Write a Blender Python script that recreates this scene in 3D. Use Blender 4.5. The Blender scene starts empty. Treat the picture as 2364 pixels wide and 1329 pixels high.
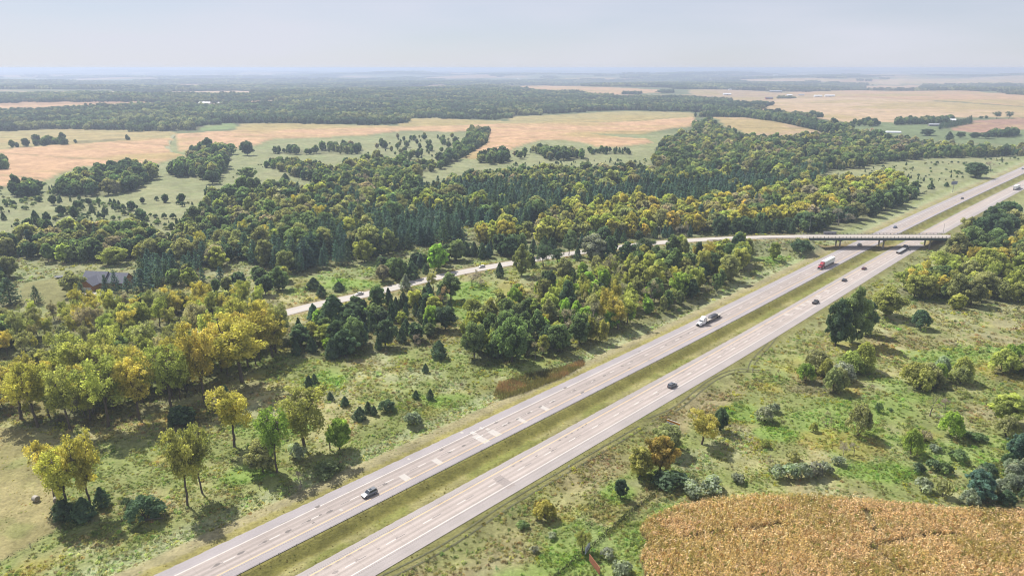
import bpy, bmesh, math, random
import numpy as np
from mathutils import Vector, Matrix

scene = bpy.context.scene
COL = scene.collection
RNG = np.random.default_rng(7)
random.seed(7)

# ------------------------------------------------------------------ camera
PW, PH = 2364.0, 1329.0            # frame of the photograph, used only to read off bearings
FPX = 1576.0                       # focal length in those pixels (24 mm equivalent)
PITCH = math.atan((PH / 2 - 157) / FPX)
CAMH = 118.0
cam_d = bpy.data.cameras.new('camera')
cam_d.sensor_width = 36.0
cam_d.lens = FPX / PW * 36.0
cam_d.clip_start = 1.0
cam_d.clip_end = 200000.0
cam = bpy.data.objects.new('camera', cam_d)
COL.objects.link(cam)
cam.location = (0, 0, CAMH)
cam.rotation_euler = (math.radians(90) - PITCH, 0, 0)
scene.camera = cam

# ------------------------------------------------------------------ sky, sun, exposure
SUN_AZ = math.radians(314.0)       # clockwise from +Y: the sun stands behind the scene to the left
SUN_EL = math.radians(51.0)
world = bpy.data.worlds.new('World')
scene.world = world
world.use_nodes = True
wn = world.node_tree.nodes
wl = world.node_tree.links
wn.clear()
w_out = wn.new('ShaderNodeOutputWorld')
w_bg = wn.new('ShaderNodeBackground')
w_sky = wn.new('ShaderNodeTexSky')
w_sky.sky_type = 'NISHITA'
w_sky.sun_disc = False
w_sky.sun_elevation = SUN_EL
w_sky.sun_rotation = SUN_AZ
w_sky.altitude = 0.0
w_sky.air_density = 0.8
w_sky.dust_density = 0.3
w_sky.ozone_density = 4.0
w_bg.inputs['Strength'].default_value = 0.073
# a thin even veil of high haze over the whole sky
w_mix = wn.new('ShaderNodeMix'); w_mix.data_type = 'RGBA'; w_mix.inputs[0].default_value = 0.80
w_mix.inputs[7].default_value = (5.8, 5.9, 6.7, 1)
# the veil is a little uneven, like real high haze
w_tc = wn.new('ShaderNodeTexCoord'); w_mp = wn.new('ShaderNodeMapping'); w_mp.inputs['Scale'].default_value = (1.6, 1.6, 9.0)
w_nz = wn.new('ShaderNodeTexNoise'); w_nz.inputs['Scale'].default_value = 1.7; w_nz.inputs['Detail'].default_value = 5
w_mr = wn.new('ShaderNodeMapRange'); w_mr.inputs[1].default_value = 0.3; w_mr.inputs[2].default_value = 0.7; w_mr.inputs[3].default_value = 0.66; w_mr.inputs[4].default_value = 0.92
wl.new(w_tc.outputs['Generated'], w_mp.inputs['Vector']); wl.new(w_mp.outputs[0], w_nz.inputs['Vector'])
wl.new(w_nz.outputs['Fac'], w_mr.inputs[0]); wl.new(w_mr.outputs[0], w_mix.inputs[0])
wl.new(w_sky.outputs[0], w_mix.inputs[6])
w_cl = wn.new('ShaderNodeMapRange'); w_cl.inputs[1].default_value = 0.3; w_cl.inputs[2].default_value = 0.7; w_cl.inputs[3].default_value = 0.955; w_cl.inputs[4].default_value = 1.05
wl.new(w_nz.outputs['Fac'], w_cl.inputs[0])
w_ml = wn.new('ShaderNodeMix'); w_ml.data_type = 'RGBA'; w_ml.blend_type = 'MULTIPLY'; w_ml.inputs[0].default_value = 1.0
wl.new(w_mix.outputs[2], w_ml.inputs[6]); wl.new(w_cl.outputs[0], w_ml.inputs[7])
wl.new(w_ml.outputs[2], w_bg.inputs['Color'])
wl.new(w_bg.outputs[0], w_out.inputs['Surface'])

sun_d = bpy.data.lights.new('sun', 'SUN')
sun_d.energy = 5.0
sun_d.angle = math.radians(0.55)
sun_d.color = (1.0, 0.95, 0.86)
sun = bpy.data.objects.new('sun', sun_d)
COL.objects.link(sun)
sdir = Vector((math.sin(SUN_AZ) * math.cos(SUN_EL), math.cos(SUN_AZ) * math.cos(SUN_EL), math.sin(SUN_EL)))
sun.rotation_euler = sdir.to_track_quat('Z', 'Y').to_euler()
sun.location = (-300, 300, 400)

vs = scene.view_settings
vs.view_transform = 'Standard'
vs.look = 'None'
vs.exposure = 0.7
vs.gamma = 1.0
vs.use_curve_mapping = False
scene.cycles.max_bounces = 6
scene.cycles.diffuse_bounces = 3
scene.cycles.transmission_bounces = 3
scene.cycles.transparent_max_bounces = 4
scene.cycles.volume_bounces = 1
scene.cycles.use_denoising = True
scene.cycles.filter_width = 1.1

# ------------------------------------------------------------------ noise and terrain
def _hash(ix, iy, seed):
    n = (ix.astype(np.int64) * 374761393 + iy.astype(np.int64) * 668265263 + seed * 1442695041) & 0x7fffffff
    n = ((n ^ (n >> 13)) * 1274126177) & 0x7fffffff
    return ((n ^ (n >> 16)) & 0xffff) / 65535.0

def vnoise(x, y, scale, seed=0):
    x = np.asarray(x, float) / scale; y = np.asarray(y, float) / scale
    ix = np.floor(x); iy = np.floor(y)
    fx = x - ix; fy = y - iy
    fx = fx * fx * (3 - 2 * fx); fy = fy * fy * (3 - 2 * fy)
    a = _hash(ix, iy, seed); b = _hash(ix + 1, iy, seed)
    c = _hash(ix, iy + 1, seed); d = _hash(ix + 1, iy + 1, seed)
    return (a * (1 - fx) + b * fx) * (1 - fy) + (c * (1 - fx) + d * fx) * fy

def fbm(x, y, scale, seed=0, octv=3):
    s = 0; amp = 1; tot = 0
    for k in range(octv):
        s = s + amp * vnoise(x, y, scale / 2 ** k, seed + 17 * k); tot += amp; amp *= 0.5
    return s / tot

def sstep(e0, e1, x):
    t = np.clip((np.asarray(x, float) - e0) / (e1 - e0), 0, 1)
    return t * t * (3 - 2 * t)

ROAD_A = math.radians(45.1)        # bearing of the highway
SA, CA = math.sin(ROAD_A), math.cos(ROAD_A)

def road_off(s):                   # the slight bend of the highway by the bridge
    s = np.asarray(s, float)
    return -4.0 * sstep(230, 560, s) * (1 - sstep(640, 1080, s))

def st_xy(s, t):
    s = np.asarray(s, float); t = np.asarray(t, float) + road_off(s)
    return s * SA + t * CA, s * CA - t * SA

def xy_st(x, y):
    s = np.asarray(x) * SA + np.asarray(y) * CA
    t = np.asarray(x) * CA - np.asarray(y) * SA
    return s, t - road_off(s)

def plane_px(u, v, z=0.0):
    x = (np.asarray(u, float) - PW / 2) / FPX; y = -(np.asarray(v, float) - PH / 2) / FPX
    dy = math.cos(PITCH) + y * math.sin(PITCH); dz = -math.sin(PITCH) + y * math.cos(PITCH)
    k = -(CAMH - z) / dz
    return x * k, dy * k

def catmull(pts, step):
    pts = np.array(pts, float)
    P = np.vstack([2 * pts[0] - pts[1], pts, 2 * pts[-1] - pts[-2]])
    out = []
    for i in range(1, len(P) - 2):
        p0, p1, p2, p3 = P[i - 1], P[i], P[i + 1], P[i + 2]
        n = max(2, int(np.linalg.norm(p2[:2] - p1[:2]) / step))
        for k in range(n):
            t = k / n
            out.append(0.5 * ((2 * p1) + (-p0 + p2) * t + (2 * p0 - 5 * p1 + 4 * p2 - p3) * t * t + (-p0 + 3 * p1 - 3 * p2 + p3) * t ** 3))
    out.append(pts[-1])
    return np.array(out)

def px3(u, v, z):
    x, y = plane_px(u, v, z); return (float(x), float(y), z)

SIDE = [(-420.0, 110.0, 0), (-300.0, 195.0, 0)] + [px3(u, v, z) for u, v, z in (
    (0, 858, 0), (370, 790, 0), (560, 748, 0), (720, 706, 0), (850, 678, 0), (1000, 642, 0), (1130, 616, 0),
    (1300, 588, 0.3), (1430, 570, 1.6), (1560, 557, 3.8), (1700, 549.5, 6.0))] + [(203.0, 460.0, 7.2), (252.0, 460.0, 7.3), (300.0, 460.0, 7.2), (360.0, 462.0, 4.8), (430.0, 470.0, 1.5), (520.0, 490.0, 0), (640.0, 520.0, 0)]
SIDE_C = catmull(SIDE, 4.0)
BR_X0, BR_X1, BR_Y, BR_Z = 203.0, 300.0, 460.0, 7.2

def side_dist(x, y):
    """distance to the side road's centre line and its height there"""
    x = np.asarray(x, float); y = np.asarray(y, float)
    sh = x.shape; x = x.ravel(); y = y.ravel()
    best = np.full(x.shape, 1e9); z = np.zeros(x.shape); sx = np.zeros(x.shape)
    near = (x > -460) & (x < 700) & (y > 60) & (y < 620)
    xi = x[near]; yi = y[near]
    b = np.full(xi.shape, 1e9); zz = np.zeros(xi.shape)
    for i in range(0, len(SIDE_C) - 1):
        p, q = SIDE_C[i], SIDE_C[i + 1]
        d = q - p; L2 = d[0] ** 2 + d[1] ** 2
        t = np.clip(((xi - p[0]) * d[0] + (yi - p[1]) * d[1]) / L2, 0, 1)
        dd = (xi - p[0] - t * d[0]) ** 2 + (yi - p[1] - t * d[1]) ** 2
        m = dd < b
        b[m] = dd[m]; zz[m] = p[2] + t[m] * d[2]
    best[near] = np.sqrt(b); z[near] = zz
    return best.reshape(sh), z.reshape(sh)

def hills(x, y):
    r = np.hypot(x, y)
    a = 16 * sstep(1300, 3600, r) + 26 * sstep(4500, 11000, r)
    w = (np.sin(x / 830 + 0.7) * np.sin(y / 690 + 1.1) + 0.6 * np.sin(x / 410 - y / 520 + 2.0)
         + 0.8 * np.sin(x / 2100 + y / 1500 + 0.4) + 0.5 * np.sin(y / 1150 - 0.6) + 0.35 * np.sin(x / 260 + 1.3) * np.sin(y / 330))
    g = 1.6 * sstep(450, 900, r) * np.sin(x / 170 + 0.5) * np.sin(y / 140 + 0.2)
    return a * w * 0.55 + g

def height(x, y, road_cut=True):
    x = np.asarray(x, float); y = np.asarray(y, float)
    h = hills(x, y)
    s, t = xy_st(x, y)
    corr = sstep(-205, -178, t) * (1 - sstep(-104, -84, t))
    h = h * (1 - corr)
    h = h - 0.85 * np.exp(-((t + 139.8) / 3.0) ** 2)
    h = h - 1.0 * np.exp(-((t + 169.5) / 4.0) ** 2) - 0.9 * np.exp(-((t + 112.0) / 4.0) ** 2)
    h = h + 0.25 * (vnoise(x, y, 14, 3) - 0.5) * (1 - sstep(500, 900, np.hypot(x, y))) * (1 - sstep(-172, -164, t) * (1 - sstep(-116, -108, t)))
    inpave = ((t > -160.2) & (t < -144.0)) | ((t > -135.4) & (t < -120.0))
    if road_cut:
        h = np.where(inpave, -0.12, h)
    d, z = side_dist(x, y)
    w = 7.4
    emb = z - np.maximum(0, d - w) / 2.2 - 0.10
    # the bank stops at the abutments
    gap = np.minimum(x - (BR_X0 - 1.0), (BR_X1 + 1.0) - x)
    emb = emb - np.maximum(0, gap) / 1.7
    h = np.where((d < 30) & (emb > h), emb, h)
    flat = (d < w) & (gap < 0)
    h = np.where(flat & (z < 0.6), z - 0.10, h)
    return h

def ground_z(x, y):
    return float(height(np.array([x]), np.array([y]))[0])

def P(u, v):
    """the point of the terrain seen at bearing (u, v); pure survey of where things stand"""
    u = np.atleast_1d(np.asarray(u, float)); v = np.atleast_1d(np.asarray(v, float))
    x0, y0 = plane_px(u, np.maximum(v, 157.9))
    r0 = np.hypot(x0, y0)
    X = x0.copy(); Y = y0.copy()
    far = r0 > 600
    if far.any():
        xf = (u[far] - PW / 2) / FPX; yf = -(v[far] - PH / 2) / FPX
        dy = math.cos(PITCH) + yf * math.sin(PITCH); dz = -math.sin(PITCH) + yf * math.cos(PITCH)
        ks = np.geomspace(500, 60000, 700)
        gx = xf[:, None] * ks; gy = dy[:, None] * ks; gz = CAMH + dz[:, None] * ks
        below = gz < hills(gx, gy)
        idx = np.argmax(below, axis=1)
        idx[~below.any(axis=1)] = len(ks) - 1
        X[far] = gx[np.arange(len(idx)), idx]; Y[far] = gy[np.arange(len(idx)), idx]
    return X, Y

def poly_px(pts):
    a = np.array(pts, float)
    X, Y = P(a[:, 0], a[:, 1])
    return np.stack([X, Y], 1)

def inside(poly, x, y):
    x = np.asarray(x, float); y = np.asarray(y, float)
    res = np.zeros(x.shape, bool)
    bb = (x >= poly[:, 0].min()) & (x <= poly[:, 0].max()) & (y >= poly[:, 1].min()) & (y <= poly[:, 1].max())
    if not bb.any():
        return res
    xs = x[bb]; ys = y[bb]; r = np.zeros(xs.shape, bool)
    n = len(poly); j = n - 1
    for i in range(n):
        xi, yi = poly[i]; xj, yj = poly[j]
        if yi != yj:
            c = ((yi > ys) != (yj > ys)) & (xs < (xj - xi) * (ys - yi) / (yj - yi) + xi)
            r ^= c
        j = i
    res[bb] = r
    return res

def project(x, y, z):
    dx, dy, dz = x, y, z - CAMH
    zc = dy * math.cos(PITCH) - dz * math.sin(PITCH)
    yc = dy * math.sin(PITCH) + dz * math.cos(PITCH)
    return PW / 2 + FPX * dx / zc, PH / 2 - FPX * yc / zc, zc

# ------------------------------------------------------------------ mesh helpers
def mesh_np(name, V, F, mats=(), attrs=None, smooth=False, midx=None):
    V = np.asarray(V, np.float32); F = np.asarray(F, np.int32); k = F.shape[1]
    me = bpy.data.meshes.new(name)
    me.vertices.add(len(V)); me.vertices.foreach_set('co', V.ravel())
    me.loops.add(F.size); me.loops.foreach_set('vertex_index', F.ravel())
    me.polygons.add(len(F)); me.polygons.foreach_set('loop_start', np.arange(0, F.size, k, dtype=np.int32))
    if smooth:
        me.polygons.foreach_set('use_smooth', np.ones(len(F), bool))
    if midx is not None:
        me.polygons.foreach_set('material_index', np.asarray(midx, np.int32))
    for m in mats:
        me.materials.append(m)
    if attrs:
        for an, arr in attrs.items():
            arr = np.asarray(arr, np.float32)
            if arr.ndim == 1:
                a = me.attributes.new(an, 'FLOAT', 'POINT'); a.data.foreach_set('value', arr)
            else:
                a = me.attributes.new(an, 'FLOAT_COLOR', 'POINT')
                if arr.shape[1] == 3:
                    arr = np.concatenate([arr, np.ones((len(arr), 1), np.float32)], 1)
                a.data.foreach_set('color', arr.ravel())
    me.update(calc_edges=True)
    return me

class MB:
    """collects simple solids into one mesh"""
    def __init__(self):
        self.v = []; self.f = []
    def add(self, vs_, fs_):
        o = len(self.v); self.v += [tuple(map(float, q)) for q in vs_]; self.f += [tuple(i + o for i in q) for q in fs_]
        return self
    def hexa(self, b, t):
        """b, t: four corners each, counter-clockwise seen from above"""
        return self.add(list(b) + list(t), [(3, 2, 1, 0), (4, 5, 6, 7), (0, 1, 5, 4), (1, 2, 6, 5), (2, 3, 7, 6), (3, 0, 4, 7)])
    def box(self, x0, x1, y0, y1, z0, z1):
        return self.hexa([(x0, y0, z0), (x1, y0, z0), (x1, y1, z0), (x0, y1, z0)], [(x0, y0, z1), (x1, y0, z1), (x1, y1, z1), (x0, y1, z1)])
    def taper(self, r0, r1, z0, z1):
        (a, b, c, d), (e, f, g, h) = r0, r1
        return self.hexa([(a, c, z0), (b, c, z0), (b, d, z0), (a, d, z0)], [(e, g, z1), (f, g, z1), (f, h, z1), (e, h, z1)])
    def tube(self, pts, rads, n=8, cap=True):
        pts = [Vector(q) for q in pts]
        base = len(self.v)
        for i, q in enumerate(pts):
            d = (pts[min(i + 1, len(pts) - 1)] - pts[max(i - 1, 0)])
            d = d.normalized() if d.length > 1e-9 else Vector((0, 0, 1))
            a = d.cross(Vector((0, 0, 1)) if abs(d.z) < 0.95 else Vector((1, 0, 0))).normalized()
            b = d.cross(a)
            r = rads[i] if hasattr(rads, '__len__') else rads
            for k in range(n):
                t = 2 * math.pi * k / n
                self.v.append(tuple(q + a * (math.cos(t) * r) + b * (math.sin(t) * r)))
        for i in range(len(pts) - 1):
            for k in range(n):
                k2 = (k + 1) % n
                self.f.append((base + i * n + k, base + (i + 1) * n + k, base + (i + 1) * n + k2, base + i * n + k2))
        if cap:
            self.f.append(tuple(base + k for k in range(n)))
            self.f.append(tuple(base + (len(pts) - 1) * n + k for k in reversed(range(n))))
        return self
    def loft(self, rings, cap=True):
        n = len(rings[0]); base = len(self.v)
        for r in rings:
            self.v += [tuple(map(float, q)) for q in r]
        for i in range(len(rings) - 1):
            for k in range(n):
                k2 = (k + 1) % n
                self.f.append((base + i * n + k, base + i * n + k2, base + (i + 1) * n + k2, base + (i + 1) * n + k))
        if cap:
            self.f.append(tuple(base + k for k in reversed(range(n))))
            self.f.append(tuple(base + (len(rings) - 1) * n + k for k in range(n)))
        return self
    def mesh(self, name, m, smooth=False, bevel=0.0, segs=2):
        me = bpy.data.meshes.new(name)
        me.from_pydata(self.v, [], self.f)
        bm = bmesh.new(); bm.from_mesh(me)
        bmesh.ops.recalc_face_normals(bm, faces=bm.faces)
        if bevel > 0:
            bmesh.ops.bevel(bm, geom=list(bm.edges), offset=bevel, segments=segs, affect='EDGES', profile=0.5, clamp_overlap=True)
        bm.to_mesh(me); bm.free()
        if smooth:
            for q in me.polygons: q.use_smooth = True
        if m is not None:
            me.materials.append(m)
        return me
    def obj(self, name, m, parent=None, smooth=False, bevel=0.0, segs=2):
        return link(name, self.mesh(name, m, smooth, bevel, segs), parent)

def link(name, data, parent=None, loc=None, rz=0.0):
    o = bpy.data.objects.new(name, data)
    COL.objects.link(o)
    if parent is not None:
        o.parent = parent
    if loc is not None:
        o.location = loc
    if rz:
        o.rotation_euler = (0, 0, rz)
    return o

def tag(o, label, cat, group=None):
    o['label'] = label; o['category'] = cat
    if group:
        o['group'] = group
    return o

def thing(name, label, cat, loc=(0, 0, 0), rz=0.0, group=None):
    o = link(name, None, None, loc, rz)
    o.empty_display_size = 0.5
    return tag(o, label, cat, group)

def struct(o, kind='structure'):
    o['kind'] = kind
    return o

# ------------------------------------------------------------------ materials
MATS = {}
def _principled(m):
    return next(n for n in m.node_tree.nodes if n.type == 'BSDF_PRINCIPLED')

def mat(name, col, rough=0.6, metal=0.0, spec=0.5, var=0.0, scale=1.0, bump=0.0, coat=0.0, emit=None):
    if name in MATS:
        return MATS[name]
    m = bpy.data.materials.new(name); m.use_nodes = True
    nt = m.node_tree; b = _principled(m)
    b.inputs['Base Color'].default_value = (*col, 1)
    b.inputs['Roughness'].default_value = rough
    b.inputs['Metallic'].default_value = metal
    b.inputs['Specular IOR Level'].default_value = spec
    if coat:
        b.inputs['Coat Weight'].default_value = coat
    if var > 0 or bump > 0:
        tc = nt.nodes.new('ShaderNodeNewGeometry')
        nz = nt.nodes.new('ShaderNodeTexNoise'); nz.inputs['Scale'].default_value = scale; nz.inputs['Detail'].default_value = 5
        nt.links.new(tc.outputs['Position'], nz.inputs['Vector'])
        if var > 0:
            rp = nt.nodes.new('ShaderNodeMapRange')
            rp.inputs[1].default_value = 0.3; rp.inputs[2].default_value = 0.7
            rp.inputs[3].default_value = 1 - var; rp.inputs[4].default_value = 1 + var
            nt.links.new(nz.outputs['Fac'], rp.inputs[0])
            mx = nt.nodes.new('ShaderNodeMix'); mx.data_type = 'RGBA'; mx.blend_type = 'MULTIPLY'; mx.inputs[0].default_value = 1
            mx.inputs[6].default_value = (*col, 1)
            nt.links.new(rp.outputs[0], mx.inputs[7])
            nt.links.new(mx.outputs[2], b.inputs['Base Color'])
        if bump > 0:
            bp = nt.nodes.new('ShaderNodeBump'); bp.inputs['Strength'].default_value = 0.6; bp.inputs['Distance'].default_value = bump
            nt.links.new(nz.outputs['Fac'], bp.inputs['Height'])
            nt.links.new(bp.outputs[0], b.inputs['Normal'])
    MATS[name] = m
    return m

def leaf_mat(name, src, trans=0.35, fixed=None):
    """foliage: colour from the object (or its instance), each clump a little different"""
    m = bpy.data.materials.new(name); m.use_nodes = True
    nt = m.node_tree; nt.nodes.clear()
    out = nt.nodes.new('ShaderNodeOutputMaterial')
    if src == 'object':
        c = nt.nodes.new('ShaderNodeObjectInfo').outputs['Color']
    elif src == 'instance':
        a = nt.nodes.new('ShaderNodeAttribute'); a.attribute_type = 'INSTANCER'; a.attribute_name = 'tint'
        c = a.outputs['Color']
    else:
        r = nt.nodes.new('ShaderNodeRGB'); r.outputs[0].default_value = (*fixed, 1); c = r.outputs[0]
    va = nt.nodes.new('ShaderNodeAttribute'); va.attribute_name = 'var'
    mr = nt.nodes.new('ShaderNodeMapRange'); mr.inputs[3].default_value = 0.55; mr.inputs[4].default_value = 1.5
    nt.links.new(va.outputs['Fac'], mr.inputs[0])
    mx = nt.nodes.new('ShaderNodeMix'); mx.data_type = 'RGBA'; mx.blend_type = 'MULTIPLY'; mx.inputs[0].default_value = 1
    nt.links.new(c, mx.inputs[6]); nt.links.new(mr.outputs[0], mx.inputs[7])
    hs = nt.nodes.new('ShaderNodeHueSaturation')
    mh = nt.nodes.new('ShaderNodeMapRange'); mh.inputs[3].default_value = 0.512; mh.inputs[4].default_value = 0.494
    nt.links.new(va.outputs['Fac'], mh.inputs[0]); nt.links.new(mh.outputs[0], hs.inputs['Hue'])
    nt.links.new(mx.outputs[2], hs.inputs['Color'])
    df = nt.nodes.new('ShaderNodeBsdfDiffuse'); tr = nt.nodes.new('ShaderNodeBsdfTranslucent')
    nt.links.new(hs.outputs[0], df.inputs['Color'])
    tm = nt.nodes.new('ShaderNodeMix'); tm.data_type = 'RGBA'; tm.blend_type = 'MULTIPLY'; tm.inputs[0].default_value = 1
    tm.inputs[7].default_value = (1.35, 1.40, 0.75, 1)
    nt.links.new(hs.outputs[0], tm.inputs[6]); nt.links.new(tm.outputs[2], tr.inputs['Color'])
    ms = nt.nodes.new('ShaderNodeMixShader'); ms.inputs[0].default_value = trans
    nt.links.new(df.outputs[0], ms.inputs[1]); nt.links.new(tr.outputs[0], ms.inputs[2])
    nt.links.new(ms.outputs[0], out.inputs['Surface'])
    MATS[name] = m
    return m
# ------------------------------------------------------------------ land use: what grows where
C = lambda *c: np.array(c, float)
PASTURE = C(0.205, 0.220, 0.120); DRY = C(0.330, 0.300, 0.150); WEED = C(0.185, 0.215, 0.072)
LUSH = C(0.165, 0.242, 0.058); SAGE = C(0.265, 0.290, 0.160); BROWN = C(0.240, 0.190, 0.110)
GOLD = C(0.280, 0.240, 0.060); MOWN = C(0.215, 0.200, 0.085); HAY = C(0.290, 0.255, 0.125)
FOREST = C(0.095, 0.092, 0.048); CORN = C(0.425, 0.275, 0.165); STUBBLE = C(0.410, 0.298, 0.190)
BEAN = C(0.290, 0.250, 0.120); SOIL = C(0.290, 0.180, 0.130); GREENF = C(0.155, 0.210, 0.085)

FIELDS = [  # (outline, colour, crop height)
    ([(0, 347), (152, 336), (305, 325), (399, 320), (386, 340), (389, 352), (410, 356), (437, 365), (400, 370), (365, 380), (305, 382), (190, 387), (135, 404), (100, 421), (34, 431), (-60, 438), (-200, 440), (-200, 350)], CORN, 2.0),
    ([(-200, 308), (0, 304), (142, 297.6), (291, 300), (410, 305), (406, 313), (393, 320), (301, 325), (203, 333), (0, 345), (-200, 348)], BEAN, 0.4),
    ([(408, 311), (541, 303), (800, 296), (935, 294), (1037, 292.5), (1140, 288), (1308, 284), (1392, 284), (1477, 280.6), (1600, 270.5), (1612, 285), (1590, 294), (1538, 299), (1477, 312), (1355, 309.5), (1426, 318), (1497, 323), (1507, 331), (1477, 335), (1426, 341.6), (1375, 340), (1342, 330), (1308, 325), (1247, 325), (1206, 336.5), (1172, 350), (1105, 372), (1067, 367), (1122, 333), (1132, 304), (1090, 303), (1037, 306), (935, 303), (834, 315), (800, 316), (630, 323), (580, 340), (525, 347), (440, 347), (408, 352)], CORN, 2.0),
    ([(457, 304), (474, 286), (494, 281), (548, 286), (548, 296), (525, 299)], GREENF, 0.3),
    ([(548, 296), (556, 287), (609, 285), (800, 289), (915, 291), (935, 294), (800, 296), (541, 303)], BEAN, 0.5),
    ([(915, 292), (935, 275.5), (1003, 272), (1071, 277), (1172, 281), (1176, 270.5), (1308, 265), (1443, 257), (1600, 260), (1600, 270), (1477, 280), (1308, 284), (1140, 288), (1037, 292)], BEAN, 0.5),
    ([(1621, 264), (1699, 269), (1801, 284), (1897, 306), (1896, 314.5), (1835, 316), (1784, 323), (1733, 321), (1710, 303), (1679, 299), (1662, 279)], STUBBLE * 0.85, 1.6),
    ([(1725, 258.6), (1800, 229), (1936, 225.5), (1980, 225), (2364, 248.5), (2700, 262), (2700, 275), (2364, 272), (2194, 272), (2062, 286), (2018, 284), (1970, 286), (1869, 272), (1801, 262)], STUBBLE, 1.2),
    ([(1801, 213), (2004, 209.5), (2227, 210), (2364, 221), (2700, 240), (2700, 260), (2364, 247), (1980, 224), (1930, 224.5)], CORN * 0.9, 1.6),
    ([(2244, 279), (2364, 272), (2600, 274), (2600, 300), (2364, 299), (2288, 308), (2190, 302.6)], SOIL, 0.2),
    ([(1149, 196), (1274, 199), (1521, 208), (1521, 215), (1409, 219), (1223, 211), (1149, 201)], CORN * 0.95, 1.8),
    ([(-150, 246), (0, 245), (152, 243), (250, 242), (332, 240), (332, 245), (169, 253), (0, 262), (-150, 266)], CORN, 1.8),
    ([(474, 243), (508, 241), (596, 234), (630, 237), (508, 245)], CORN, 1.8),
    ([(834, 234), (1010, 235), (1010, 239), (834, 237.6)], CORN, 1.8),
    ([(1588, 208), (1690, 207), (1800, 214), (1930, 224), (1800, 229), (1740, 238), (1590, 216)], STUBBLE * 0.8, 0.5),
    ([(2060, 182), (2364, 174), (2700, 172), (2700, 190), (2364, 192), (2139, 194), (2000, 196)], STUBBLE * 0.95, 0.8),
    ([(1985, 199), (2140, 197.5), (2130, 208), (1985, 208.5)], CORN * 0.9, 1.5),
    ([(40, 213), (150, 211), (270, 212), (270, 215), (150, 216), (40, 217)], STUBBLE, 0.8),
    ([(390, 212), (520, 210), (650, 211), (650, 214.5), (520, 215), (390, 215)], STUBBLE, 0.8),
    ([(690, 212), (800, 210), (860, 212), (800, 214)], STUBBLE * 0.8, 0.8),
    ([(300, 171), (560, 169), (720, 170), (560, 173)], STUBBLE * 0.9, 0.8),
    ([(1250, 183), (1420, 181), (1560, 184), (1400, 187)], STUBBLE * 0.9, 0.8),
    ([(1590, 186), (1990, 184), (1990, 189), (1600, 191)], STUBBLE * 0.9, 0.8),
]
FIELDS = [(poly_px(p), c, hh) for p, c, hh in FIELDS]
GREENPAST = poly_px([(1970, 286), (2018, 284), (2160, 285), (2190, 303), (2288, 308), (2364, 300), (2600, 300), (2600, 340), (2364, 335), (2200, 330), (2100, 318), (1960, 300)])
HAYF = poly_px([(-250, 1000), (0, 985), (60, 990), (110, 1060), (132, 1160), (138, 1215), (60, 1262), (0, 1296), (-300, 1420)])
LAWN = poly_px([(40, 700), (50, 655), (150, 636), (195, 640), (200, 690), (140, 705)])
CLEAR = [poly_px(q) for q in (
    [(400, 425), (470, 415), (540, 385), (640, 372), (720, 400), (760, 425), (740, 440), (600, 440)],
    [(1040, 660), (1100, 640), (1150, 640), (1150, 700), (1090, 740), (1040, 740)],
    [(690, 700), (800, 660), (900, 650), (840, 625), (720, 660)])]
CORNF = np.stack(plane_px(*np.array([(1478, 1215), (1502, 1187), (1560, 1162), (1640, 1147), (1750, 1137), (1900, 1140), (2050, 1152), (2180, 1167), (2364, 1174), (2620, 1195), (2620, 1520), (1530, 1440), (1492, 1329), (1476, 1275), (1496, 1242)], float).T, 1.5), 1)
LUSHES = [(560, 1095, 55, 26), (1050, 925, 80, 22), (1075, 690, 60, 45), (1690, 955, 70, 26), (2030, 1085, 130, 26), (1975, 838, 45, 18),
          (690, 985, 45, 16), (800, 655, 90, 14), (1230, 890, 60, 10), (330, 1290, 80, 20), (1330, 1290, 60, 22), (1560, 1180, 70, 16),
          (1800, 600, 60, 8), (1420, 1130, 50, 30), (1650, 820, 30, 10), (2150, 690, 60, 10), (1780, 1000, 60, 18), (760, 880, 60, 30)]
LUSHW = []
for u, v, a, b in LUSHES:
    x0, y0 = plane_px(u, v); x1, y1 = plane_px(u + a, v); x2, y2 = plane_px(u, v - b)
    LUSHW.append((float(x0), float(y0), float(abs(x1 - x0)), float(abs(y2 - y0))))

def mixc(c, col, w):
    w = np.asarray(w)[..., None]
    return c * (1 - w) + col * w

def wood_far(x, y):
    """share of woodland beyond the surveyed belts"""
    return fbm(x * 0.55, y, 900, 41, 3)

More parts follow.
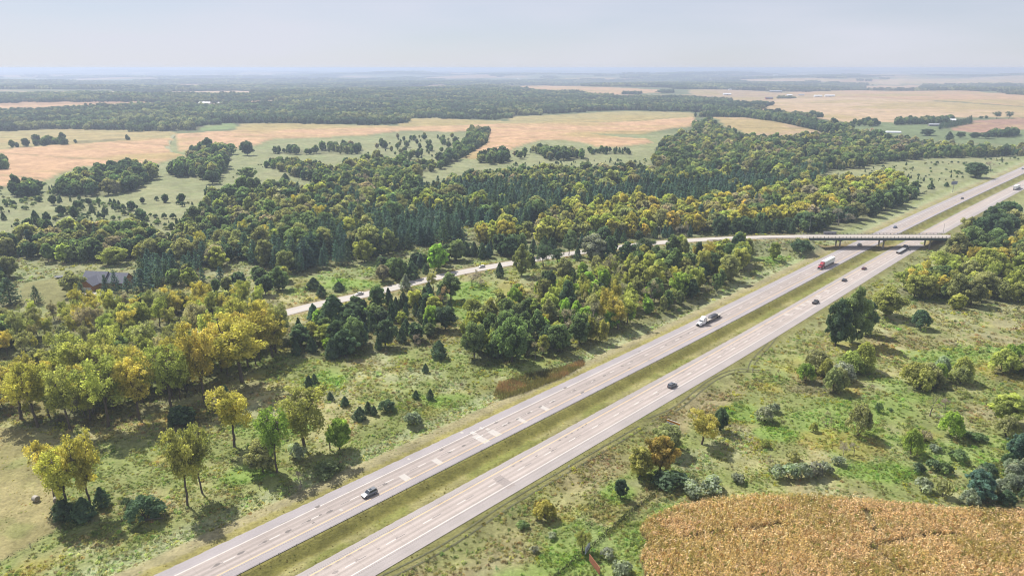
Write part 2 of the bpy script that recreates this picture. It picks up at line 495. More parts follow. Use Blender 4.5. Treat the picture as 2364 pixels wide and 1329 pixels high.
def paint(x, y):
    r = np.hypot(x, y)
    n1 = fbm(x, y, 38, 5, 3); n2 = fbm(x, y, 11, 9, 3); n3 = fbm(x, y, 140, 21, 2); n4 = fbm(x, y, 4.5, 31, 2)
    c = np.tile(PASTURE, x.shape + (1,))
    near = 1 - sstep(330, 480, r)
    wild = mixc(np.tile(WEED, x.shape + (1,)), DRY, sstep(0.38, 0.66, 0.55 * n1 + 0.45 * n2))
    wild = mixc(wild, SAGE, sstep(0.54, 0.72, n2) * 0.7)
    wild = mixc(wild, BROWN, sstep(0.60, 0.76, fbm(x, y, 24, 77, 3)) * 0.5)
    wild = mixc(wild, LUSH, sstep(0.60, 0.72, fbm(x, y, 30, 55, 3)) * 0.7)
    wild = mixc(wild, GOLD, sstep(0.62, 0.74, fbm(x, y, 20, 99, 3)) * 0.6)
    c = mixc(c, wild, near * 0.95 + 0.25 * (1 - near))
    for lx, ly, a, b in LUSHW:
        d = np.hypot((x - lx) / a, (y - ly) / b) + 0.9 * (n2 - 0.5)
        c = mixc(c, LUSH, (1 - sstep(0.6, 1.1, d)) * 0.9)
    # far country: fields and woods
    far = sstep(1250, 1500, r)
    wf = wood_far(x, y)
    strip = fbm(x * 0.5 + 300, y * 1.4, 620, 63, 2)
    cf = mixc(np.tile(C(0.12, 0.14, 0.07), x.shape + (1,)), STUBBLE * 0.8, sstep(0.52, 0.56, strip))
    cf = mixc(cf, CORN * 0.75, sstep(0.62, 0.64, strip))
    cf = mixc(cf, FOREST * 0.9, sstep(0.49, 0.53, wf - 0.06 * sstep(-1500, 2500, x)))
    c = mixc(c, cf, far)
    for k, (pl, col, hh) in enumerate(FIELDS):
        m = inside(pl, x, y)
        if m.any():
            cc = np.tile(col, (int(m.sum()), 1))
            xs, ys = x[m], y[m]
            cc = mixc(cc, np.array([0.30, 0.24, 0.10]), 0.75 * sstep(0.50, 0.68, fbm(xs, ys, 160, 100 + k, 3)))
            cc = mixc(cc, np.array([0.36, 0.27, 0.13]), 0.5 * sstep(0.5, 0.7, fbm(xs * 0.25 + ys * 0.1, ys, 26, 140 + k, 2)))
            wv = xs * 0.35 + ys + 60 * fbm(xs, ys, 300, 220 + k, 2)
            cc = mixc(cc, np.array([0.17, 0.16, 0.07]), 0.45 * (np.abs(np.mod(wv, 170.0) - 85) < 5) * (fbm(xs, ys, 120, 260 + k, 2) > 0.45))
            cc = cc * (0.82 + 0.36 * fbm(xs, ys, 18, 180 + k, 3))[:, None]
            c[m] = cc
    c[inside(GREENPAST, x, y)] = C(0.14, 0.175, 0.085)
    m = inside(HAYF, x, y)
    if m.any():
        xs, ys = x[m], y[m]
        stripe = 0.5 + 0.5 * np.sin((xs * 0.93 + ys * 0.37) * 1.15 + 2 * n2[m])
        cc = mixc(np.tile(HAY, (int(m.sum()), 1)), MOWN * 0.9, 0.25 * stripe + 0.6 * sstep(0.45, 0.62, n1[m]))
        c[m] = mixc(cc, WEED, 0.5 * sstep(0.58, 0.72, n2[m]))
    c[inside(LAWN, x, y)] = C(0.20, 0.195, 0.085)
    c[inside(CORNF, x, y)] = C(0.13, 0.105, 0.055)
    # roadsides, strip by strip
    s, t = xy_st(x, y)
    tw = t + 1.2 * (n4 - 0.5) + 1.5 * (n2 - 0.5)
    onroad = (s > -120) & (s < 1400)
    def band(t0, t1, col, k, soft=0.8):
        nonlocal c
        w = sstep(t0 - soft, t0 + soft, tw) * (1 - sstep(t1 - soft, t1 + soft, tw)) * onroad * k
        c = mixc(c, col, w)
    band(-178, -172, WEED * 1.05, 0.6, 2.0)
    band(-173.5, -166, SAGE * 1.1, 0.75, 1.5)
    band(-167, -161.2, C(0.265, 0.235, 0.135), 0.9)
    band(-161.6, -158.5, C(0.25, 0.225, 0.08), 0.95, 0.5)
    band(-145.2, -134, C(0.165, 0.150, 0.045), 0.95, 0.4)
    band(-143.5, -139.8, C(0.112, 0.108, 0.030), 0.85, 0.7)
    band(-139.0, -134.8, mixc(np.tile(C(0.235, 0.22, 0.10), x.shape + (1,)), C(0.16, 0.175, 0.05), sstep(0.4, 0.6, n2)), 0.8, 0.7)
    band(-121.5, -117.0, C(0.165, 0.16, 0.06), 0.95, 0.6)
    band(-117.5, -104.0, mixc(np.tile(C(0.235, 0.190, 0.110), x.shape + (1,)), C(0.205, 0.215, 0.085), sstep(0.30, 0.48, n1)), 0.75, 1.6)
    # side road verges
    d, _ = side_dist(x, y)
    c = mixc(c, C(0.23, 0.18, 0.09), (1 - sstep(6.0, 8.0, d + 1.5 * (n4 - 0.5))) * 0.9)
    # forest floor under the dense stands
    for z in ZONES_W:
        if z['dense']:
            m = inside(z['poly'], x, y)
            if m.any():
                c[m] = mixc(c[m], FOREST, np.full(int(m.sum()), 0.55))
    return np.clip(0.86 * c * (0.80 + 0.40 * n4)[..., None], 0.01, 0.6)

def crop_height(x, y):
    h = np.zeros(x.shape)
    for pl, col, hh in FIELDS:
        h[inside(pl, x, y)] = hh
    return h

# ------------------------------------------------------------------ ground sheet
LOW = {}
def build_ground():
    th = np.concatenate([np.arange(-180, -78, 6.0), np.arange(-76, 76.01, 0.28), np.arange(78, 180.1, 6.0)])
    r = [0.5]
    while r[-1] < 40: r.append(r[-1] * 1.4 + 1)
    r = [q for q in r if q < 55] + [55.0]
    while r[-1] < 95000:
        k = 0.0070 if r[-1] < 600 else (0.012 if r[-1] < 5000 else 0.035)
        r.append(r[-1] * (1 + k))
    r = np.array(r)
    T, R = np.meshgrid(np.radians(th), r)
    X = R * np.sin(T); Y = R * np.cos(T)
    Z = height(X, Y) + crop_height(X, Y)
    n = len(th); LOW['z'] = float(Z.min())
    V = np.stack([X, Y, Z], -1).reshape(-1, 3)
    i = np.arange(len(r) - 1)[:, None] * n + np.arange(n - 1)[None, :]
    F = np.stack([i, i + 1, i + n + 1, i + n], -1).reshape(-1, 4)[:, ::-1]
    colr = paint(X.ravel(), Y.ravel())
    m = bpy.data.materials.new('ground_cover'); m.use_nodes = True
    nt = m.node_tree; b = _principled(m)
    b.inputs['Roughness'].default_value = 0.95; b.inputs['Specular IOR Level'].default_value = 0.08
    at = nt.nodes.new('ShaderNodeAttribute'); at.attribute_name = 'Col'
    geo = nt.nodes.new('ShaderNodeNewGeometry')
    prev = at.outputs['Color']; hts = []
    for sc_, lo, hi in ((0.9, 0.72, 1.28), (0.16, 0.82, 1.18), (0.035, 0.85, 1.15)):
        nz = nt.nodes.new('ShaderNodeTexNoise'); nz.inputs['Scale'].default_value = sc_; nz.inputs['Detail'].default_value = 6; nz.inputs['Roughness'].default_value = 0.65
        nt.links.new(geo.outputs['Position'], nz.inputs['Vector'])
        mr = nt.nodes.new('ShaderNodeMapRange'); mr.inputs[1].default_value = 0.3; mr.inputs[2].default_value = 0.7; mr.inputs[3].default_value = lo; mr.inputs[4].default_value = hi
        nt.links.new(nz.outputs['Fac'], mr.inputs[0])
        mx = nt.nodes.new('ShaderNodeMix'); mx.data_type = 'RGBA'; mx.blend_type = 'MULTIPLY'; mx.inputs[0].default_value = 1
        nt.links.new(prev, mx.inputs[6]); nt.links.new(mr.outputs[0], mx.inputs[7]); prev = mx.outputs[2]
        hts.append(nz.outputs['Fac'])
    nt.links.new(prev, b.inputs['Base Color'])
    bp = nt.nodes.new('ShaderNodeBump'); bp.inputs['Strength'].default_value = 0.9; bp.inputs['Distance'].default_value = 0.5
    nt.links.new(hts[0], bp.inputs['Height']); nt.links.new(bp.outputs[0], b.inputs['Normal'])
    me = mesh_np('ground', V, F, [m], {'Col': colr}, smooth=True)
    return struct(link('ground', me))

# ------------------------------------------------------------------ roads
def ribbon_st(t0, t1, z, s0=-140.0, s1=2600.0, step=10.0, jag=0.0):
    s = np.arange(s0, s1 + 0.1, step if jag == 0 else 1.2)
    rows = []
    j0 = jag * (RNG.random(len(s)) - 0.5) if jag else 0
    j1 = jag * (RNG.random(len(s)) - 0.5) if jag else 0
    ts = np.linspace(t0, t1, 2)
    for k, t in enumerate(ts):
        x, y = st_xy(s, t + (j0 if k == 0 else j1)); rows.append(np.stack([x, y, np.full(len(s), z)], 1))
    V = np.concatenate(rows); n = len(s)
    i = np.arange(n - 1)
    F = np.stack([i, i + n, i + n + 1, i + 1], 1)[:, ::-1]
    return V, F

def pavement_mat(name, col, streak=0.10, crack=True, lane=0.0):
    m = bpy.data.materials.new(name); m.use_nodes = True
    nt = m.node_tree; b = _principled(m)
    b.inputs['Roughness'].default_value = 0.85; b.inputs['Specular IOR Level'].default_value = 0.2
    geo = nt.nodes.new('ShaderNodeNewGeometry')
    mp = nt.nodes.new('ShaderNodeMapping'); mp.vector_type = 'POINT'
    mp.inputs['Rotation'].default_value = (0, 0, ROAD_A - math.pi / 2)
    nt.links.new(geo.outputs['Position'], mp.inputs['Vector'])
    def nz(scale_vec, lo, hi, det=5):
        mm = nt.nodes.new('ShaderNodeVectorMath'); mm.operation = 'MULTIPLY'; mm.inputs[1].default_value = scale_vec
        nt.links.new(mp.outputs[0], mm.inputs[0])
        q = nt.nodes.new('ShaderNodeTexNoise'); q.inputs['Scale'].default_value = 1.0; q.inputs['Detail'].default_value = det
        nt.links.new(mm.outputs[0], q.inputs['Vector'])
        r = nt.nodes.new('ShaderNodeMapRange'); r.inputs[1].default_value = 0.3; r.inputs[2].default_value = 0.7; r.inputs[3].default_value = lo; r.inputs[4].default_value = hi
        nt.links.new(q.outputs['Fac'], r.inputs[0]); return r.outputs[0]
    prev = None
    base = nt.nodes.new('ShaderNodeRGB'); base.outputs[0].default_value = (*col, 1); prev = base.outputs[0]
    facs = [nz((0.012, 0.9, 1), 1 - streak, 1 + streak, 3), nz((0.12, 0.12, 1), 0.93, 1.07), nz((2.5, 2.5, 1), 0.93, 1.07, 2)]
    for fo in facs:
        mx = nt.nodes.new('ShaderNodeMix'); mx.data_type = 'RGBA'; mx.blend_type = 'MULTIPLY'; mx.inputs[0].default_value = 1
        nt.links.new(prev, mx.inputs[6]); nt.links.new(fo, mx.inputs[7]); prev = mx.outputs[2]
    if crack:      # wheel paths polished darker, two to a lane
        sy = nt.nodes.new('ShaderNodeSeparateXYZ'); nt.links.new(mp.outputs[0], sy.inputs[0])
        w1 = nt.nodes.new('ShaderNodeMath'); w1.operation = 'MULTIPLY_ADD'; w1.inputs[1].default_value = 2 * math.pi / 1.84; w1.inputs[2].default_value = -2 * math.pi * lane / 1.84
        nt.links.new(sy.outputs[1], w1.inputs[0])
        w2 = nt.nodes.new('ShaderNodeMath'); w2.operation = 'COSINE'; nt.links.new(w1.outputs[0], w2.inputs[0])
        w3 = nt.nodes.new('ShaderNodeMapRange'); w3.inputs[1].default_value = -1; w3.inputs[2].default_value = 1; w3.inputs[3].default_value = 0.84; w3.inputs[4].default_value = 1.04
        nt.links.new(w2.outputs[0], w3.inputs[0])
        mx = nt.nodes.new('ShaderNodeMix'); mx.data_type = 'RGBA'; mx.blend_type = 'MULTIPLY'; mx.inputs[0].default_value = 1
        nt.links.new(prev, mx.inputs[6]); nt.links.new(w3.outputs[0], mx.inputs[7]); prev = mx.outputs[2]
                   # transverse joints of the slabs, every 6.1 m
        sx = nt.nodes.new('ShaderNodeSeparateXYZ'); nt.links.new(mp.outputs[0], sx.inputs[0])
        a = nt.nodes.new('ShaderNodeMath'); a.operation = 'PINGPONG'; a.inputs[1].default_value = 3.05
        nt.links.new(sx.outputs[0], a.inputs[0])
        g = nt.nodes.new('ShaderNodeMapRange'); g.inputs[1].default_value = 0.0; g.inputs[2].default_value = 0.07; g.inputs[3].default_value = 0.72; g.inputs[4].default_value = 1.0
        nt.links.new(a.outputs[0], g.inputs[0])
        mx = nt.nodes.new('ShaderNodeMix'); mx.data_type = 'RGBA'; mx.blend_type = 'MULTIPLY'; mx.inputs[0].default_value = 1
        nt.links.new(prev, mx.inputs[6]); nt.links.new(g.outputs[0], mx.inputs[7]); prev = mx.outputs[2]
    nt.links.new(prev, b.inputs['Base Color'])
    MATS[name] = m
    return m

def sheet(name, V, F, m, parent=None):
    return link(name, mesh_np(name, V, F, [m]), parent)

def quad_st(s0, s1, t0, t1, z):
    pts = [(s0, t0), (s1, t0), (s1, t1), (s0, t1)]
    V = []
    for s, t in pts:
        x, y = st_xy(s, t); V.append((float(x), float(y), z))
    return V

def px_st(u, v):
    x, y = plane_px(u, v); s, t = xy_st(x, y); return float(s), float(t)

def build_roads():
    conc_w = pavement_mat('concrete_tan', (0.300, 0.262, 0.246), 0.12, lane=151.75)
    conc_e = pavement_mat('concrete_pale', (0.335, 0.292, 0.272), 0.12, lane=128.5)
    shol_w = pavement_mat('shoulder_grey', (0.270, 0.248, 0.256), 0.06, False)
    shol_e = pavement_mat('shoulder_warm_grey', (0.278, 0.252, 0.246), 0.06, False)
    white = mat('paint_white', (0.56, 0.54, 0.52), 0.7, var=0.12, scale=1.5)
    yellow = mat('paint_yellow', (0.60, 0.40, 0.15), 0.7, var=0.15, scale=1.5)
    black = mat('paint_black', (0.09, 0.085, 0.09), 0.8, var=0.2, scale=2.0)
    dark = mat('asphalt_patch', (0.13, 0.115, 0.11), 0.9, var=0.25, scale=3.0)
    greyp = mat('asphalt_patch_faded', (0.23, 0.20, 0.19), 0.9, var=0.15, scale=2.0)
    pale = mat('new_concrete', (0.365, 0.34, 0.322), 0.85, var=0.08, scale=1.2)
    Z0 = 0.03
    W = sheet('highway_westbound', *ribbon_st(-155.62, -147.85, Z0), conc_w); struct(W)
    E = sheet('highway_eastbound', *ribbon_st(-132.30, -124.72, Z0), conc_e); struct(E)
    sheet('outer_shoulder', *ribbon_st(-159.1, -155.62, Z0 - 0.004, -140, 900, jag=0.30), shol_w, W)
    sheet('inner_shoulder', *ribbon_st(-147.85, -144.85, Z0 - 0.004), shol_w, W)
    sheet('inner_shoulder', *ribbon_st(-134.65, -132.30, Z0 - 0.004, -140, 900, jag=0.22), shol_e, E)
    sheet('outer_shoulder', *ribbon_st(-124.72, -120.85, Z0 - 0.004), shol_e, E)
    sheet('outer_shoulder', *ribbon_st(-159.1, -155.62, Z0 - 0.004, 900, 2600), shol_w, W)
    sheet('inner_shoulder', *ribbon_st(-134.65, -132.30, Z0 - 0.004, 900, 2600), shol_e, E)
    for par, t, m in ((W, -155.40, white), (W, -148.08, yellow), (E, -132.05, yellow), (E, -124.95, white)):
        sheet('edge_line', *ribbon_st(t - 0.09, t + 0.09, Z0 + 0.004), m, par)
    # rumble strip: short cut grooves beside the yellow and white lines
    for par, tc, s1 in ((W, -147.35, 330), (E, -132.75, 260), (E, -124.2, 260)):
        V = []; F = []
        for s in np.arange(20, s1, 0.62):
            o = len(V); V += quad_st(s, s + 0.22, tc - 0.2, tc + 0.2, Z0 + 0.003); F.append((o + 3, o + 2, o + 1, o))
        ob = sheet('rumble_strip', V, F, mat('rumble_groove', (0.20, 0.175, 0.17), 0.9), par); ob['kind'] = 'stuff'
    # broken centre lines: 3 m white with a black tail, every 12.19 m
    def dash_mesh(nm, L, m):
        return mesh_np(nm, [(0, -0.085, 0), (L, -0.085, 0), (L, 0.085, 0), (0, 0.085, 0)], [(0, 1, 2, 3)], [m])
    wd, bd = dash_mesh('lane_dash', 3.05, white), dash_mesh('contrast_dash', 3.05, black)
    sW = px_st(541.6, 1281.9)[0]; sE = px_st(937.1, 1232.1)[0]
    for par, tc, sref, wo, bo in ((W, -151.75, sW, -3.05, -6.2), (E, -128.5, sE, -6.2, -3.05)):
        k0 = int((sref - 20) // 12.19)
        for k in range(-k0, 60):
            s = sref + 12.19 * k
            for dm, o in ((wd, wo), (bd, bo)):
                if k > 40 and dm is bd:
                    continue
                x, y = st_xy(s + o, tc); x2, y2 = st_xy(s + o + 3, tc)
                q = link(dm.name.split('.')[0], dm, par, (float(x), float(y), Z0 + 0.004), math.atan2(float(y2 - y), float(x2 - x)))
    # patches read off the two carriageways (slot across the lanes at bearing u,v)
    def patch(par, u, v, ls, t0, t1, m, name='concrete_patch', skew=0.0, dz=0.0035):
        s, _ = px_st(u, v)
        pts = [(s - ls / 2, t0), (s + ls / 2, t0), (s + ls / 2 + skew, t1), (s - ls / 2 + skew, t1)]
        V = []
        for a, b_ in pts:
            x, y = st_xy(a, b_); V.append((float(x), float(y), Z0 + dz))
        sheet(name, V, [(3, 2, 1, 0)], m, par)
    for u, v, ls, t0, t1 in ((940, 1105, 2.2, -151.7, -147.9), (1012, 1066, 2.0, -151.7, -147.9), (1113, 1014, 2.6, -153.5, -147.2),
                             (1100, 1003, 1.6, -156.2, -154.0), (1140, 998, 2.6, -152.2, -147.6), (1122, 988, 1.2, -154.2, -152.8),
                             (1112, 988, 1.0, -156.4, -154.8), (1205, 970, 1.9, -151.9, -147.3), (1258, 942, 2.0, -151.8, -148.0),
                             (786, 1175, 0.8, -150.2, -149.0), (942, 1058, 0.7, -158.0, -156.9), (1075, 1003, 1.0, -158.6, -157.4)):
        patch(W, u, v, ls, t0, t1, pale)
    rr = random.Random(4)
    def blob(par, u, v, ra, rb, m, t=None):
        s, t_ = px_st(u, v); t_ = t if t is not None else t_
        V = []; n = 12; ph = rr.random() * 6
        for k in range(n):
            a = 2 * math.pi * k / n; q = 0.75 + 0.5 * rr.random()
            x, y = st_xy(s + ra * q * math.cos(a), t_ + rb * q * math.sin(a)); V.append((float(x), float(y), Z0 + 0.0062 + rr.random() * 0.001))
        me = bpy.data.meshes.new('asphalt_patch'); me.from_pydata(V, [], [tuple(reversed(range(n)))]); me.materials.append(m)
        link('asphalt_patch', me, par)
    z3 = lambda X, Y: (340 + X / 3.94, 1000 + Y / 3.94)
    for X, Y, a, b_ in ((1550, 665, 0.8, 0.5), (1660, 708, 1.0, 0.45), (1470, 793, 0.6, 0.4), (1280, 888, 0.9, 0.5), (1072, 983, 0.7, 0.45),
                        (855, 1085, 0.9, 0.5), (632, 1193, 0.8, 0.5), (2165, 460, 0.8, 0.4), (1510, 812, 0.5, 0.25), (1575, 740, 0.5, 0.3)):
        blob(W, *z3(X, Y), a, b_, dark)
    for X, Y, a, b_ in ((2100, 1047, 0.5, 0.3), (1910, 1150, 0.6, 0.4), (1710, 1260, 0.8, 0.5), (1635, 1218, 1.4, 0.4), (1740, 1165, 0.8, 0.35), (1830, 1112, 0.8, 0.4), (2275, 945, 0.5, 0.3), (1935, 1057, 0.7, 0.35), (1540, 1275, 0.6, 0.3)):
        blob(E, *z3(X, Y), a, b_, greyp)
    z4 = lambda X, Y: (900 + X / 4.728, 800 + Y / 4.728)
    for X, Y in ((650, 1150), (810, 1078), (1255, 855), (1300, 830), (1520, 720), (1395, 787), (1780, 598), (1640, 655), (2015, 478), (1910, 447), (2105, 497), (2230, 367), (2340, 315), (565, 1125), (1160, 828)):
        blob(W, *z4(X, Y), 0.85, 0.4, dark)
    for X, Y in ((1745, 1108), (1855, 1020), (1985, 945), (2105, 875), (2140, 850), (1600, 1190), (1350, 1300), (1430, 1250), (1925, 982), (2055, 905), (1780, 1130)):
        blob(E, *z4(X, Y), 0.6, 0.22, dark)
    z1 = lambda X, Y: (1300 + X / 3.93, 600 + Y / 3.93)
    for X, Y in ((20, 1160), (95, 1183), (170, 1205), (280, 1090), (375, 1048), (535, 962), (620, 922), (600, 978), (770, 847), (730, 865), (780, 905), (690, 830), (935, 770), (1070, 697), (1140, 660), (1200, 630), (2150, 130), (1640, 405), (1000, 730)):
        blob(W, *z1(X, Y), 0.85, 0.35, greyp if rr.random() < 0.5 else dark)
    for X, Y in ((1090, 1020), (1295, 890), (1440, 815), (1465, 822), (1510, 790), (1600, 735), (1660, 700), (1740, 655), (1830, 590), (1900, 545), (860, 1220), (1310, 880), (1540, 770)):
        blob(E, *z1(X, Y), 1.1, 0.14, dark)
    patch(E, 1160, 1108, 3.2, -130.5, -123.4, greyp, 'asphalt_patch', -0.5)
    # lighter repaired squares near the bridge on the eastbound side
    for u, v in ((1800, 722), (1825, 708), (1850, 693), (1873, 680), (1893, 668), (1838, 700)):
        patch(E, u, v, 3.2, -131.5, -129.2, mat('repair_concrete', (0.375, 0.335, 0.31), 0.85, var=0.08), skew=0.3)
    # side road
    side_m = pavement_mat('side_road_concrete', (0.365, 0.338, 0.318), 0.06, False)
    grav = mat('gravel_shoulder', (0.30, 0.275, 0.235), 0.95, var=0.15, scale=1.2)
    def ribbon_side(d0, d1, dz, i0=0, i1=None):
        c = SIDE_C[i0:i1]
        tang = np.gradient(c[:, :2], axis=0); tang /= np.linalg.norm(tang, axis=1)[:, None]
        nrm = np.stack([tang[:, 1], -tang[:, 0]], 1)
        V = np.concatenate([np.column_stack([c[:, :2] + nrm * d, c[:, 2] + dz]) for d in (d0, d1)])
        n = len(c); i = np.arange(n - 1)
        return V, np.stack([i, i + n, i + n + 1, i + 1], 1)[:, ::-1]
    ia = int(np.argmin(np.abs(SIDE_C[:, 0] - BR_X0) + np.abs(SIDE_C[:, 1] - BR_Y))); ib = int(np.argmin(np.abs(SIDE_C[:, 0] - BR_X1) + np.abs(SIDE_C[:, 1] - BR_Y)))
    S = sheet('side_road', *ribbon_side(-3.8, 3.8, 0.03, 0, ia + 1), side_m); struct(S)
    sheet('side_road_section', *ribbon_side(-3.8, 3.8, 0.03, ib, None), side_m, S)
    for a, b_ in ((-4.7, -3.8), (3.8, 4.7)):
        sheet('gravel_shoulder', *ribbon_side(a, b_, 0.024, 0, ia + 1), grav, S)
        sheet('gravel_shoulder', *ribbon_side(a, b_, 0.024, ib, None), grav, S)
    sheet('centre_line', *ribbon_side(-0.07, 0.07, 0.035, 0, ia + 1), mat('paint_yellow_worn', (0.55, 0.42, 0.22), 0.8), S)
    # wheel ruts worn into the bank
    rut = mat('rut_soil', (0.085, 0.085, 0.040), 0.95, var=0.3, scale=0.8)
    for line in ([(1500, 968), (1565, 938), (1640, 880), (1690, 857), (1735, 851), (1780, 855)], [(1732, 856), (1738, 835), (1770, 800), (1800, 765), (1850, 725)], [(700, 1420), (1000, 1275), (1180, 1160), (1330, 1072), (1480, 985)]):
        q = np.stack(plane_px(*np.array(line, float).T), 1); q = catmull(np.column_stack([q, np.zeros(len(q))]), 3.0)[:, :2]
        tg = np.gradient(q, axis=0); tg /= np.linalg.norm(tg, axis=1)[:, None]; nr = np.stack([tg[:, 1], -tg[:, 0]], 1)
        o = None
        for off in (-0.95, 0.95):
            V = []
            for e_ in (off - 0.24, off + 0.24):
                e = q + nr * e_; V.append(np.column_stack([e, height(e[:, 0], e[:, 1]) + 0.10]))
            V = np.concatenate(V); n = len(q); i = np.arange(n - 1)
            F = np.stack([i, i + n, i + n + 1, i + 1], 1)[:, ::-1]
            if o is None: o = sheet('wheel_track', V, F, rut); struct(o)
            else: sheet('rut', V, F, rut, o)
    return W, E, S
# ------------------------------------------------------------------ where the trees stand
TINT = {'golden': (0.465, 0.415, 0.125), 'yellow-green': (0.375, 0.398, 0.135), 'olive': (0.313, 0.325, 0.162), 'green': (0.186, 0.249, 0.122),
        'dark green': (0.109, 0.160, 0.100), 'grey-brown': (0.360, 0.331, 0.244), 'orange': (0.420, 0.345, 0.115), 'blue-green': (0.114, 0.191, 0.160),
        'silvery': (0.296, 0.336, 0.261), 'bright green': (0.290, 0.400, 0.099), 'russet': (0.336, 0.249, 0.162), 'grey': (0.313, 0.278, 0.267)}
Y_MIX = [('cottonwood', 'golden', 4.5), ('cottonwood', 'yellow-green', 4.5), ('cottonwood', 'olive', 2), ('broadleaf', 'olive', 0.8), ('cottonwood', 'grey-brown', 1.2), ('broadleaf', 'green', 0.6), ('broadleaf', 'yellow-green', 1.2)]
G_MIX = [('broadleaf', 'green', 5), ('broadleaf', 'dark green', 4), ('broadleaf', 'olive', 2.2), ('cedar', 'dark green', 0.6), ('broadleaf', 'grey-brown', 0.5)]
D_MIX = [('broadleaf', 'dark green', 5), ('broadleaf', 'green', 3), ('broadleaf', 'olive', 1)]
M_MIX = [('broadleaf', 'green', 4), ('broadleaf', 'olive', 4), ('broadleaf', 'dark green', 2.6), ('broadleaf', 'yellow-green', 0.9), ('broadleaf', 'grey-brown', 1.1), ('pine', 'blue-green', 0.5), ('cedar', 'dark green', 0.7), ('bare', 'grey', 0.35)]
P_MIX = [('pine', 'blue-green', 8), ('pine', 'dark green', 4), ('broadleaf', 'olive', 1.1), ('broadleaf', 'yellow-green', 0.5), ('broadleaf', 'green', 0.8)]
YB_MIX = [('broadleaf', 'yellow-green', 5), ('broadleaf', 'golden', 3.6), ('broadleaf', 'olive', 2.4), ('broadleaf', 'green', 0.8), ('pine', 'blue-green', 0.7), ('broadleaf', 'grey-brown', 1.0)]
C_MIX = [('cedar', 'dark green', 5), ('broadleaf', 'dark green', 3), ('broadleaf', 'green', 1.5), ('cedar', 'blue-green', 1), ('bare', 'grey', 0.25)]
S_MIX = [('cedar', 'dark green', 4), ('shrub', 'green', 3), ('willow', 'green', 1), ('shrub', 'olive', 1.5), ('willow', 'dark green', 1.5), ('shrub', 'dark green', 1.5)]
GR_MIX = [('broadleaf', 'green', 3.2), ('broadleaf', 'yellow-green', 3.2), ('broadleaf', 'dark green', 0.9), ('broadleaf', 'olive', 1.8), ('bare', 'grey-brown', 1.3), ('cottonwood', 'golden', 0.8), ('broadleaf', 'bright green', 1.5), ('cottonwood', 'yellow-green', 1)]
RG_MIX = [('broadleaf', 'yellow-green', 3), ('cottonwood', 'yellow-green', 2.4), ('broadleaf', 'olive', 1.8), ('cottonwood', 'golden', 2.2), ('broadleaf', 'golden', 1.2), ('broadleaf', 'green', 1.2)]
WL_MIX = [('willow', 'yellow-green', 4), ('willow', 'olive', 2.5), ('willow', 'silvery', 1.2), ('willow', 'bright green', 1.6)]

def Z(px, sp, mix, h, phrase, dense=True, cover=1.0):
    return dict(px=px, sp=sp, mix=mix, h=h, phrase=phrase, dense=dense, cover=cover)

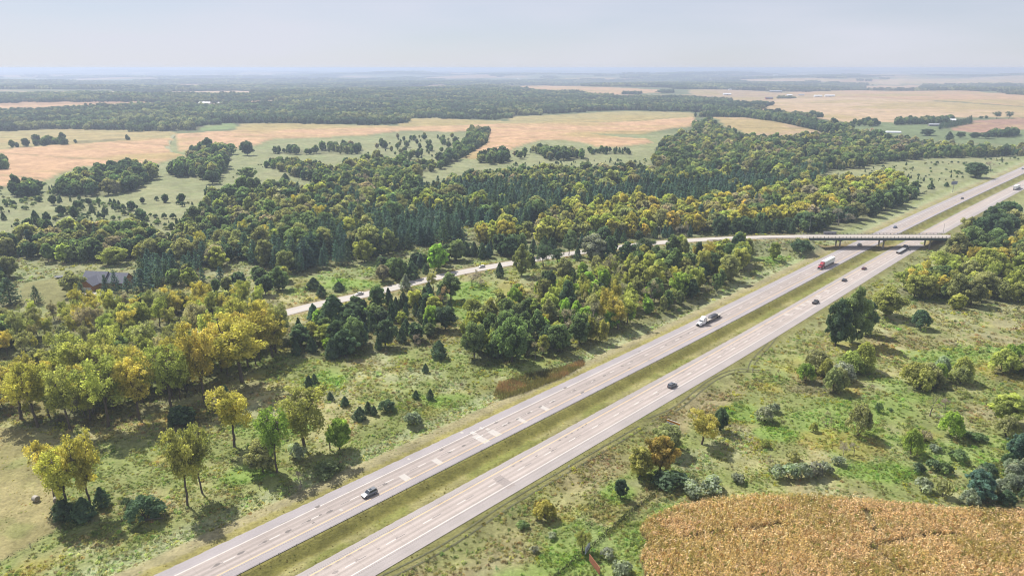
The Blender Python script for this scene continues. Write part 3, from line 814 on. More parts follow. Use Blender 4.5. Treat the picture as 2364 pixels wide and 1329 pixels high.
ZONES_W = [
    # beyond the side road, far to near
    Z([(22, 345), (70, 345), (70, 337), (22, 338)], 9, D_MIX, (7, 13), 'in the first clump along the upper left field', True, 0.8),
    Z([(80, 338), (150, 338), (150, 330), (80, 331)], 9, D_MIX, (8, 15), 'in the tall clump along the upper left field', True, 0.8),
    Z([(170, 335), (300, 325), (300, 320), (170, 327)], 9, D_MIX, (6, 13), 'in the long hedge dividing the left fields', True, 0.7),
    Z([(-40, 398), (14, 396), (14, 376), (-40, 378)], 9, D_MIX, (10, 14), 'at the far left edge of the corn field'),
    Z([(30, 456), (95, 456), (95, 440), (30, 440)], 9, D_MIX, (12, 15), 'in the dark clump below the left corn field'),
    Z([(125, 452), (180, 457), (250, 452), (310, 442), (365, 412), (365, 400), (300, 396), (200, 407), (150, 427)], 8.5, G_MIX, (8, 16), 'in the belt along the left corn field', True, 0.85),
    Z([(385, 405), (420, 410), (480, 417), (500, 427), (522, 387), (527, 352), (440, 352), (440, 387)], 9, G_MIX, (9, 18), 'in the tall hedgerow by the field track', True, 0.8),
    Z([(620, 357), (830, 357), (830, 338), (670, 347)], 10, G_MIX, (6, 12), 'in the row under the middle corn field', True, 0.75),
    Z([(612, 387), (650, 397), (700, 417), (770, 428), (790, 405), (700, 378), (640, 376)], 9, M_MIX, (7, 11), 'in the thicket on the grey pasture'),
    Z([(760, 432), (800, 442), (970, 442), (960, 402), (860, 382), (790, 398)], 9, M_MIX, (11, 15), 'in the wood beside the small pond'),
    Z([(1085, 302), (1130, 307), (1120, 337), (1060, 372), (1010, 397), (1005, 377), (1050, 350), (1080, 325)], 9, G_MIX, (9, 13), 'in the hedgerow running up to the corn field'),
    Z([(840, 322), (1075, 312), (1045, 347), (1000, 372), (850, 372)], 19, G_MIX, (3, 10), 'scattered over the upper pasture', False, 0.72),
    Z([(840, 378), (1010, 385), (1000, 398), (900, 392), (845, 388)], 10, M_MIX, (8, 12), 'along the lower edge of the upper pasture'),
    Z([(1105, 380), (1172, 380), (1172, 361), (1105, 363)], 9, D_MIX, (10, 13), 'in the dark clump at the corn corner'),
    Z([(1180, 372), (1240, 360), (1240, 350), (1185, 360)], 12, M_MIX, (7, 10), 'between the two dark clumps below the corn', False),
    Z([(1250, 350), (1330, 357), (1350, 367), (1270, 374), (1232, 352)], 9, G_MIX, (9, 13), 'in the clump under the curved corn edge'),
    Z([(1360, 358), (1455, 358), (1455, 350), (1360, 350)], 10, C_MIX, (6, 9), 'in the cedar row under the curved corn edge'),
    Z([(1090, 400), (1200, 378), (1400, 372), (1500, 368), (1480, 398), (1300, 404), (1100, 412)], 15, S_MIX, (2, 6), 'scattered on the dry slope below the corn', False),
    Z([(1500, 384), (1520, 342), (1560, 322), (1610, 312), (1600, 292), (1640, 282), (1660, 302), (1720, 328), (1800, 327), (1900, 320), (1990, 312), (2080, 332), (2200, 348), (2330, 352), (2420, 362), (2300, 364), (2150, 367), (2050, 377), (2000, 388), (1900, 398), (1800, 402), (1650, 420), (1560, 412)], 9.2, M_MIX, (7, 15), 'in the broad wood below the right fields', True, 0.93),
    Z([(1600, 271), (1720, 273), (1800, 285), (1900, 308), (1965, 312), (1965, 299), (1900, 293), (1800, 271), (1700, 263)], 9.5, D_MIX, (11, 15), 'in the tree line between the two right fields'),
    Z([(1240, 408), (1480, 400), (1560, 414), (1640, 424), (1500, 430), (1300, 440), (1080, 442), (1000, 445), (1080, 420)], 9, M_MIX, (10, 14), 'in the wood behind the pines'),
    Z([(1960, 293), (2028, 294), (2028, 287), (1970, 287)], 14, D_MIX, (9, 13), 'on the green paddock edge', False),
    Z([(2065, 290), (2195, 286), (2198, 277), (2070, 284)], 9, D_MIX, (9, 13), 'in the row behind the white farm shed'),
    Z([(2165, 300), (2242, 287), (2242, 279), (2170, 294)], 7, [('pine', 'dark green', 1)], (9, 11), 'in the dark windbreak by the white farm shed'),
    Z([(2280, 318), (2348, 318), (2348, 307), (2285, 311)], 9, D_MIX, (9, 12), 'in the clump under the brown field'),
    Z([(1900, 405), (2050, 385), (2200, 372), (2330, 366), (2364, 372), (2290, 392), (2200, 420), (2120, 430), (2100, 415)], 14, S_MIX, (1.5, 5), 'scattered over the far roadside pasture', False, 0.8),
    # the forest between pasture and side road
    Z([(0, 470), (60, 458), (260, 472), (400, 462), (470, 470), (430, 520), (410, 562), (300, 588), (150, 560), (0, 592), (-120, 600), (-120, 470)], 10, S_MIX + [('broadleaf', 'dark green', 1.6), ('broadleaf', 'green', 1.2)], (2.5, 9), 'scattered over the pasture left of the forest', False, 0.8),
    Z([(440, 512), (480, 460), (560, 442), (740, 437), (900, 447), (740, 482), (600, 522), (470, 562), (400, 580)], 9.6, M_MIX, (7, 15), 'in the upper left of the forest', True, 0.9),
    Z([(400, 602), (470, 562), (600, 522), (740, 482), (900, 452), (960, 455), (980, 490), (860, 502), (740, 532), (640, 552), (560, 602), (450, 642)], 9.4, M_MIX + [('cottonwood', 'olive', 1.6), ('cottonwood', 'golden', 0.8), ('pine', 'blue-green', 4.5)], (10, 17), 'in the mixed heart of the forest'),
    Z([(560, 602), (700, 642), (760, 622), (860, 602), (960, 572), (1070, 562), (1050, 532), (960, 512), (860, 502), (740, 532), (640, 552)], 7.2, P_MIX, (14, 19), 'in the pine stand above the white cars'),
    Z([(960, 452), (1080, 442), (1300, 442), (1500, 430), (1640, 424), (1760, 427), (1850, 407), (1905, 402), (1880, 432), (1800, 452), (1600, 482), (1480, 484), (1300, 492), (1240, 530), (1130, 540), (1060, 522), (980, 492)], 7.2, P_MIX, (13, 18), 'in the large dark pine plantation'),
    Z([(1080, 545), (1130, 540), (1240, 530), (1300, 492), (1480, 484), (1600, 482), (1800, 452), (1890, 432), (2060, 420), (2092, 437), (2000, 477), (1900, 512), (1700, 532), (1480, 547), (1250, 562), (1100, 567)], 8.8, YB_MIX, (8, 15), 'in the yellowing belt behind the side road'),
    Z([(1070, 585), (1250, 572), (1480, 552), (1700, 537), (1870, 519), (1960, 495), (2090, 450), (2112, 442), (2117, 460), (2000, 512), (1890, 537), (1760, 543), (1500, 556), (1330, 574), (1180, 594), (1080, 604)], 7.5, C_MIX, (9, 15), 'in the dark front row along the side road'),
    Z([(840, 640), (900, 622), (1060, 592), (1080, 602), (1000, 628), (900, 652)], 8, C_MIX, (7, 12), 'between pine stand and side road'),
    Z([(-100, 600), (0, 600), (40, 600), (185, 608), (330, 600), (400, 612), (400, 580), (330, 548), (260, 542), (100, 548), (0, 572), (-100, 580)], 8.5, M_MIX, (9, 14), 'in the thicket behind the house'),
    Z([(310, 668), (400, 662), (480, 660), (560, 645), (450, 642), (400, 612), (330, 612), (320, 640)], 7.0, P_MIX, (9, 13), 'among the spruces right of the house'),
    Z([(480, 680), (560, 645), (700, 645), (660, 680), (560, 700)], 11, M_MIX, (8, 12), 'in the open grove left of the white cars', False),
    Z([(-80, 700), (35, 690), (40, 640), (0, 625), (-80, 630)], 8, M_MIX, (8, 12), 'at the left edge beside the lawn'),
    Z([(-60, 770), (150, 728), (330, 716), (480, 710), (640, 690), (660, 715), (540, 738), (360, 768), (150, 812), (0, 836), (-60, 840)], 8.2, Y_MIX, (9, 15), 'between the house and the side road', True, 0.9),
    # between the side road and the highway
    Z([(-80, 905), (0, 886), (180, 850), (370, 812), (560, 772), (690, 742), (640, 830), (560, 872), (400, 930), (280, 985), (100, 992), (0, 962), (-80, 960)], 8.4, Y_MIX, (13, 23), 'in the tall grove left of the highway', True, 0.95),
    Z([(380, 990), (430, 940), (560, 890), (600, 870), (620, 890), (540, 930), (460, 990)], 8, C_MIX, (4, 8), 'in the undergrowth in front of the tall grove'),
    Z([(640, 790), (700, 745), (780, 720), (900, 700), (1040, 685), (1050, 740), (1000, 802), (900, 812), (760, 832), (680, 820)], 7.6, C_MIX + [('broadleaf', 'yellow-green', 1.6), ('broadleaf', 'bright green', 1.2), ('cedar', 'dark green', 3)], (6, 13), 'in the cedar thicket by the side road'),
    Z([(1080, 850), (1085, 770), (1150, 705), (1250, 655), (1400, 622), (1520, 602), (1640, 592), (1715, 580), (1728, 602), (1700, 640), (1640, 692), (1560, 732), (1420, 772), (1330, 825), (1200, 838)], 8.0, GR_MIX, (8, 16), 'in the mixed grove beside the highway', True, 0.87),
    Z([(1190, 612), (1330, 592), (1480, 572), (1490, 580), (1340, 602), (1210, 632)], 12, C_MIX, (8, 12), 'on the near verge of the side road', False),
    # right of the highway
    Z([(2060, 672), (2120, 645), (2185, 612), (2260, 585), (2480, 570), (2480, 690), (2280, 702), (2200, 716), (2110, 700)], 9.2, RG_MIX, (9, 16), 'in the yellowing grove right of the bridge'),
    Z([(2218, 545), (2275, 508), (2335, 502), (2345, 535), (2280, 575), (2225, 580)], 9, D_MIX, (12, 16), 'in the dark clump behind the bridge'),
    Z([(2190, 590), (2290, 565), (2480, 555), (2480, 575), (2260, 590)], 9, RG_MIX, (9, 13), 'at the back of the right hand grove'),
    Z([(2085, 905), (2120, 870), (2200, 850), (2230, 880), (2200, 905)], 7.0, WL_MIX, (8, 12), 'in the willow clump on the right meadow'),
    Z([(2290, 850), (2364, 830), (2480, 830), (2480, 900), (2364, 885), (2300, 880)], 8, WL_MIX, (8, 12), 'at the right edge of the meadow'),
    Z([(1830, 905), (1850, 870), (1900, 850), (1985, 830), (2000, 850), (1960, 890), (1920, 915)], 8.0, WL_MIX, (8, 12), 'in the willows below the great dark tree'),
    Z([(2200, 1165), (2240, 1120), (2290, 1070), (2364, 1040), (2480, 1040), (2480, 1172), (2364, 1172)], 4.9, [('willow', 'silvery', 3), ('willow', 'dark green', 2), ('broadleaf', 'blue-green', 1.5)], (6.5, 10), 'in the thick grey clump above the corn'),
    Z([(-620, 930), (-85, 905), (-85, 800), (-620, 800)], 9.5, Y_MIX, (12, 20), 'beyond the left end of the tall grove'),
    Z([(-700, 780), (-85, 770), (-100, 600), (-125, 520), (-500, 500), (-800, 560)], 10.5, M_MIX, (8, 14), 'left of the house', True, 0.85),
    Z([(-100, 440), (130, 425), (200, 468), (330, 480), (280, 492), (60, 470), (-100, 480)], 13, S_MIX, (2, 6), 'scattered under the left corn field', False),
    Z([(410, 440), (480, 428), (560, 385), (650, 376), (720, 405), (750, 430), (600, 440)], 26, S_MIX, (1.5, 4), 'dotted over the grey pasture', False),
    Z([(1700, 1040), (1800, 960), (2000, 940), (2200, 930), (2300, 1000), (2250, 1060), (2050, 1060), (1900, 1040)], 13, [('shrub', 'green', 2), ('shrub', 'olive', 2), ('shrub', 'silvery', 1.5), ('willow', 'yellow-green', 1), ('bare', 'grey', 0.6)], (1.5, 4.5), 'dotted over the right meadow', False),
]
for z in ZONES_W:
    z['poly'] = poly_px(z['px'])

# far belts of trees, only as woodland
FARW = [poly_px(q) for q in (
    [(-150, 303), (0, 300), (140, 295), (300, 298), (410, 302), (455, 299), (475, 282), (560, 283), (800, 287), (915, 289), (935, 273), (1070, 274), (1170, 278), (1176, 268), (1440, 254), (1600, 258), (1700, 262), (1735, 256), (1960, 247), (1945, 238), (1790, 240), (1735, 244), (1600, 228), (1480, 227), (1300, 223), (1100, 215), (1015, 236), (830, 240), (700, 241), (640, 241), (500, 248), (330, 248), (170, 256), (0, 265), (-150, 268)],
    [(-150, 240), (330, 236), (470, 240), (640, 231), (830, 231), (1100, 214), (1140, 200), (900, 206), (640, 202), (300, 207), (-150, 206)],
    [(2110, 209), (2230, 208), (2364, 219), (2600, 232), (2600, 210), (2364, 200), (2220, 201), (2130, 203)],
    [(1560, 206), (1790, 206), (1990, 208), (2040, 200), (1900, 196), (1700, 198), (1560, 198)],
    [(-150, 200), (500, 196), (900, 203), (1130, 192), (1130, 184), (700, 186), (-150, 186)])]

# ------------------------------------------------------------------ plant shapes
def leafquads(Cn, N, S, asp=0.62, rng=RNG):
    n = len(Cn)
    N = N / np.maximum(1e-6, np.linalg.norm(N, axis=1))[:, None]
    q = rng.normal(size=(n, 3))
    T = np.cross(N, q); T /= np.maximum(1e-6, np.linalg.norm(T, axis=1))[:, None]
    B = np.cross(N, T)
    S = np.asarray(S)[:, None]
    j = lambda: (0.75 + 0.5 * rng.random((n, 1)))
    V = np.stack([Cn + T * S * j(), Cn + B * S * asp * j(), Cn - T * S * j(), Cn - B * S * asp * j()], 1).reshape(-1, 3)
    F = np.arange(4 * n).reshape(-1, 4)
    return V, F

def rdirs(n, rng):
    d = rng.normal(size=(n, 3)); return d / np.linalg.norm(d, axis=1)[:, None]

def lobes_crown(lobes, per_area, leaf, rng, up=0.25, shell=0.55, hang=0.0):
    """leaf clumps over each lobe (cx,cy,cz,rx,rz,var)"""
    Cs, Ns, Vr = [], [], []
    for (cx, cy, cz, rx, rz, va) in lobes:
        n = max(6, int(per_area * (rx * rx * 2 + rx * rz * 2)))
        d = rdirs(n, rng)
        keep = rng.random(n) < (0.55 + 0.45 * d[:, 2] + 0.3)
        d = d[keep]; n = len(d)
        rad = shell + (1 - shell) * rng.random(n) ** 0.6
        p = np.stack([cx + d[:, 0] * rx * rad, cy + d[:, 1] * rx * rad, cz + d[:, 2] * rz * rad - hang * (1 - d[:, 2]) * rad], 1)
        Cs.append(p); nn = d * 0.8 + rng.normal(size=(n, 3)) * 0.55; nn[:, 2] += up; Ns.append(nn)
        Vr.append(np.clip(va + 0.22 * rng.normal(size=n), 0, 1))
    Cs = np.concatenate(Cs); Ns = np.concatenate(Ns); Vr = np.concatenate(Vr)
    S = leaf * (0.6 + 0.8 * rng.random(len(Cs)))
    V, F = leafquads(Cs, Ns, S, rng=rng)
    return V, F, np.repeat(Vr, 4)

def tubes(list_of, n=5):
    mb = MB()
    for pts, rad in list_of:
        mb.tube(pts, rad, n, cap=False)
    return np.array(mb.v), np.array(mb.f)

def limb(a, b, r0, r1, rng, k=3, sag=0.06):
    a = np.array(a, float); b = np.array(b, float); L = np.linalg.norm(b - a)
    pts = [tuple(a + (b - a) * t + (rng.normal(size=3) * L * sag if 0 < t < 1 else 0)) for t in np.linspace(0, 1, k + 1)]
    return pts, [r0 + (r1 - r0) * t for t in np.linspace(0, 1, k + 1)]

def make_broadleaf(seed, h=12.0, w=9.5, base=None, nl=60, leaf=0.30, dens=42.0, lod=1.0):
    """rounded, oval or pyramidal crown of uneven boughs"""
    rng = np.random.default_rng(seed)
    form = rng.integers(0, 3)
    if base is None: base = 0.03 + 0.15 * rng.random()
    lobes = []; br = []
    zc = h * (base + (1 - base) * 0.50); ch = h * (1 - base) * 0.5
    top = (rng.normal() * 0.3, rng.normal() * 0.3, h * 0.66)
    br.append(limb((0, 0, -0.3), top, 0.026 * h, 0.010 * h, rng, 4, 0.02))
    ga = 2.39996; ph = rng.random() * 6; e1, e2, p1, p2 = 0.10 + 0.16 * rng.random(), 0.08 + 0.14 * rng.random(), rng.random() * 6, rng.random() * 6
    for k in range(nl):
        zz = 1 - 2 * (k + 0.5) / nl
        a = k * ga + ph + rng.normal() * 0.25
        rr = math.sqrt(max(0, 1 - zz * zz))
        if form == 1: rr *= 0.86
        if form == 2: rr = min(rr, 1.15) * (0.98 - 0.42 * max(0, zz)) * (1.0 if zz > -0.6 else 0.9)
        q = (0.58 + 0.36 * rng.random() ** 1.5) * (1 + e1 * math.sin(2 * a + p1) + e2 * math.sin(3 * a + p2 + 2 * zz))
        cx = math.cos(a) * rr * w * 0.5 * q; cy = math.sin(a) * rr * w * 0.5 * q
        cz = zc + zz * ch * (0.62 + 0.34 * rng.random())
        rx = w * (0.065 + 0.10 * rng.random() ** 1.4)
        lobes.append((cx, cy, cz, rx, rx * (0.65 + 0.45 * rng.random()), rng.random()))
        if k % 3 == 0:
            br.append(limb((top[0] * 0.5, top[1] * 0.5, max(h * base * 0.8, min(cz - 0.1 * h, h * 0.55)) * (0.7 + 0.25 * rng.random())), (cx * 0.95, cy * 0.95, cz), 0.008 * h, 0.002 * h, rng))
    lobes.append((0, 0, zc, w * 0.26, ch * 0.62, 0.3))
    lf = lobes_crown(lobes, dens * lod, leaf, rng, shell=0.3)
    return lf, tubes(br)

def make_cottonwood(seed, h=18.0, w=11.0, base=0.32, nl=70, leaf=0.27, dens=17.0, lod=1.0):
    rng = np.random.default_rng(seed)
    lobes = []; br = []
    fork = h * (base - 0.02)
    lean = rng.normal(size=2) * 0.03 * h
    br.append(limb((0, 0, -0.3), (lean[0], lean[1], fork), 0.022 * h, 0.015 * h, rng, 4, 0.015))
    nm = int(rng.integers(3, 6)); ends = []
    for i in range(nm):
        a = 2 * math.pi * (i + 0.6 * rng.random()) / nm
        rad = w * (0.16 + 0.14 * rng.random())
        e = (lean[0] + math.cos(a) * rad, lean[1] + math.sin(a) * rad, h * (0.68 + 0.22 * rng.random()))
        pts, rd = limb((lean[0], lean[1], fork), e, 0.012 * h, 0.004 * h, rng, 4, 0.03)
        br.append((pts, rd)); ends.append(pts)
    for k in range(nl):
        pts = ends[k % nm]
        p = np.array(pts[int(rng.integers(1, 5))])
        a = rng.random() * 6.283; rad = w * (0.05 + 0.30 * rng.random())
        c = p + np.array([math.cos(a) * rad, math.sin(a) * rad, h * (-0.08 + 0.17 * rng.random())])
        q = np.hypot(c[0], c[1]); lim = w * 0.42
        if q > lim: c[:2] *= lim / q
        c[2] = min(max(c[2], h * base * 1.05), h * 0.95)
        rx = w * (0.075 + 0.075 * rng.random())
        lobes.append((c[0], c[1], c[2], rx, rx * (0.9 + 0.5 * rng.random()), rng.random()))
        br.append(limb(p, c, 0.0045 * h, 0.0015 * h, rng, 2))
    lf = lobes_crown(lobes, dens * lod, leaf, rng, shell=0.12)
    return lf, tubes(br)

def make_willow(seed, h=8.0, w=8.0, nl=36, leaf=0.30, dens=30.0, lod=1.0):
    rng = np.random.default_rng(seed)
    lobes = []; br = []
    for i in range(4):
        a = i * 1.57 + rng.random(); br.append(limb((0, 0, -0.2), (math.cos(a) * w * 0.22, math.sin(a) * w * 0.22, h * 0.6), 0.02 * h, 0.006 * h, rng))
    for k in range(nl):
        a = k * 2.4 + rng.random() * 0.7; q = math.sqrt((k + 0.5) / nl)
        rad = w * 0.40 * q
        cz = h * (0.80 - 0.48 * q ** 2.2) * (0.9 + 0.2 * rng.random())
        rx = w * (0.09 + 0.06 * rng.random())
        lobes.append((math.cos(a) * rad, math.sin(a) * rad, cz, rx, rx * 0.9, rng.random()))
    lf = lobes_crown(lobes, dens * lod, leaf, rng, shell=0.45, hang=0.05 * h)
    return lf, tubes(br)

def make_shrub(seed, h=2.6, w=3.6, nl=9, leaf=0.24, dens=40.0, lod=1.0):
    rng = np.random.default_rng(seed)
    lobes = []; br = []
    for k in range(nl):
        a = k * 2.4 + rng.random(); q = math.sqrt((k + 0.4) / nl); rad = w * 0.34 * q
        rx = w * (0.17 + 0.08 * rng.random())
        cz = h * (0.66 - 0.34 * q * q)
        lobes.append((math.cos(a) * rad, math.sin(a) * rad, cz, rx, rx * 0.8, rng.random()))
        if k < 5: br.append(limb((0, 0, -0.1), (math.cos(a) * rad, math.sin(a) * rad, cz), 0.02 * h, 0.008 * h, rng, 2))
    lf = lobes_crown(lobes, dens * lod, leaf, rng, shell=0.4)
    return lf, tubes(br, 4)

def make_cedar(seed, h=6.0, w=3.2, n=1500, leaf=0.24, lod=1.0):
    rng = np.random.default_rng(seed)
    n = int(n * lod)
    t = rng.random(n) ** 0.8
    prof = np.where(t < 0.25, 0.72 + 0.28 * t / 0.25, ((1 - t) / 0.75) ** 0.75)
    a = rng.random(n) * 6.283
    bump = (1 + 0.30 * np.sin((3 + seed % 3) * a + 9 * t + seed) * np.sin(11 * t + seed)) * (1 + 0.12 * np.sin(a + seed))
    rad = w * 0.5 * prof * bump * (0.68 + 0.32 * rng.random(n) ** 0.5)
    Cn = np.stack([np.cos(a) * rad, np.sin(a) * rad, 0.03 * h + t * h * 0.97], 1)
    N = np.stack([np.cos(a), np.sin(a), 0.35 + 0 * a], 1) + rng.normal(size=(n, 3)) * 0.45
    V, F = leafquads(Cn, N, leaf * (0.6 + 0.8 * rng.random(n)), 0.7, rng)
    va = np.clip(0.5 + 0.25 * np.sin(4 * a + 11 * t) + 0.2 * rng.normal(size=n), 0, 1)
    return (V, F, np.repeat(va, 4)), tubes([limb((0, 0, -0.2), (0, 0, h * 0.85), 0.03 * h, 0.006 * h, rng, 2, 0.0)], 5)

def make_pine(seed, h=16.0, w=7.0, levels=17, leaf=0.42, per=9, lod=1.0):
    rng = np.random.default_rng(seed)
    Cs, Ns, Vr = [], [], []; br = [limb((0, 0, -0.3), (rng.normal() * 0.2, rng.normal() * 0.2, h * 0.97), 0.016 * h, 0.003 * h, rng, 4, 0.006)]
    for l in range(levels):
        t = (l + 0.3 * rng.random()) / levels
        zz = h * (0.10 + 0.88 * t)
        R = w * 0.5 * (1 - t) ** 0.8 * (0.8 + 0.35 * rng.random()) + 0.25
        nb = int(rng.integers(5, 8)) if t < 0.85 else 4
        ph = rng.random() * 6
        for b in range(nb):
            a = ph + 6.283 * b / nb + rng.normal() * 0.15
            R2 = R * (0.75 + 0.45 * rng.random())
            va = rng.random()
            m = max(3, int(per * lod * (0.5 + R2 / (w * 0.5))))
            q = 0.25 + 0.75 * rng.random(m) ** 0.7
            up = 0.10 + 0.22 * t
            px_ = np.cos(a) * R2 * q; py = np.sin(a) * R2 * q; pz = zz + R2 * q * up - 0.10 * R2 * q * q
            sp = 0.16 * R2 * q
            jit = rng.normal(size=(m, 3)) * np.stack([sp, sp, 0.25 * sp + 0.08], 1)
            Cs.append(np.stack([px_, py, pz], 1) + jit)
            nn = np.tile([np.cos(a) * 0.35, np.sin(a) * 0.35, 0.9], (m, 1)) + rng.normal(size=(m, 3)) * 0.4; Ns.append(nn)
            Vr.append(np.clip(0.25 + 0.5 * q * va + 0.15 * rng.normal(size=m), 0, 1))
    Cs = np.concatenate(Cs); Ns = np.concatenate(Ns); Vr = np.concatenate(Vr)
    V, F = leafquads(Cs, Ns, leaf * (0.6 + 0.8 * rng.random(len(Cs))), 0.55, rng)
    return (V, F, np.repeat(Vr, 4)), tubes(br)

def make_bare(seed, h=11.0, w=8.0, lod=1.0):
    rng = np.random.default_rng(seed)
    br = []; tips = []
    def grow(p, d, L, r, depth):
        e = p + d * L
        br.append(limb(p, e, r, r * 0.6, rng, 2, 0.04))
        if depth == 0:
            tips.append((p, e)); return
        nb = 3 if depth > 1 else 4
        for k in range(nb):
            q = d + rng.normal(size=3) * 0.55; q[2] += 0.15; q /= np.linalg.norm(q)
            st = p + d * L * (0.55 + 0.45 * rng.random())
            grow(st, q, L * (0.62 + 0.16 * rng.random()), r * 0.55, depth - 1)
    grow(np.array([0, 0, -0.2]), np.array([0.03 * rng.normal(), 0.03 * rng.normal(), 1.0]), h * 0.34, 0.02 * h, 4 if lod >= 1 else 3)
    # the haze of last twigs: thin slivers round each tip
    Cs = []; Ns = []
    for p, e in tips:
        m = 5
        Cs.append(e + (p - e) * rng.random((m, 1)) * 0.8 + rng.normal(size=(m, 3)) * 0.28); Ns.append(rng.normal(size=(m, 3)))
    Cs = np.concatenate(Cs); Ns = np.concatenate(Ns)
    V, F = leafquads(Cs, Ns, 0.5 * (0.5 + rng.random(len(Cs))), 0.10, rng)
    return (V, F, np.repeat(rng.random(len(Cs)), 4)), tubes(br, 4)

bark = mat('bark', (0.105, 0.085, 0.070), 0.95, spec=0.1, var=0.3, scale=2.0)
bark_pale = mat('bark_pale', (0.19, 0.165, 0.14), 0.95, spec=0.1, var=0.25, scale=2.0)
leaf_o = leaf_mat('foliage', 'object', 0.52)
leaf_i = leaf_mat('foliage_stand', 'instance', 0.52)
KINDS = {  # name, builder, base height, base width, bark
    'cottonwood': ('cottonwood_tree', make_cottonwood, 18.0, 11.0, bark, 8),
    'broadleaf': ('broadleaf_tree', make_broadleaf, 12.0, 9.5, bark, 11),
    'willow': ('willow_tree', make_willow, 8.0, 8.0, bark, 4),
    'pine': ('pine_tree', make_pine, 16.0, 7.0, bark, 7),
    'cedar': ('cedar_tree', make_cedar, 6.0, 3.2, bark, 7),
    'shrub': ('shrub', make_shrub, 2.6, 3.6, bark_pale, 4),
    'bare': ('bare_tree', make_bare, 11.0, 8.0, bark_pale, 3)}
PROTO = {}; PROTO_LO = {}

def merged(name, lf, tk, mats):
    (V, F, va), (TV, TF) = lf, tk
    VV = np.concatenate([V, TV]); FF = np.concatenate([F, TF + len(V)])
    return mesh_np(name, VV, FF, mats, {'var': np.concatenate([va, np.full(len(TV), 0.5)])}, midx=np.concatenate([np.zeros(len(F), int), np.ones(len(TF), int)]))

def build_prototypes():
    for k, (nm, fn, h, w, bk, nv) in KINDS.items():
        PROTO[k] = []; PROTO_LO[k] = []
        for i in range(nv):
            lf, tk = fn(100 + 13 * i + hash_name(k))
            cm = mesh_np('crown', lf[0], lf[1], [leaf_o], {'var': lf[2]})
            tm = mesh_np('trunk', tk[0], tk[1], [bk], smooth=True)
            PROTO[k].append((cm, tm, merged(nm, lf, tk, [leaf_o, bk])))
        lo = dict(cottonwood=dict(leaf=0.85, lod=0.30), broadleaf=dict(leaf=0.80, lod=0.30), willow=dict(leaf=0.6, lod=0.35), pine=dict(leaf=0.75, lod=0.38), cedar=dict(leaf=0.42, lod=0.3), shrub=dict(leaf=0.42, lod=0.35), bare=dict(lod=0.5))[k]
        for i in range(min(nv, 7)):
            lf, tk = fn(500 + 7 * i + hash_name(k), **lo)
            PROTO_LO[k].append(merged(nm + '_stand', lf, tk, [leaf_i, bk]))

def hash_name(k):
    return sum(ord(c_) for c_ in k) % 97

# ------------------------------------------------------------------ instanced stands (stuff)
def gn_scatter(name, label, cat, protos, pts, rot, scl, idx, tint, kind='stuff'):
    """protos: meshes; one object whose points carry copies of them"""
    if len(pts) == 0:
        return None
    pc = bpy.data.collections.new(name + '_kinds')
    for i, pm in enumerate(protos):
        pc.objects.link(bpy.data.objects.new('%02d_%s' % (i, name), pm))
    me = bpy.data.meshes.new(name)
    me.vertices.add(len(pts)); me.vertices.foreach_set('co', np.asarray(pts, np.float32).ravel())
    a = me.attributes.new('rot', 'FLOAT_VECTOR', 'POINT'); a.data.foreach_set('vector', np.asarray(rot, np.float32).ravel())
    a = me.attributes.new('scl', 'FLOAT_VECTOR', 'POINT'); a.data.foreach_set('vector', np.asarray(scl, np.float32).ravel())
    a = me.attributes.new('idx', 'INT', 'POINT'); a.data.foreach_set('value', np.asarray(idx, np.int32))
    a = me.attributes.new('tint', 'FLOAT_COLOR', 'POINT'); t4 = np.concatenate([np.asarray(tint, np.float32), np.ones((len(pts), 1), np.float32)], 1); a.data.foreach_set('color', t4.ravel())
    ng = bpy.data.node_groups.new(name, 'GeometryNodeTree')
    ng.interface.new_socket('Geometry', in_out='INPUT', socket_type='NodeSocketGeometry')
    ng.interface.new_socket('Geometry', in_out='OUTPUT', socket_type='NodeSocketGeometry')
    N = ng.nodes; Lk = ng.links
    gi = N.new('NodeGroupInput'); go = N.new('NodeGroupOutput')
    ci = N.new('GeometryNodeCollectionInfo'); ci.inputs['Collection'].default_value = pc
    ci.inputs['Separate Children'].default_value = True; ci.inputs['Reset Children'].default_value = True
    ip = N.new('GeometryNodeInstanceOnPoints'); ip.inputs['Pick Instance'].default_value = True
    def na(nm, ty):
        q = N.new('GeometryNodeInputNamedAttribute'); q.data_type = ty; q.inputs['Name'].default_value = nm
        return next(o for o in q.outputs if o.enabled and o.name == 'Attribute')
    Lk.new(gi.outputs[0], ip.inputs['Points']); Lk.new(ci.outputs[0], ip.inputs['Instance'])
    Lk.new(na('idx', 'INT'), ip.inputs['Instance Index'])
    er = N.new('FunctionNodeEulerToRotation'); Lk.new(na('rot', 'FLOAT_VECTOR'), er.inputs[0]); Lk.new(er.outputs[0], ip.inputs['Rotation'])
    Lk.new(na('scl', 'FLOAT_VECTOR'), ip.inputs['Scale'])
    Lk.new(ip.outputs[0], go.inputs[0])
    o = link(name, me)
    md = o.modifiers.new('scatter', 'NODES'); md.node_group = ng
    o['label'] = label; o['category'] = cat; o['kind'] = kind
    return o
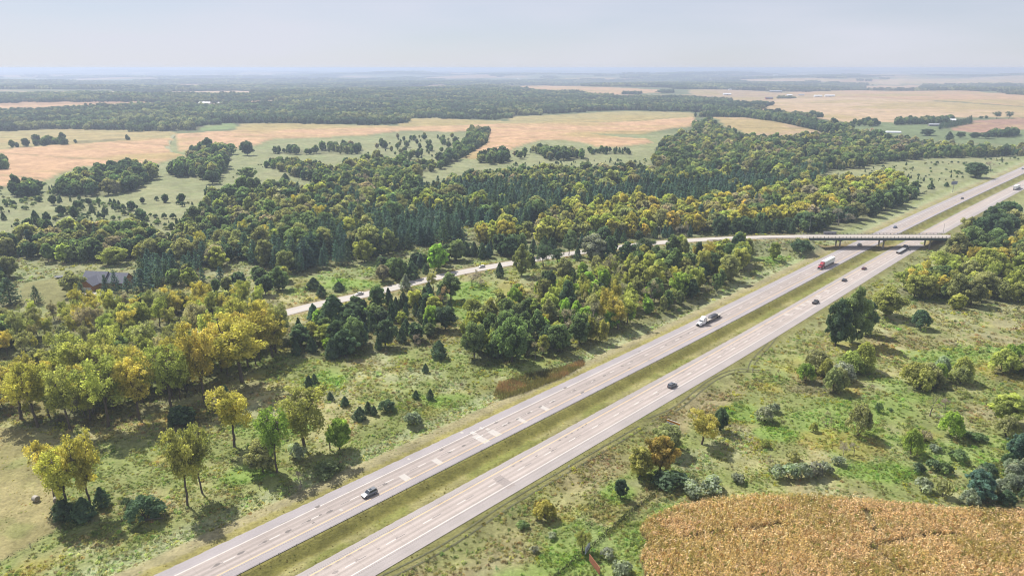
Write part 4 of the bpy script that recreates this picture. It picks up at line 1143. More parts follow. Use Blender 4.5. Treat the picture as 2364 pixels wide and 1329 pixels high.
# ------------------------------------------------------------------ single trees, read one by one
# kind, tint, u, v of the foot, v of the top, width, label
TREES1 = [
 ('cottonwood', 'golden', 212, 1175, 977, 82, 'tallest golden cottonwood in the clump beside the hay field'),
 ('cottonwood', 'golden', 160, 1186, 1022, 98, 'broad golden cottonwood at the front of the hay field clump'),
 ('cottonwood', 'golden', 126, 1150, 1000, 72, 'golden cottonwood at the back left of the hay field clump'),
 ('cedar', 'dark green', 148, 1196, 1150, 52, 'dark cedar at the foot of the golden clump, left one'),
 ('cedar', 'dark green', 197, 1196, 1148, 54, 'dark cedar at the foot of the golden clump, right one'),
 ('cedar', 'dark green', 236, 1168, 1125, 34, 'small dark cedar on the right side of the golden clump'),
 ('cottonwood', 'yellow-green', 433, 1168, 972, 84, 'thin leaning cottonwood with sparse leaves by the roadside fence'),
 ('cottonwood', 'yellow-green', 468, 1138, 960, 66, 'slender yellow-green cottonwood next to the leaning one'),
 ('willow', 'dark green', 338, 1198, 1142, 92, 'low wide dark bush below the leaning cottonwood'),
 ('shrub', 'dark green', 293, 1170, 1145, 24, 'small dark bush left of the low wide bush'),
 ('cottonwood', 'golden', 541, 1031, 879, 98, 'rounded golden cottonwood in front of the tall grove'),
 ('cottonwood', 'bright green', 640, 1090, 926, 78, 'lime green cottonwood near the highway with pale top'),
 ('cottonwood', 'golden', 88, 986, 815, 96, 'golden cottonwood at the left front of the tall grove, by the hay field'),
 ('cottonwood', 'yellow-green', 165, 993, 830, 92, 'yellow-green cottonwood nearest the hay field in the tall grove'),
 ('cottonwood', 'yellow-green', 250, 986, 800, 104, 'tall yellow-green cottonwood in the front row of the grove, second from the hay field'),
 ('cottonwood', 'golden', 322, 968, 812, 92, 'golden cottonwood in the middle of the grove front row'),
 ('cottonwood', 'yellow-green', 396, 950, 782, 98, 'yellow-green cottonwood right of the middle of the grove front row'),
 ('cottonwood', 'golden', 472, 926, 748, 90, 'golden cottonwood with long bare trunk near the right grove end'),
 ('cottonwood', 'golden', 560, 882, 720, 140, 'broad golden cottonwood closing the right end of the tall grove'),
 ('broadleaf', 'olive', 606, 1090, 1018, 72, 'olive bushy tree at the foot of the lime cottonwood'),
 ('cottonwood', 'yellow-green', 706, 1040, 876, 124, 'large open cottonwood with visible forked trunk above the highway'),
 ('broadleaf', 'bright green', 785, 1036, 962, 62, 'compact bright green tree right of the forked cottonwood'),
 ('shrub', 'silvery', 684, 1057, 1016, 52, 'silvery shrub at the foot of the forked cottonwood'),
 ('bare', 'grey', 694, 1118, 1072, 44, 'bare grey bush close to the westbound shoulder'),
 ('shrub', 'green', 758, 1088, 1058, 74, 'green bramble mound beside the bare grey bush'),
 ('cedar', 'dark green', 983, 860, 839, 16, 'lone little cedar in the middle of the meadow'),
 ('cedar', 'dark green', 714, 893, 866, 20, 'left cedar of the trio at the meadow edge'),
 ('cedar', 'dark green', 726, 884, 862, 16, 'right cedar of the trio at the meadow edge'),
 ('cedar', 'dark green', 763, 922, 904, 17, 'small cedar in the meadow above the forked cottonwood'),
 ('cedar', 'dark green', 797, 936, 914, 21, 'small round cedar in the meadow, next right'),
 ('cedar', 'dark green', 961, 920, 900, 16, 'left cedar of the pair on the lush meadow strip'),
 ('cedar', 'dark green', 994, 921, 897, 18, 'right cedar of the pair on the lush meadow strip'),
 ('cedar', 'dark green', 832, 969, 939, 32, 'largest cedar of the group nearest the highway meadow'),
 ('cedar', 'dark green', 850, 953, 926, 19, 'middle cedar of the group nearest the highway meadow'),
 ('cedar', 'dark green', 864, 958, 936, 16, 'smallest cedar of the group nearest the highway meadow'),
 ('willow', 'dark green', 893, 948, 920, 42, 'wide dark juniper right of the cedar group'),
 ('shrub', 'silvery', 954, 978, 946, 46, 'grey shrub on the meadow near the cattails'),
 ('cedar', 'dark green', 1015, 826, 786, 38, 'bushy cedar at the corner of the mixed grove'),
 ('cottonwood', 'golden', 1620, 1025, 944, 78, 'round golden tree beside the small orange-topped billboard'),
 ('broadleaf', 'dark green', 1662, 995, 941, 38, 'dark round tree right behind the golden tree'),
 ('broadleaf', 'orange', 1524, 1089, 1003, 68, 'orange tree below the small billboard'),
 ('broadleaf', 'yellow-green', 1477, 1100, 1030, 64, 'yellow-green tree left of the orange tree'),
 ('broadleaf', 'olive', 1540, 1042, 982, 74, 'olive tree directly under the small billboard'),
 ('shrub', 'dark green', 1548, 1122, 1084, 92, 'dark bush mass right of the orange tree'),
 ('shrub', 'silvery', 1596, 1138, 1106, 60, 'silvery bush at the corn corner, left one'),
 ('shrub', 'silvery', 1642, 1131, 1094, 62, 'silvery bush at the corn corner, right one'),
 ('shrub', 'silvery', 1703, 1112, 1090, 34, 'small silvery bush between corn corner and hedge'),
 ('broadleaf', 'dark green', 1433, 1150, 1105, 32, 'thin dark sapling on the bank right of the highway'),
 ('willow', 'golden', 1258, 1195, 1152, 58, 'golden bush on the brown bank right of the highway'),
 ('shrub', 'orange', 1246, 1176, 1150, 32, 'rusty bush behind the golden bush'),
 ('shrub', 'silvery', 1274, 1241, 1226, 26, 'small silvery bush below the golden bush'),
 ('shrub', 'silvery', 1235, 1274, 1256, 24, 'tiny silvery bush furthest down the bank'),
 ('shrub', 'green', 1206, 1216, 1196, 34, 'dark bush left of the golden bush'),
 ('cottonwood', 'yellow-green', 1345, 1273, 1222, 42, 'yellow sapling standing by the silver sign board'),
 ('shrub', 'silvery', 1402, 1287, 1260, 38, 'silvery bush right of the rusty sign board'),
 ('shrub', 'silvery', 1436, 1324, 1292, 54, 'silvery bush at the bottom edge near the corn'),
 ('willow', 'silvery', 1764, 971, 933, 46, 'round silvery bush on the green patch right of the golden tree'),
 ('shrub', 'silvery', 1788, 951, 928, 28, 'smaller bush behind the round silvery bush'),
 ('shrub', 'silvery', 1795, 1104, 1066, 42, 'left end of the silvery hedge above the corn'),
 ('shrub', 'silvery', 1822, 1103, 1062, 44, 'second bush of the silvery hedge above the corn'),
 ('shrub', 'silvery', 1850, 1101, 1060, 46, 'middle bush of the silvery hedge above the corn'),
 ('shrub', 'silvery', 1878, 1099, 1062, 44, 'fourth bush of the silvery hedge above the corn'),
 ('shrub', 'silvery', 1903, 1094, 1064, 40, 'right end of the silvery hedge above the corn'),
 ('willow', 'olive', 1980, 1005, 925, 62, 'feathery olive tree standing alone on the right meadow'),
 ('bare', 'grey-brown', 1906, 987, 944, 28, 'bare thorny shrub left of the feathery olive tree'),
 ('shrub', 'green', 2028, 951, 924, 20, 'small upright green bush right of the feathery olive tree'),
 ('bare', 'olive', 2146, 960, 904, 60, 'thin-leaved spreading tree on the right meadow'),
 ('bare', 'grey', 2181, 948, 910, 34, 'bare tree right of the thin-leaved spreading tree'),
 ('willow', 'bright green', 2194, 1008, 944, 58, 'bright lime willow on the right meadow'),
 ('willow', 'bright green', 2102, 1048, 986, 54, 'light green willow left of the lime one'),
 ('broadleaf', 'yellow-green', 2319, 978, 909, 84, 'large yellow-green tree at the right edge'),
 ('willow', 'olive', 2322, 1007, 956, 54, 'olive willow in front of the large yellow-green tree'),
 ('shrub', 'grey-brown', 2136, 1019, 990, 34, 'brownish bush between the two bright willows'),
 ('shrub', 'green', 2214, 1064, 1034, 48, 'green bush below the lime willow'),
 ('shrub', 'green', 2180, 1090, 1061, 38, 'right bush of the dark green trio above the corn'),
 ('shrub', 'dark green', 2153, 1085, 1054, 34, 'middle bush of the dark green trio above the corn'),
 ('shrub', 'dark green', 2119, 1090, 1062, 30, 'left bush of the dark green trio above the corn'),
 ('shrub', 'silvery', 2129, 1132, 1097, 46, 'pale silvery bush at the back edge of the corn'),
 ('shrub', 'olive', 2177, 1147, 1100, 44, 'olive bush beside the thick grey clump'),
 ('bare', 'grey', 1946, 1056, 1012, 30, 'forked dead tree above the silvery hedge'),
 ('bare', 'grey', 1971, 1049, 1014, 34, 'greyish dead bush behind the forked dead tree'),
 ('bare', 'grey', 1777, 1076, 1047, 16, 'tiny dead tree at the left of the silvery hedge'),
 ('shrub', 'silvery', 1936, 1073, 1050, 32, 'grey bush under the forked dead tree'),
 ('shrub', 'olive', 1831, 1063, 1036, 34, 'olive bush behind the silvery hedge'),
 ('broadleaf', 'green', 1966, 792, 662, 70, 'great dark tree beside the eastbound lanes, tallest of its clump'),
 ('broadleaf', 'dark green', 1928, 797, 692, 58, 'dark tree leaning on the left of the great dark tree'),
 ('broadleaf', 'dark green', 1998, 772, 695, 52, 'dark tree filling the right side of the great dark tree'),
 ('broadleaf', 'olive', 2205, 603, 536, 62, 'olive tree covering the right end of the bridge'),
 ('broadleaf', 'green', 2240, 592, 520, 66, 'green tree beside the olive tree at the right bridge end'),
 ('cottonwood', 'yellow-green', 2172, 640, 572, 60, 'yellow-green tree below the right end of the bridge'),
 ('broadleaf', 'yellow-green', 2045, 731, 662, 78, 'yellow-green tree right of the great dark tree'),
 ('willow', 'dark green', 2124, 758, 712, 50, 'dark round cedar bush on the dry meadow'),
 ('broadleaf', 'yellow-green', 1786, 601, 558, 30, 'small yellow-green tree left of the overpass'),
 ('willow', 'dark green', 1848, 586, 554, 58, 'dark bush on the bank beside the overpass'),
 ('bare', 'grey-brown', 1798, 875, 844, 15, 'dead snag on the bank below the eastbound lanes'),
 ('bare', 'grey', 1089, 662, 622, 48, 'bare spreading tree beside the side road'),
 ('bare', 'grey', 1102, 657, 617, 18, 'thin bare tree beside the spreading bare one'),
 ('bare', 'russet', 1032, 707, 644, 32, 'brown dead pine at the clearing'),
 ('broadleaf', 'olive', 1204, 636, 563, 40, 'tall dark tree with bare trunk on the near verge'),
 ('cedar', 'dark green', 1154, 640, 606, 20, 'small dark tree left of the tall verge tree'),
 ('cottonwood', 'dark green', 1255, 616, 559, 44, 'open dark pine on the near verge, first of three'),
 ('cottonwood', 'dark green', 1287, 612, 569, 34, 'open dark pine on the near verge, second of three'),
 ('cottonwood', 'dark green', 1313, 590, 547, 34, 'open dark pine on the near verge, third of three'),
 ('broadleaf', 'silvery', 1370, 599, 540, 64, 'silvery round tree hiding the side road'),
 ('cedar', 'dark green', 1402, 600, 546, 38, 'dark cedar right of the silvery round tree'),
 ('broadleaf', 'dark green', 1447, 606, 555, 46, 'dark tree on the near verge, left of a pair'),
 ('cottonwood', 'dark green', 1489, 602, 543, 48, 'dark open tree on the near verge, right of a pair'),
 ('willow', 'yellow-green', 1091, 726, 683, 48, 'round yellow-green bush in the bright clearing'),
 ('cedar', 'silvery', 937, 670, 633, 26, 'pale small conifer at the side road edge'),
 ('cottonwood', 'olive', 1001, 670, 624, 32, 'thin olive tree at the side road edge'),
 ('bare', 'grey', 984, 680, 650, 24, 'bare shrub between the two thin verge trees'),
 ('cedar', 'dark green', 772, 752, 682, 68, 'big dark spire of cedar below the side road'),
 ('cedar', 'dark green', 725, 668, 641, 34, 'left cedar on the grass bank behind the side road'),
 ('cedar', 'dark green', 742, 685, 658, 24, 'cedar nearest the side road on the grass bank'),
 ('cedar', 'dark green', 783, 672, 650, 27, 'right cedar on the grass bank behind the side road'),
 ('broadleaf', 'green', 920, 646, 593, 44, 'green tree right of the utility pole'),
 ('broadleaf', 'grey-brown', 884, 650, 610, 36, 'grey-brown bush under the utility pole'),
 ('cedar', 'dark green', 951, 642, 604, 36, 'dark conifer right of the green tree by the pole'),
 ('broadleaf', 'bright green', 1011, 624, 562, 54, 'light green tree rising behind the right white car'),
 ('broadleaf', 'green', 573, 419, 385, 36, 'lone tree standing on the grey pasture'),
 ('cedar', 'dark green', 660, 421, 400, 21, 'lone cedar on the grey pasture'),
 ('broadleaf', 'dark green', 490, 426, 394, 34, 'dark tree at the pasture corner'),
 ('broadleaf', 'green', 535, 357, 330, 24, 'left of two trees standing on the corn edge'),
 ('broadleaf', 'dark green', 571, 359, 326, 30, 'right of two trees standing on the corn edge'),
 ('pine', 'blue-green', 246, 675, 632, 24, 'left spruce in front of the house'),
 ('pine', 'blue-green', 269, 673, 623, 27, 'tallest spruce in front of the house'),
 ('pine', 'blue-green', 295, 673, 637, 25, 'small spruce at the right corner of the house'),
 ('pine', 'blue-green', 330, 672, 618, 46, 'wide spruce right of the house'),
 ('pine', 'dark green', 86, 700, 658, 30, 'pointed dark spruce on the lawn'),
 ('pine', 'dark green', 26, 702, 640, 56, 'big dark spruce at the left edge'),
 ('broadleaf', 'olive', 169, 680, 627, 58, 'rounded olive tree left of the house'),
 ('pine', 'dark green', 191, 688, 650, 24, 'small spruce below the rounded olive tree'),
 ('broadleaf', 'olive', 428, 639, 618, 24, 'small tree on the grass right of the spruces'),
 ('broadleaf', 'yellow-green', 262, 610, 570, 60, 'pale tree behind the house roof'),
 ('broadleaf', 'dark green', 2140, 314, 297, 30, 'wide tree on the right paddock, leftmost'),
 ('cedar', 'dark green', 2190, 323, 304, 18, 'cedar on the right paddock'),
 ('broadleaf', 'dark green', 2216, 319, 304, 22, 'round tree right of the paddock cedar'),
 ('broadleaf', 'dark green', 2249, 319, 305, 24, 'second round tree right of the paddock cedar'),
 ('broadleaf', 'dark green', 2276, 320, 305, 24, 'third round tree right of the paddock cedar'),
 ('cottonwood', 'dark green', 2300, 275, 256, 20, 'left of two tall trees at the tan field edge'),
 ('cottonwood', 'dark green', 2328, 275, 256, 17, 'right of two tall trees at the tan field edge'),
 ('broadleaf', 'green', 2264, 275, 268, 10, 'tiny tree at the tan field edge, left'),
 ('broadleaf', 'green', 2276, 275, 267, 9, 'tiny tree at the tan field edge, right'),
 ('bare', 'grey', 1935, 520, 476, 58, 'pinkish bare tree at the forest corner by the overpass'),
 ('broadleaf', 'olive', 1974, 507, 467, 46, 'olive tree right of the pinkish bare tree'),
 ('broadleaf', 'dark green', 2251, 410, 374, 54, 'big dark tree beside the far westbound lanes'),
 ('bare', 'grey', 2286, 396, 366, 32, 'grey bare tree behind the big dark roadside tree'),
 ('cedar', 'dark green', 2149, 437, 423, 16, 'round cedar left of the tall roadside sign'),
 ('cedar', 'dark green', 2184, 432, 420, 11, 'smaller cedar near the tall roadside sign'),
]

def add_tree(kind, tint, x, y, h, w, label, group=None, parts=True, rng=RNG):
    nm, fn, h0, w0, bk, nv = KINDS[kind]
    i = int(rng.integers(0, nv))
    cm, tm, mm = PROTO[kind][i]
    z = ground_z(x, y)
    rz = rng.random() * 6.283
    tc = np.array(TINT[tint]) * (0.85 + 0.3 * rng.random()) * (1 + 0.03 * rng.normal(size=3))
    tc = (*np.clip(tc, 0.01, 0.6), 1.0)
    sc = (w / w0, w / w0 * (0.92 + 0.16 * rng.random()), h / h0)
    cat = {'shrub': 'shrub'}.get(kind, 'tree')
    if parts:
        t = thing(nm, label, cat, (x, y, z), rz, group)
        t.scale = sc
        c = link('crown', cm, t); c.color = tc
        link('trunk', tm, t)
    else:
        t = link(nm, mm, None, (x, y, z), rz); t.scale = sc; t.color = tc
        tag(t, label, cat, group)
    return t

def px_height(u, vb, vt):
    x, y = P(u, vb); x = float(x[0]); y = float(y[0])
    zc = y * math.cos(PITCH) + (CAMH) * math.sin(PITCH)
    lo, hi = 0.2, 60.0
    for _ in range(40):
        m_ = (lo + hi) / 2
        if project(x, y, m_ + (ground_z(x, y) if np.hypot(x, y) > 600 else 0))[1] > vt: lo = m_
        else: hi = m_
    return x, y, lo, zc

def scatter_poly(poly, sp, rng, loose=False):
    if loose:
        x0, y0 = poly.min(0); x1, y1 = poly.max(0); n = int((x1 - x0) * (y1 - y0) / (sp * sp * 0.87)) + 1
        x = x0 + (x1 - x0) * rng.random(n); y = y0 + (y1 - y0) * rng.random(n); m = inside(poly, x, y)
        return x[m], y[m]
    x0, y0 = poly.min(0); x1, y1 = poly.max(0)
    gx, gy = np.meshgrid(np.arange(x0, x1 + sp, sp), np.arange(y0, y1 + sp, sp * 0.87))
    gx = gx + (np.arange(gx.shape[0]) % 2)[:, None] * sp / 2
    x = gx.ravel() + (rng.random(gx.size) - 0.5) * sp * 0.9; y = gy.ravel() + (rng.random(gx.size) - 0.5) * sp * 0.9
    m = inside(poly, x, y)
    return x[m], y[m]

SIZEW = lambda q: 'tall' if q > 0.72 else ('small' if q < 0.28 else 'mid-sized')
KWORD = {'cottonwood': 'cottonwood', 'broadleaf': 'leafy tree', 'willow': 'willow', 'pine': 'pine', 'cedar': 'cedar', 'shrub': 'bush', 'bare': 'bare tree'}

def build_trees():
    rng = np.random.default_rng(11)
    taken = []
    count = {k: 0 for k in KINDS}
    for kind, tint, u, vb, vt, wpx, label in TREES1:
        x, y, h, zc = px_height(u, vb, vt)
        w = wpx * zc / FPX
        add_tree(kind, tint, x, y, h, w, label, parts=(vb - vt) >= 24, rng=rng)
        taken.append((x, y, w * 0.42)); count[kind] += 1
    taken = np.array(taken)
    cand = []
    for zi, z in enumerate(ZONES_W):
        x, y = scatter_poly(z['poly'], z['sp'], rng, not z['dense'])
        if len(x) == 0: continue
        if z['cover'] < 1:
            k = fbm(x, y, 45, 300 + zi, 2); m = k > (1 - z['cover']) * 1.6; x, y = x[m], y[m]
        s, t = xy_st(x, y); d, _ = side_dist(x, y)
        m = ((t < -174) | (t > -104)) & (d > 10.5) & ~inside(LAWN, x, y) & ~inside(HAYF, x, y)
        hx, hy = HOUSE_XY
        m &= (np.hypot(x - hx, y - hy) > 17)
        for gp in NO_TREES: m &= ~inside(gp, x, y)
        x, y = x[m], y[m]
        ks = [q[:2] for q in z['mix']]; ws = np.array([q[2] for q in z['mix']], float); ws /= ws.sum()
        # neighbours tend to be alike
        nv_ = np.clip(0.65 * fbm(x, y, 30, 400 + zi, 2) * 1.4 - 0.2 + 0.5 * rng.random(len(x)), 0, 0.999)
        order = np.argsort(np.argsort(nv_)) / max(1, len(x))
        pick = np.searchsorted(np.cumsum(ws), order); pick = np.clip(pick, 0, len(ks) - 1)
        for i in range(len(x)):
            if len(taken) and (np.hypot(taken[:, 0] - x[i], taken[:, 1] - y[i]) < taken[:, 2] + 1.0).any():
                continue
            kind, tint = ks[pick[i]]
            q = rng.random()
            if rng.random() < 0.10: continue
            h = (z['h'][0] + (z['h'][1] - z['h'][0]) * q) * math.exp(0.12 * rng.normal())
            if kind == 'broadleaf' and z['h'][1] > 19: h = min(h, 14.0)
            if kind == 'cedar': h = min(h * 0.8, 9.5)
            if kind == 'shrub': h = min(h, 4.2) * 0.85
            if kind == 'willow' and z['mix'] is not WL_MIX: h = min(h, 5.5)
            asp = dict(cottonwood=0.56, broadleaf=0.80, willow=0.98, pine=0.50, cedar=0.56, shrub=1.3, bare=0.68)[kind] * (0.72 + 0.55 * rng.random()) * (0.78 if 'mixed grove' in z['phrase'] and kind == 'broadleaf' else 1.0)
            cand.append((kind, tint, float(x[i]), float(y[i]), h, h * asp, q, zi))
    zs = height(np.array([c_[2] for c_ in cand]), np.array([c_[3] for c_ in cand]))
    scored = []
    for c_, zz in zip(cand, zs):
        u, v, zc = project(c_[2], c_[3], zz)
        hp = FPX * c_[4] / zc
        vis = (-30 < u < PW + 30) and (v > 150) and (v - hp < PH + 10)
        scored.append((hp if vis else -1, c_, zz))
    scored.sort(key=lambda q: -q[0])
    rest = {k: [] for k in KINDS}
    for hp, c_, zz in scored:
        kind, tint, x, y, h, w, q, zi = c_
        if hp > 0 and count[kind] < 300:
            count[kind] += 1
            ph = ZONES_W[zi]['phrase']
            zp = ZONES_W[zi]['px']; us = [a_[0] for a_ in zp]; vs_ = [a_[1] for a_ in zp]
            uu, vv, _ = project(x, y, zz)
            fu = (uu - max(0, min(us))) / max(1, min(PW, max(us)) - max(0, min(us))); fv = (vv - min(vs_)) / max(1, max(vs_) - min(vs_))
            where = ('front' if fv > 0.6 else ('back' if fv < 0.35 else 'mid')) + ' ' + ('left' if fu < 0.34 else ('right' if fu > 0.66 else 'centre'))
            lab = '%s %s %s %s, %s' % (SIZEW(q), tint, KWORD[kind], ph, where)
            if len(lab.split()) > 16: lab = lab.split(' ', 1)[1]
            add_tree(kind, tint, x, y, h, w, lab, '%s %ss %s' % (tint, KWORD[kind], ph), parts=hp >= 32, rng=rng)
        else:
            rest[kind].append((c_, zz))
    names = {'cottonwood': 'cottonwood_stand', 'broadleaf': 'broadleaf_forest', 'willow': 'willow_stand', 'pine': 'pine_forest', 'cedar': 'cedar_scrub', 'shrub': 'shrub_cover', 'bare': 'bare_tree_stand'}
    labs = {'cottonwood': 'farther cottonwoods standing in among the forest', 'broadleaf': 'mass of broad-leaved forest behind the side road', 'willow': 'farther willows at the right edge',
            'pine': 'dark mass of the pine plantation behind its front trees', 'cedar': 'scrub of far cedars over the pastures', 'shrub': 'far bushes dotted over the pastures', 'bare': 'leafless trees deep in the forest'}
    for k, lst in rest.items():
        if not lst: continue
        nm, fn, h0, w0, bk, nv = KINDS[k]
        pts = np.array([(c_[2], c_[3], zz) for c_, zz in lst]); n = len(lst)
        rot = np.zeros((n, 3)); rot[:, 2] = rng.random(n) * 6.283
        hh = np.array([c_[4] for c_, _ in lst]); ww = np.array([c_[5] for c_, _ in lst])
        scl = np.stack([ww / w0, ww / w0, hh / h0], 1)
        tint = np.array([TINT[c_[1]] for c_, _ in lst]) * (0.85 + 0.3 * rng.random((n, 1))) * (1 + 0.035 * rng.normal(size=(n, 3)))
        gn_scatter(names[k], labs[k], 'trees' if k != 'shrub' else 'bushes', PROTO_LO[k], pts, rot, scl, rng.integers(0, len(PROTO_LO[k]), n), np.clip(tint, 0.01, 0.6))
    print('TREES', count, {k: len(v) for k, v in rest.items()})

# ------------------------------------------------------------------ distant woodland
def build_far_woods():
    rng = np.random.default_rng(23)
    protos = []
    for k in range(4):
        lobes = []
        n = 26
        for i in range(n):
            x, y = (rng.random(2) - 0.5) * 56
            h = 8 + 6 * rng.random(); r = 3.2 + 2.0 * rng.random()
            lobes.append((x, y, h - r * 0.9, r, r * 1.0, rng.random()))
            lobes.append((x + rng.normal() * 1.5, y + rng.normal() * 1.5, h * 0.4, r * 0.9, h * 0.4, rng.random() * 0.6))
        lf = lobes_crown(lobes, 2.6, 1.15, rng, shell=0.7)
        protos.append(mesh_np('wood_patch', lf[0], lf[1], [leaf_i], {'var': lf[2]}))
    X, Y, S = [], [], []
    for pl in FARW:
        x, y = scatter_poly(pl, 40, rng)
        k_ = fbm(x * 0.5, y, 420, 511, 2) < (0.66 if pl is FARW[0] else 0.57); x, y = x[k_], y[k_]
        X.append(x); Y.append(y); S.append(np.full(len(x), 1.0))
    # open country beyond: woods follow the draws
    for r0, r1, sp in ((1350, 4200, 46), (4200, 9000, 85), (9000, 20000, 190)):
        a = math.radians(52)
        x0 = -r1 * math.sin(a); gx, gy = np.meshgrid(np.arange(x0, -x0, sp), np.arange(r0 * 0.6, r1, sp))
        x = gx.ravel() + (rng.random(gx.size) - 0.5) * sp; y = gy.ravel() + (rng.random(gx.size) - 0.5) * sp
        r = np.hypot(x, y); m = (r > r0) & (r < r1) & (np.abs(np.arctan2(x, y)) < a)
        x, y = x[m], y[m]
        wf = wood_far(x, y); m = wf - 0.06 * sstep(-1500, 2500, x) > 0.515
        hedge = (fbm(x * 3.0, y * 0.6, 420, 71, 1) > 0.83) & (rng.random(len(x)) < 0.5)
        m |= hedge
        x, y = x[m], y[m]
        X.append(x); Y.append(y); S.append(np.full(len(x), sp / 44.0))
    X = np.concatenate(X); Y = np.concatenate(Y); S = np.concatenate(S)
    m = np.ones(len(X), bool)
    for pl, col, hh in FIELDS:
        m &= ~inside(pl, X, Y)
    m &= ~inside(GREENPAST, X, Y)
    r = np.hypot(X, Y); m &= r > 1150
    for z in ZONES_W:
        m &= ~inside(z['poly'], X, Y)
    for fx, fy, fr in FARM_KEEP:
        m &= np.hypot(X - fx, Y - fy) > fr
    X, Y, S = X[m], Y[m], S[m]; n = len(X)
    R = np.hypot(X, Y)
    Zz = height(X, Y) - 0.5
    rot = np.zeros((n, 3)); rot[:, 2] = rng.random(n) * 6.283
    sc = S * (0.85 + 0.4 * rng.random(n))
    scl = np.stack([sc, sc, np.clip(sc, 0.7, 1.5) * (0.75 + 0.4 * rng.random(n))], 1)
    pal = np.array([TINT['dark green'], TINT['green'], TINT['olive'], TINT['dark green']]) * np.array([0.66, 0.68, 0.82])
    tint = pal[rng.integers(0, 4, n)] * (0.65 + 0.7 * rng.random((n, 1)))
    gn_scatter('distant_woodland', 'far woods merging into the blue haze', 'woodland', protos, np.stack([X, Y, Zz], 1), rot, scl, rng.integers(0, 4, n), tint)
    print('FAR', n)

# ------------------------------------------------------------------ low growth
def strips(n, h, w, lean, rng, seg=2):
    """bent blades from a common root"""
    V, F, va = [], [], []
    for i in range(n):
        a = rng.random() * 6.283; b0 = rng.normal(size=2) * 0.18
        hh = h * (0.6 + 0.5 * rng.random()); ln = lean * (0.3 + rng.random())
        dx, dy = math.cos(a), math.sin(a); nx, ny = -dy, dx
        o = len(V)
        for k in range(seg + 1):
            t = k / seg; ww = w * (1 - 0.75 * t)
            cx = b0[0] + dx * ln * t * t; cy = b0[1] + dy * ln * t * t; cz = hh * t * (1 - 0.25 * t * lean / h)
            V += [(cx - nx * ww, cy - ny * ww, cz - 0.05), (cx + nx * ww, cy + ny * ww, cz - 0.05)]
        v_ = rng.random()
        va += [v_] * (2 * (seg + 1))
        for k in range(seg):
            F.append((o + 2 * k, o + 2 * k + 1, o + 2 * k + 3, o + 2 * k + 2))
    return V, F, va

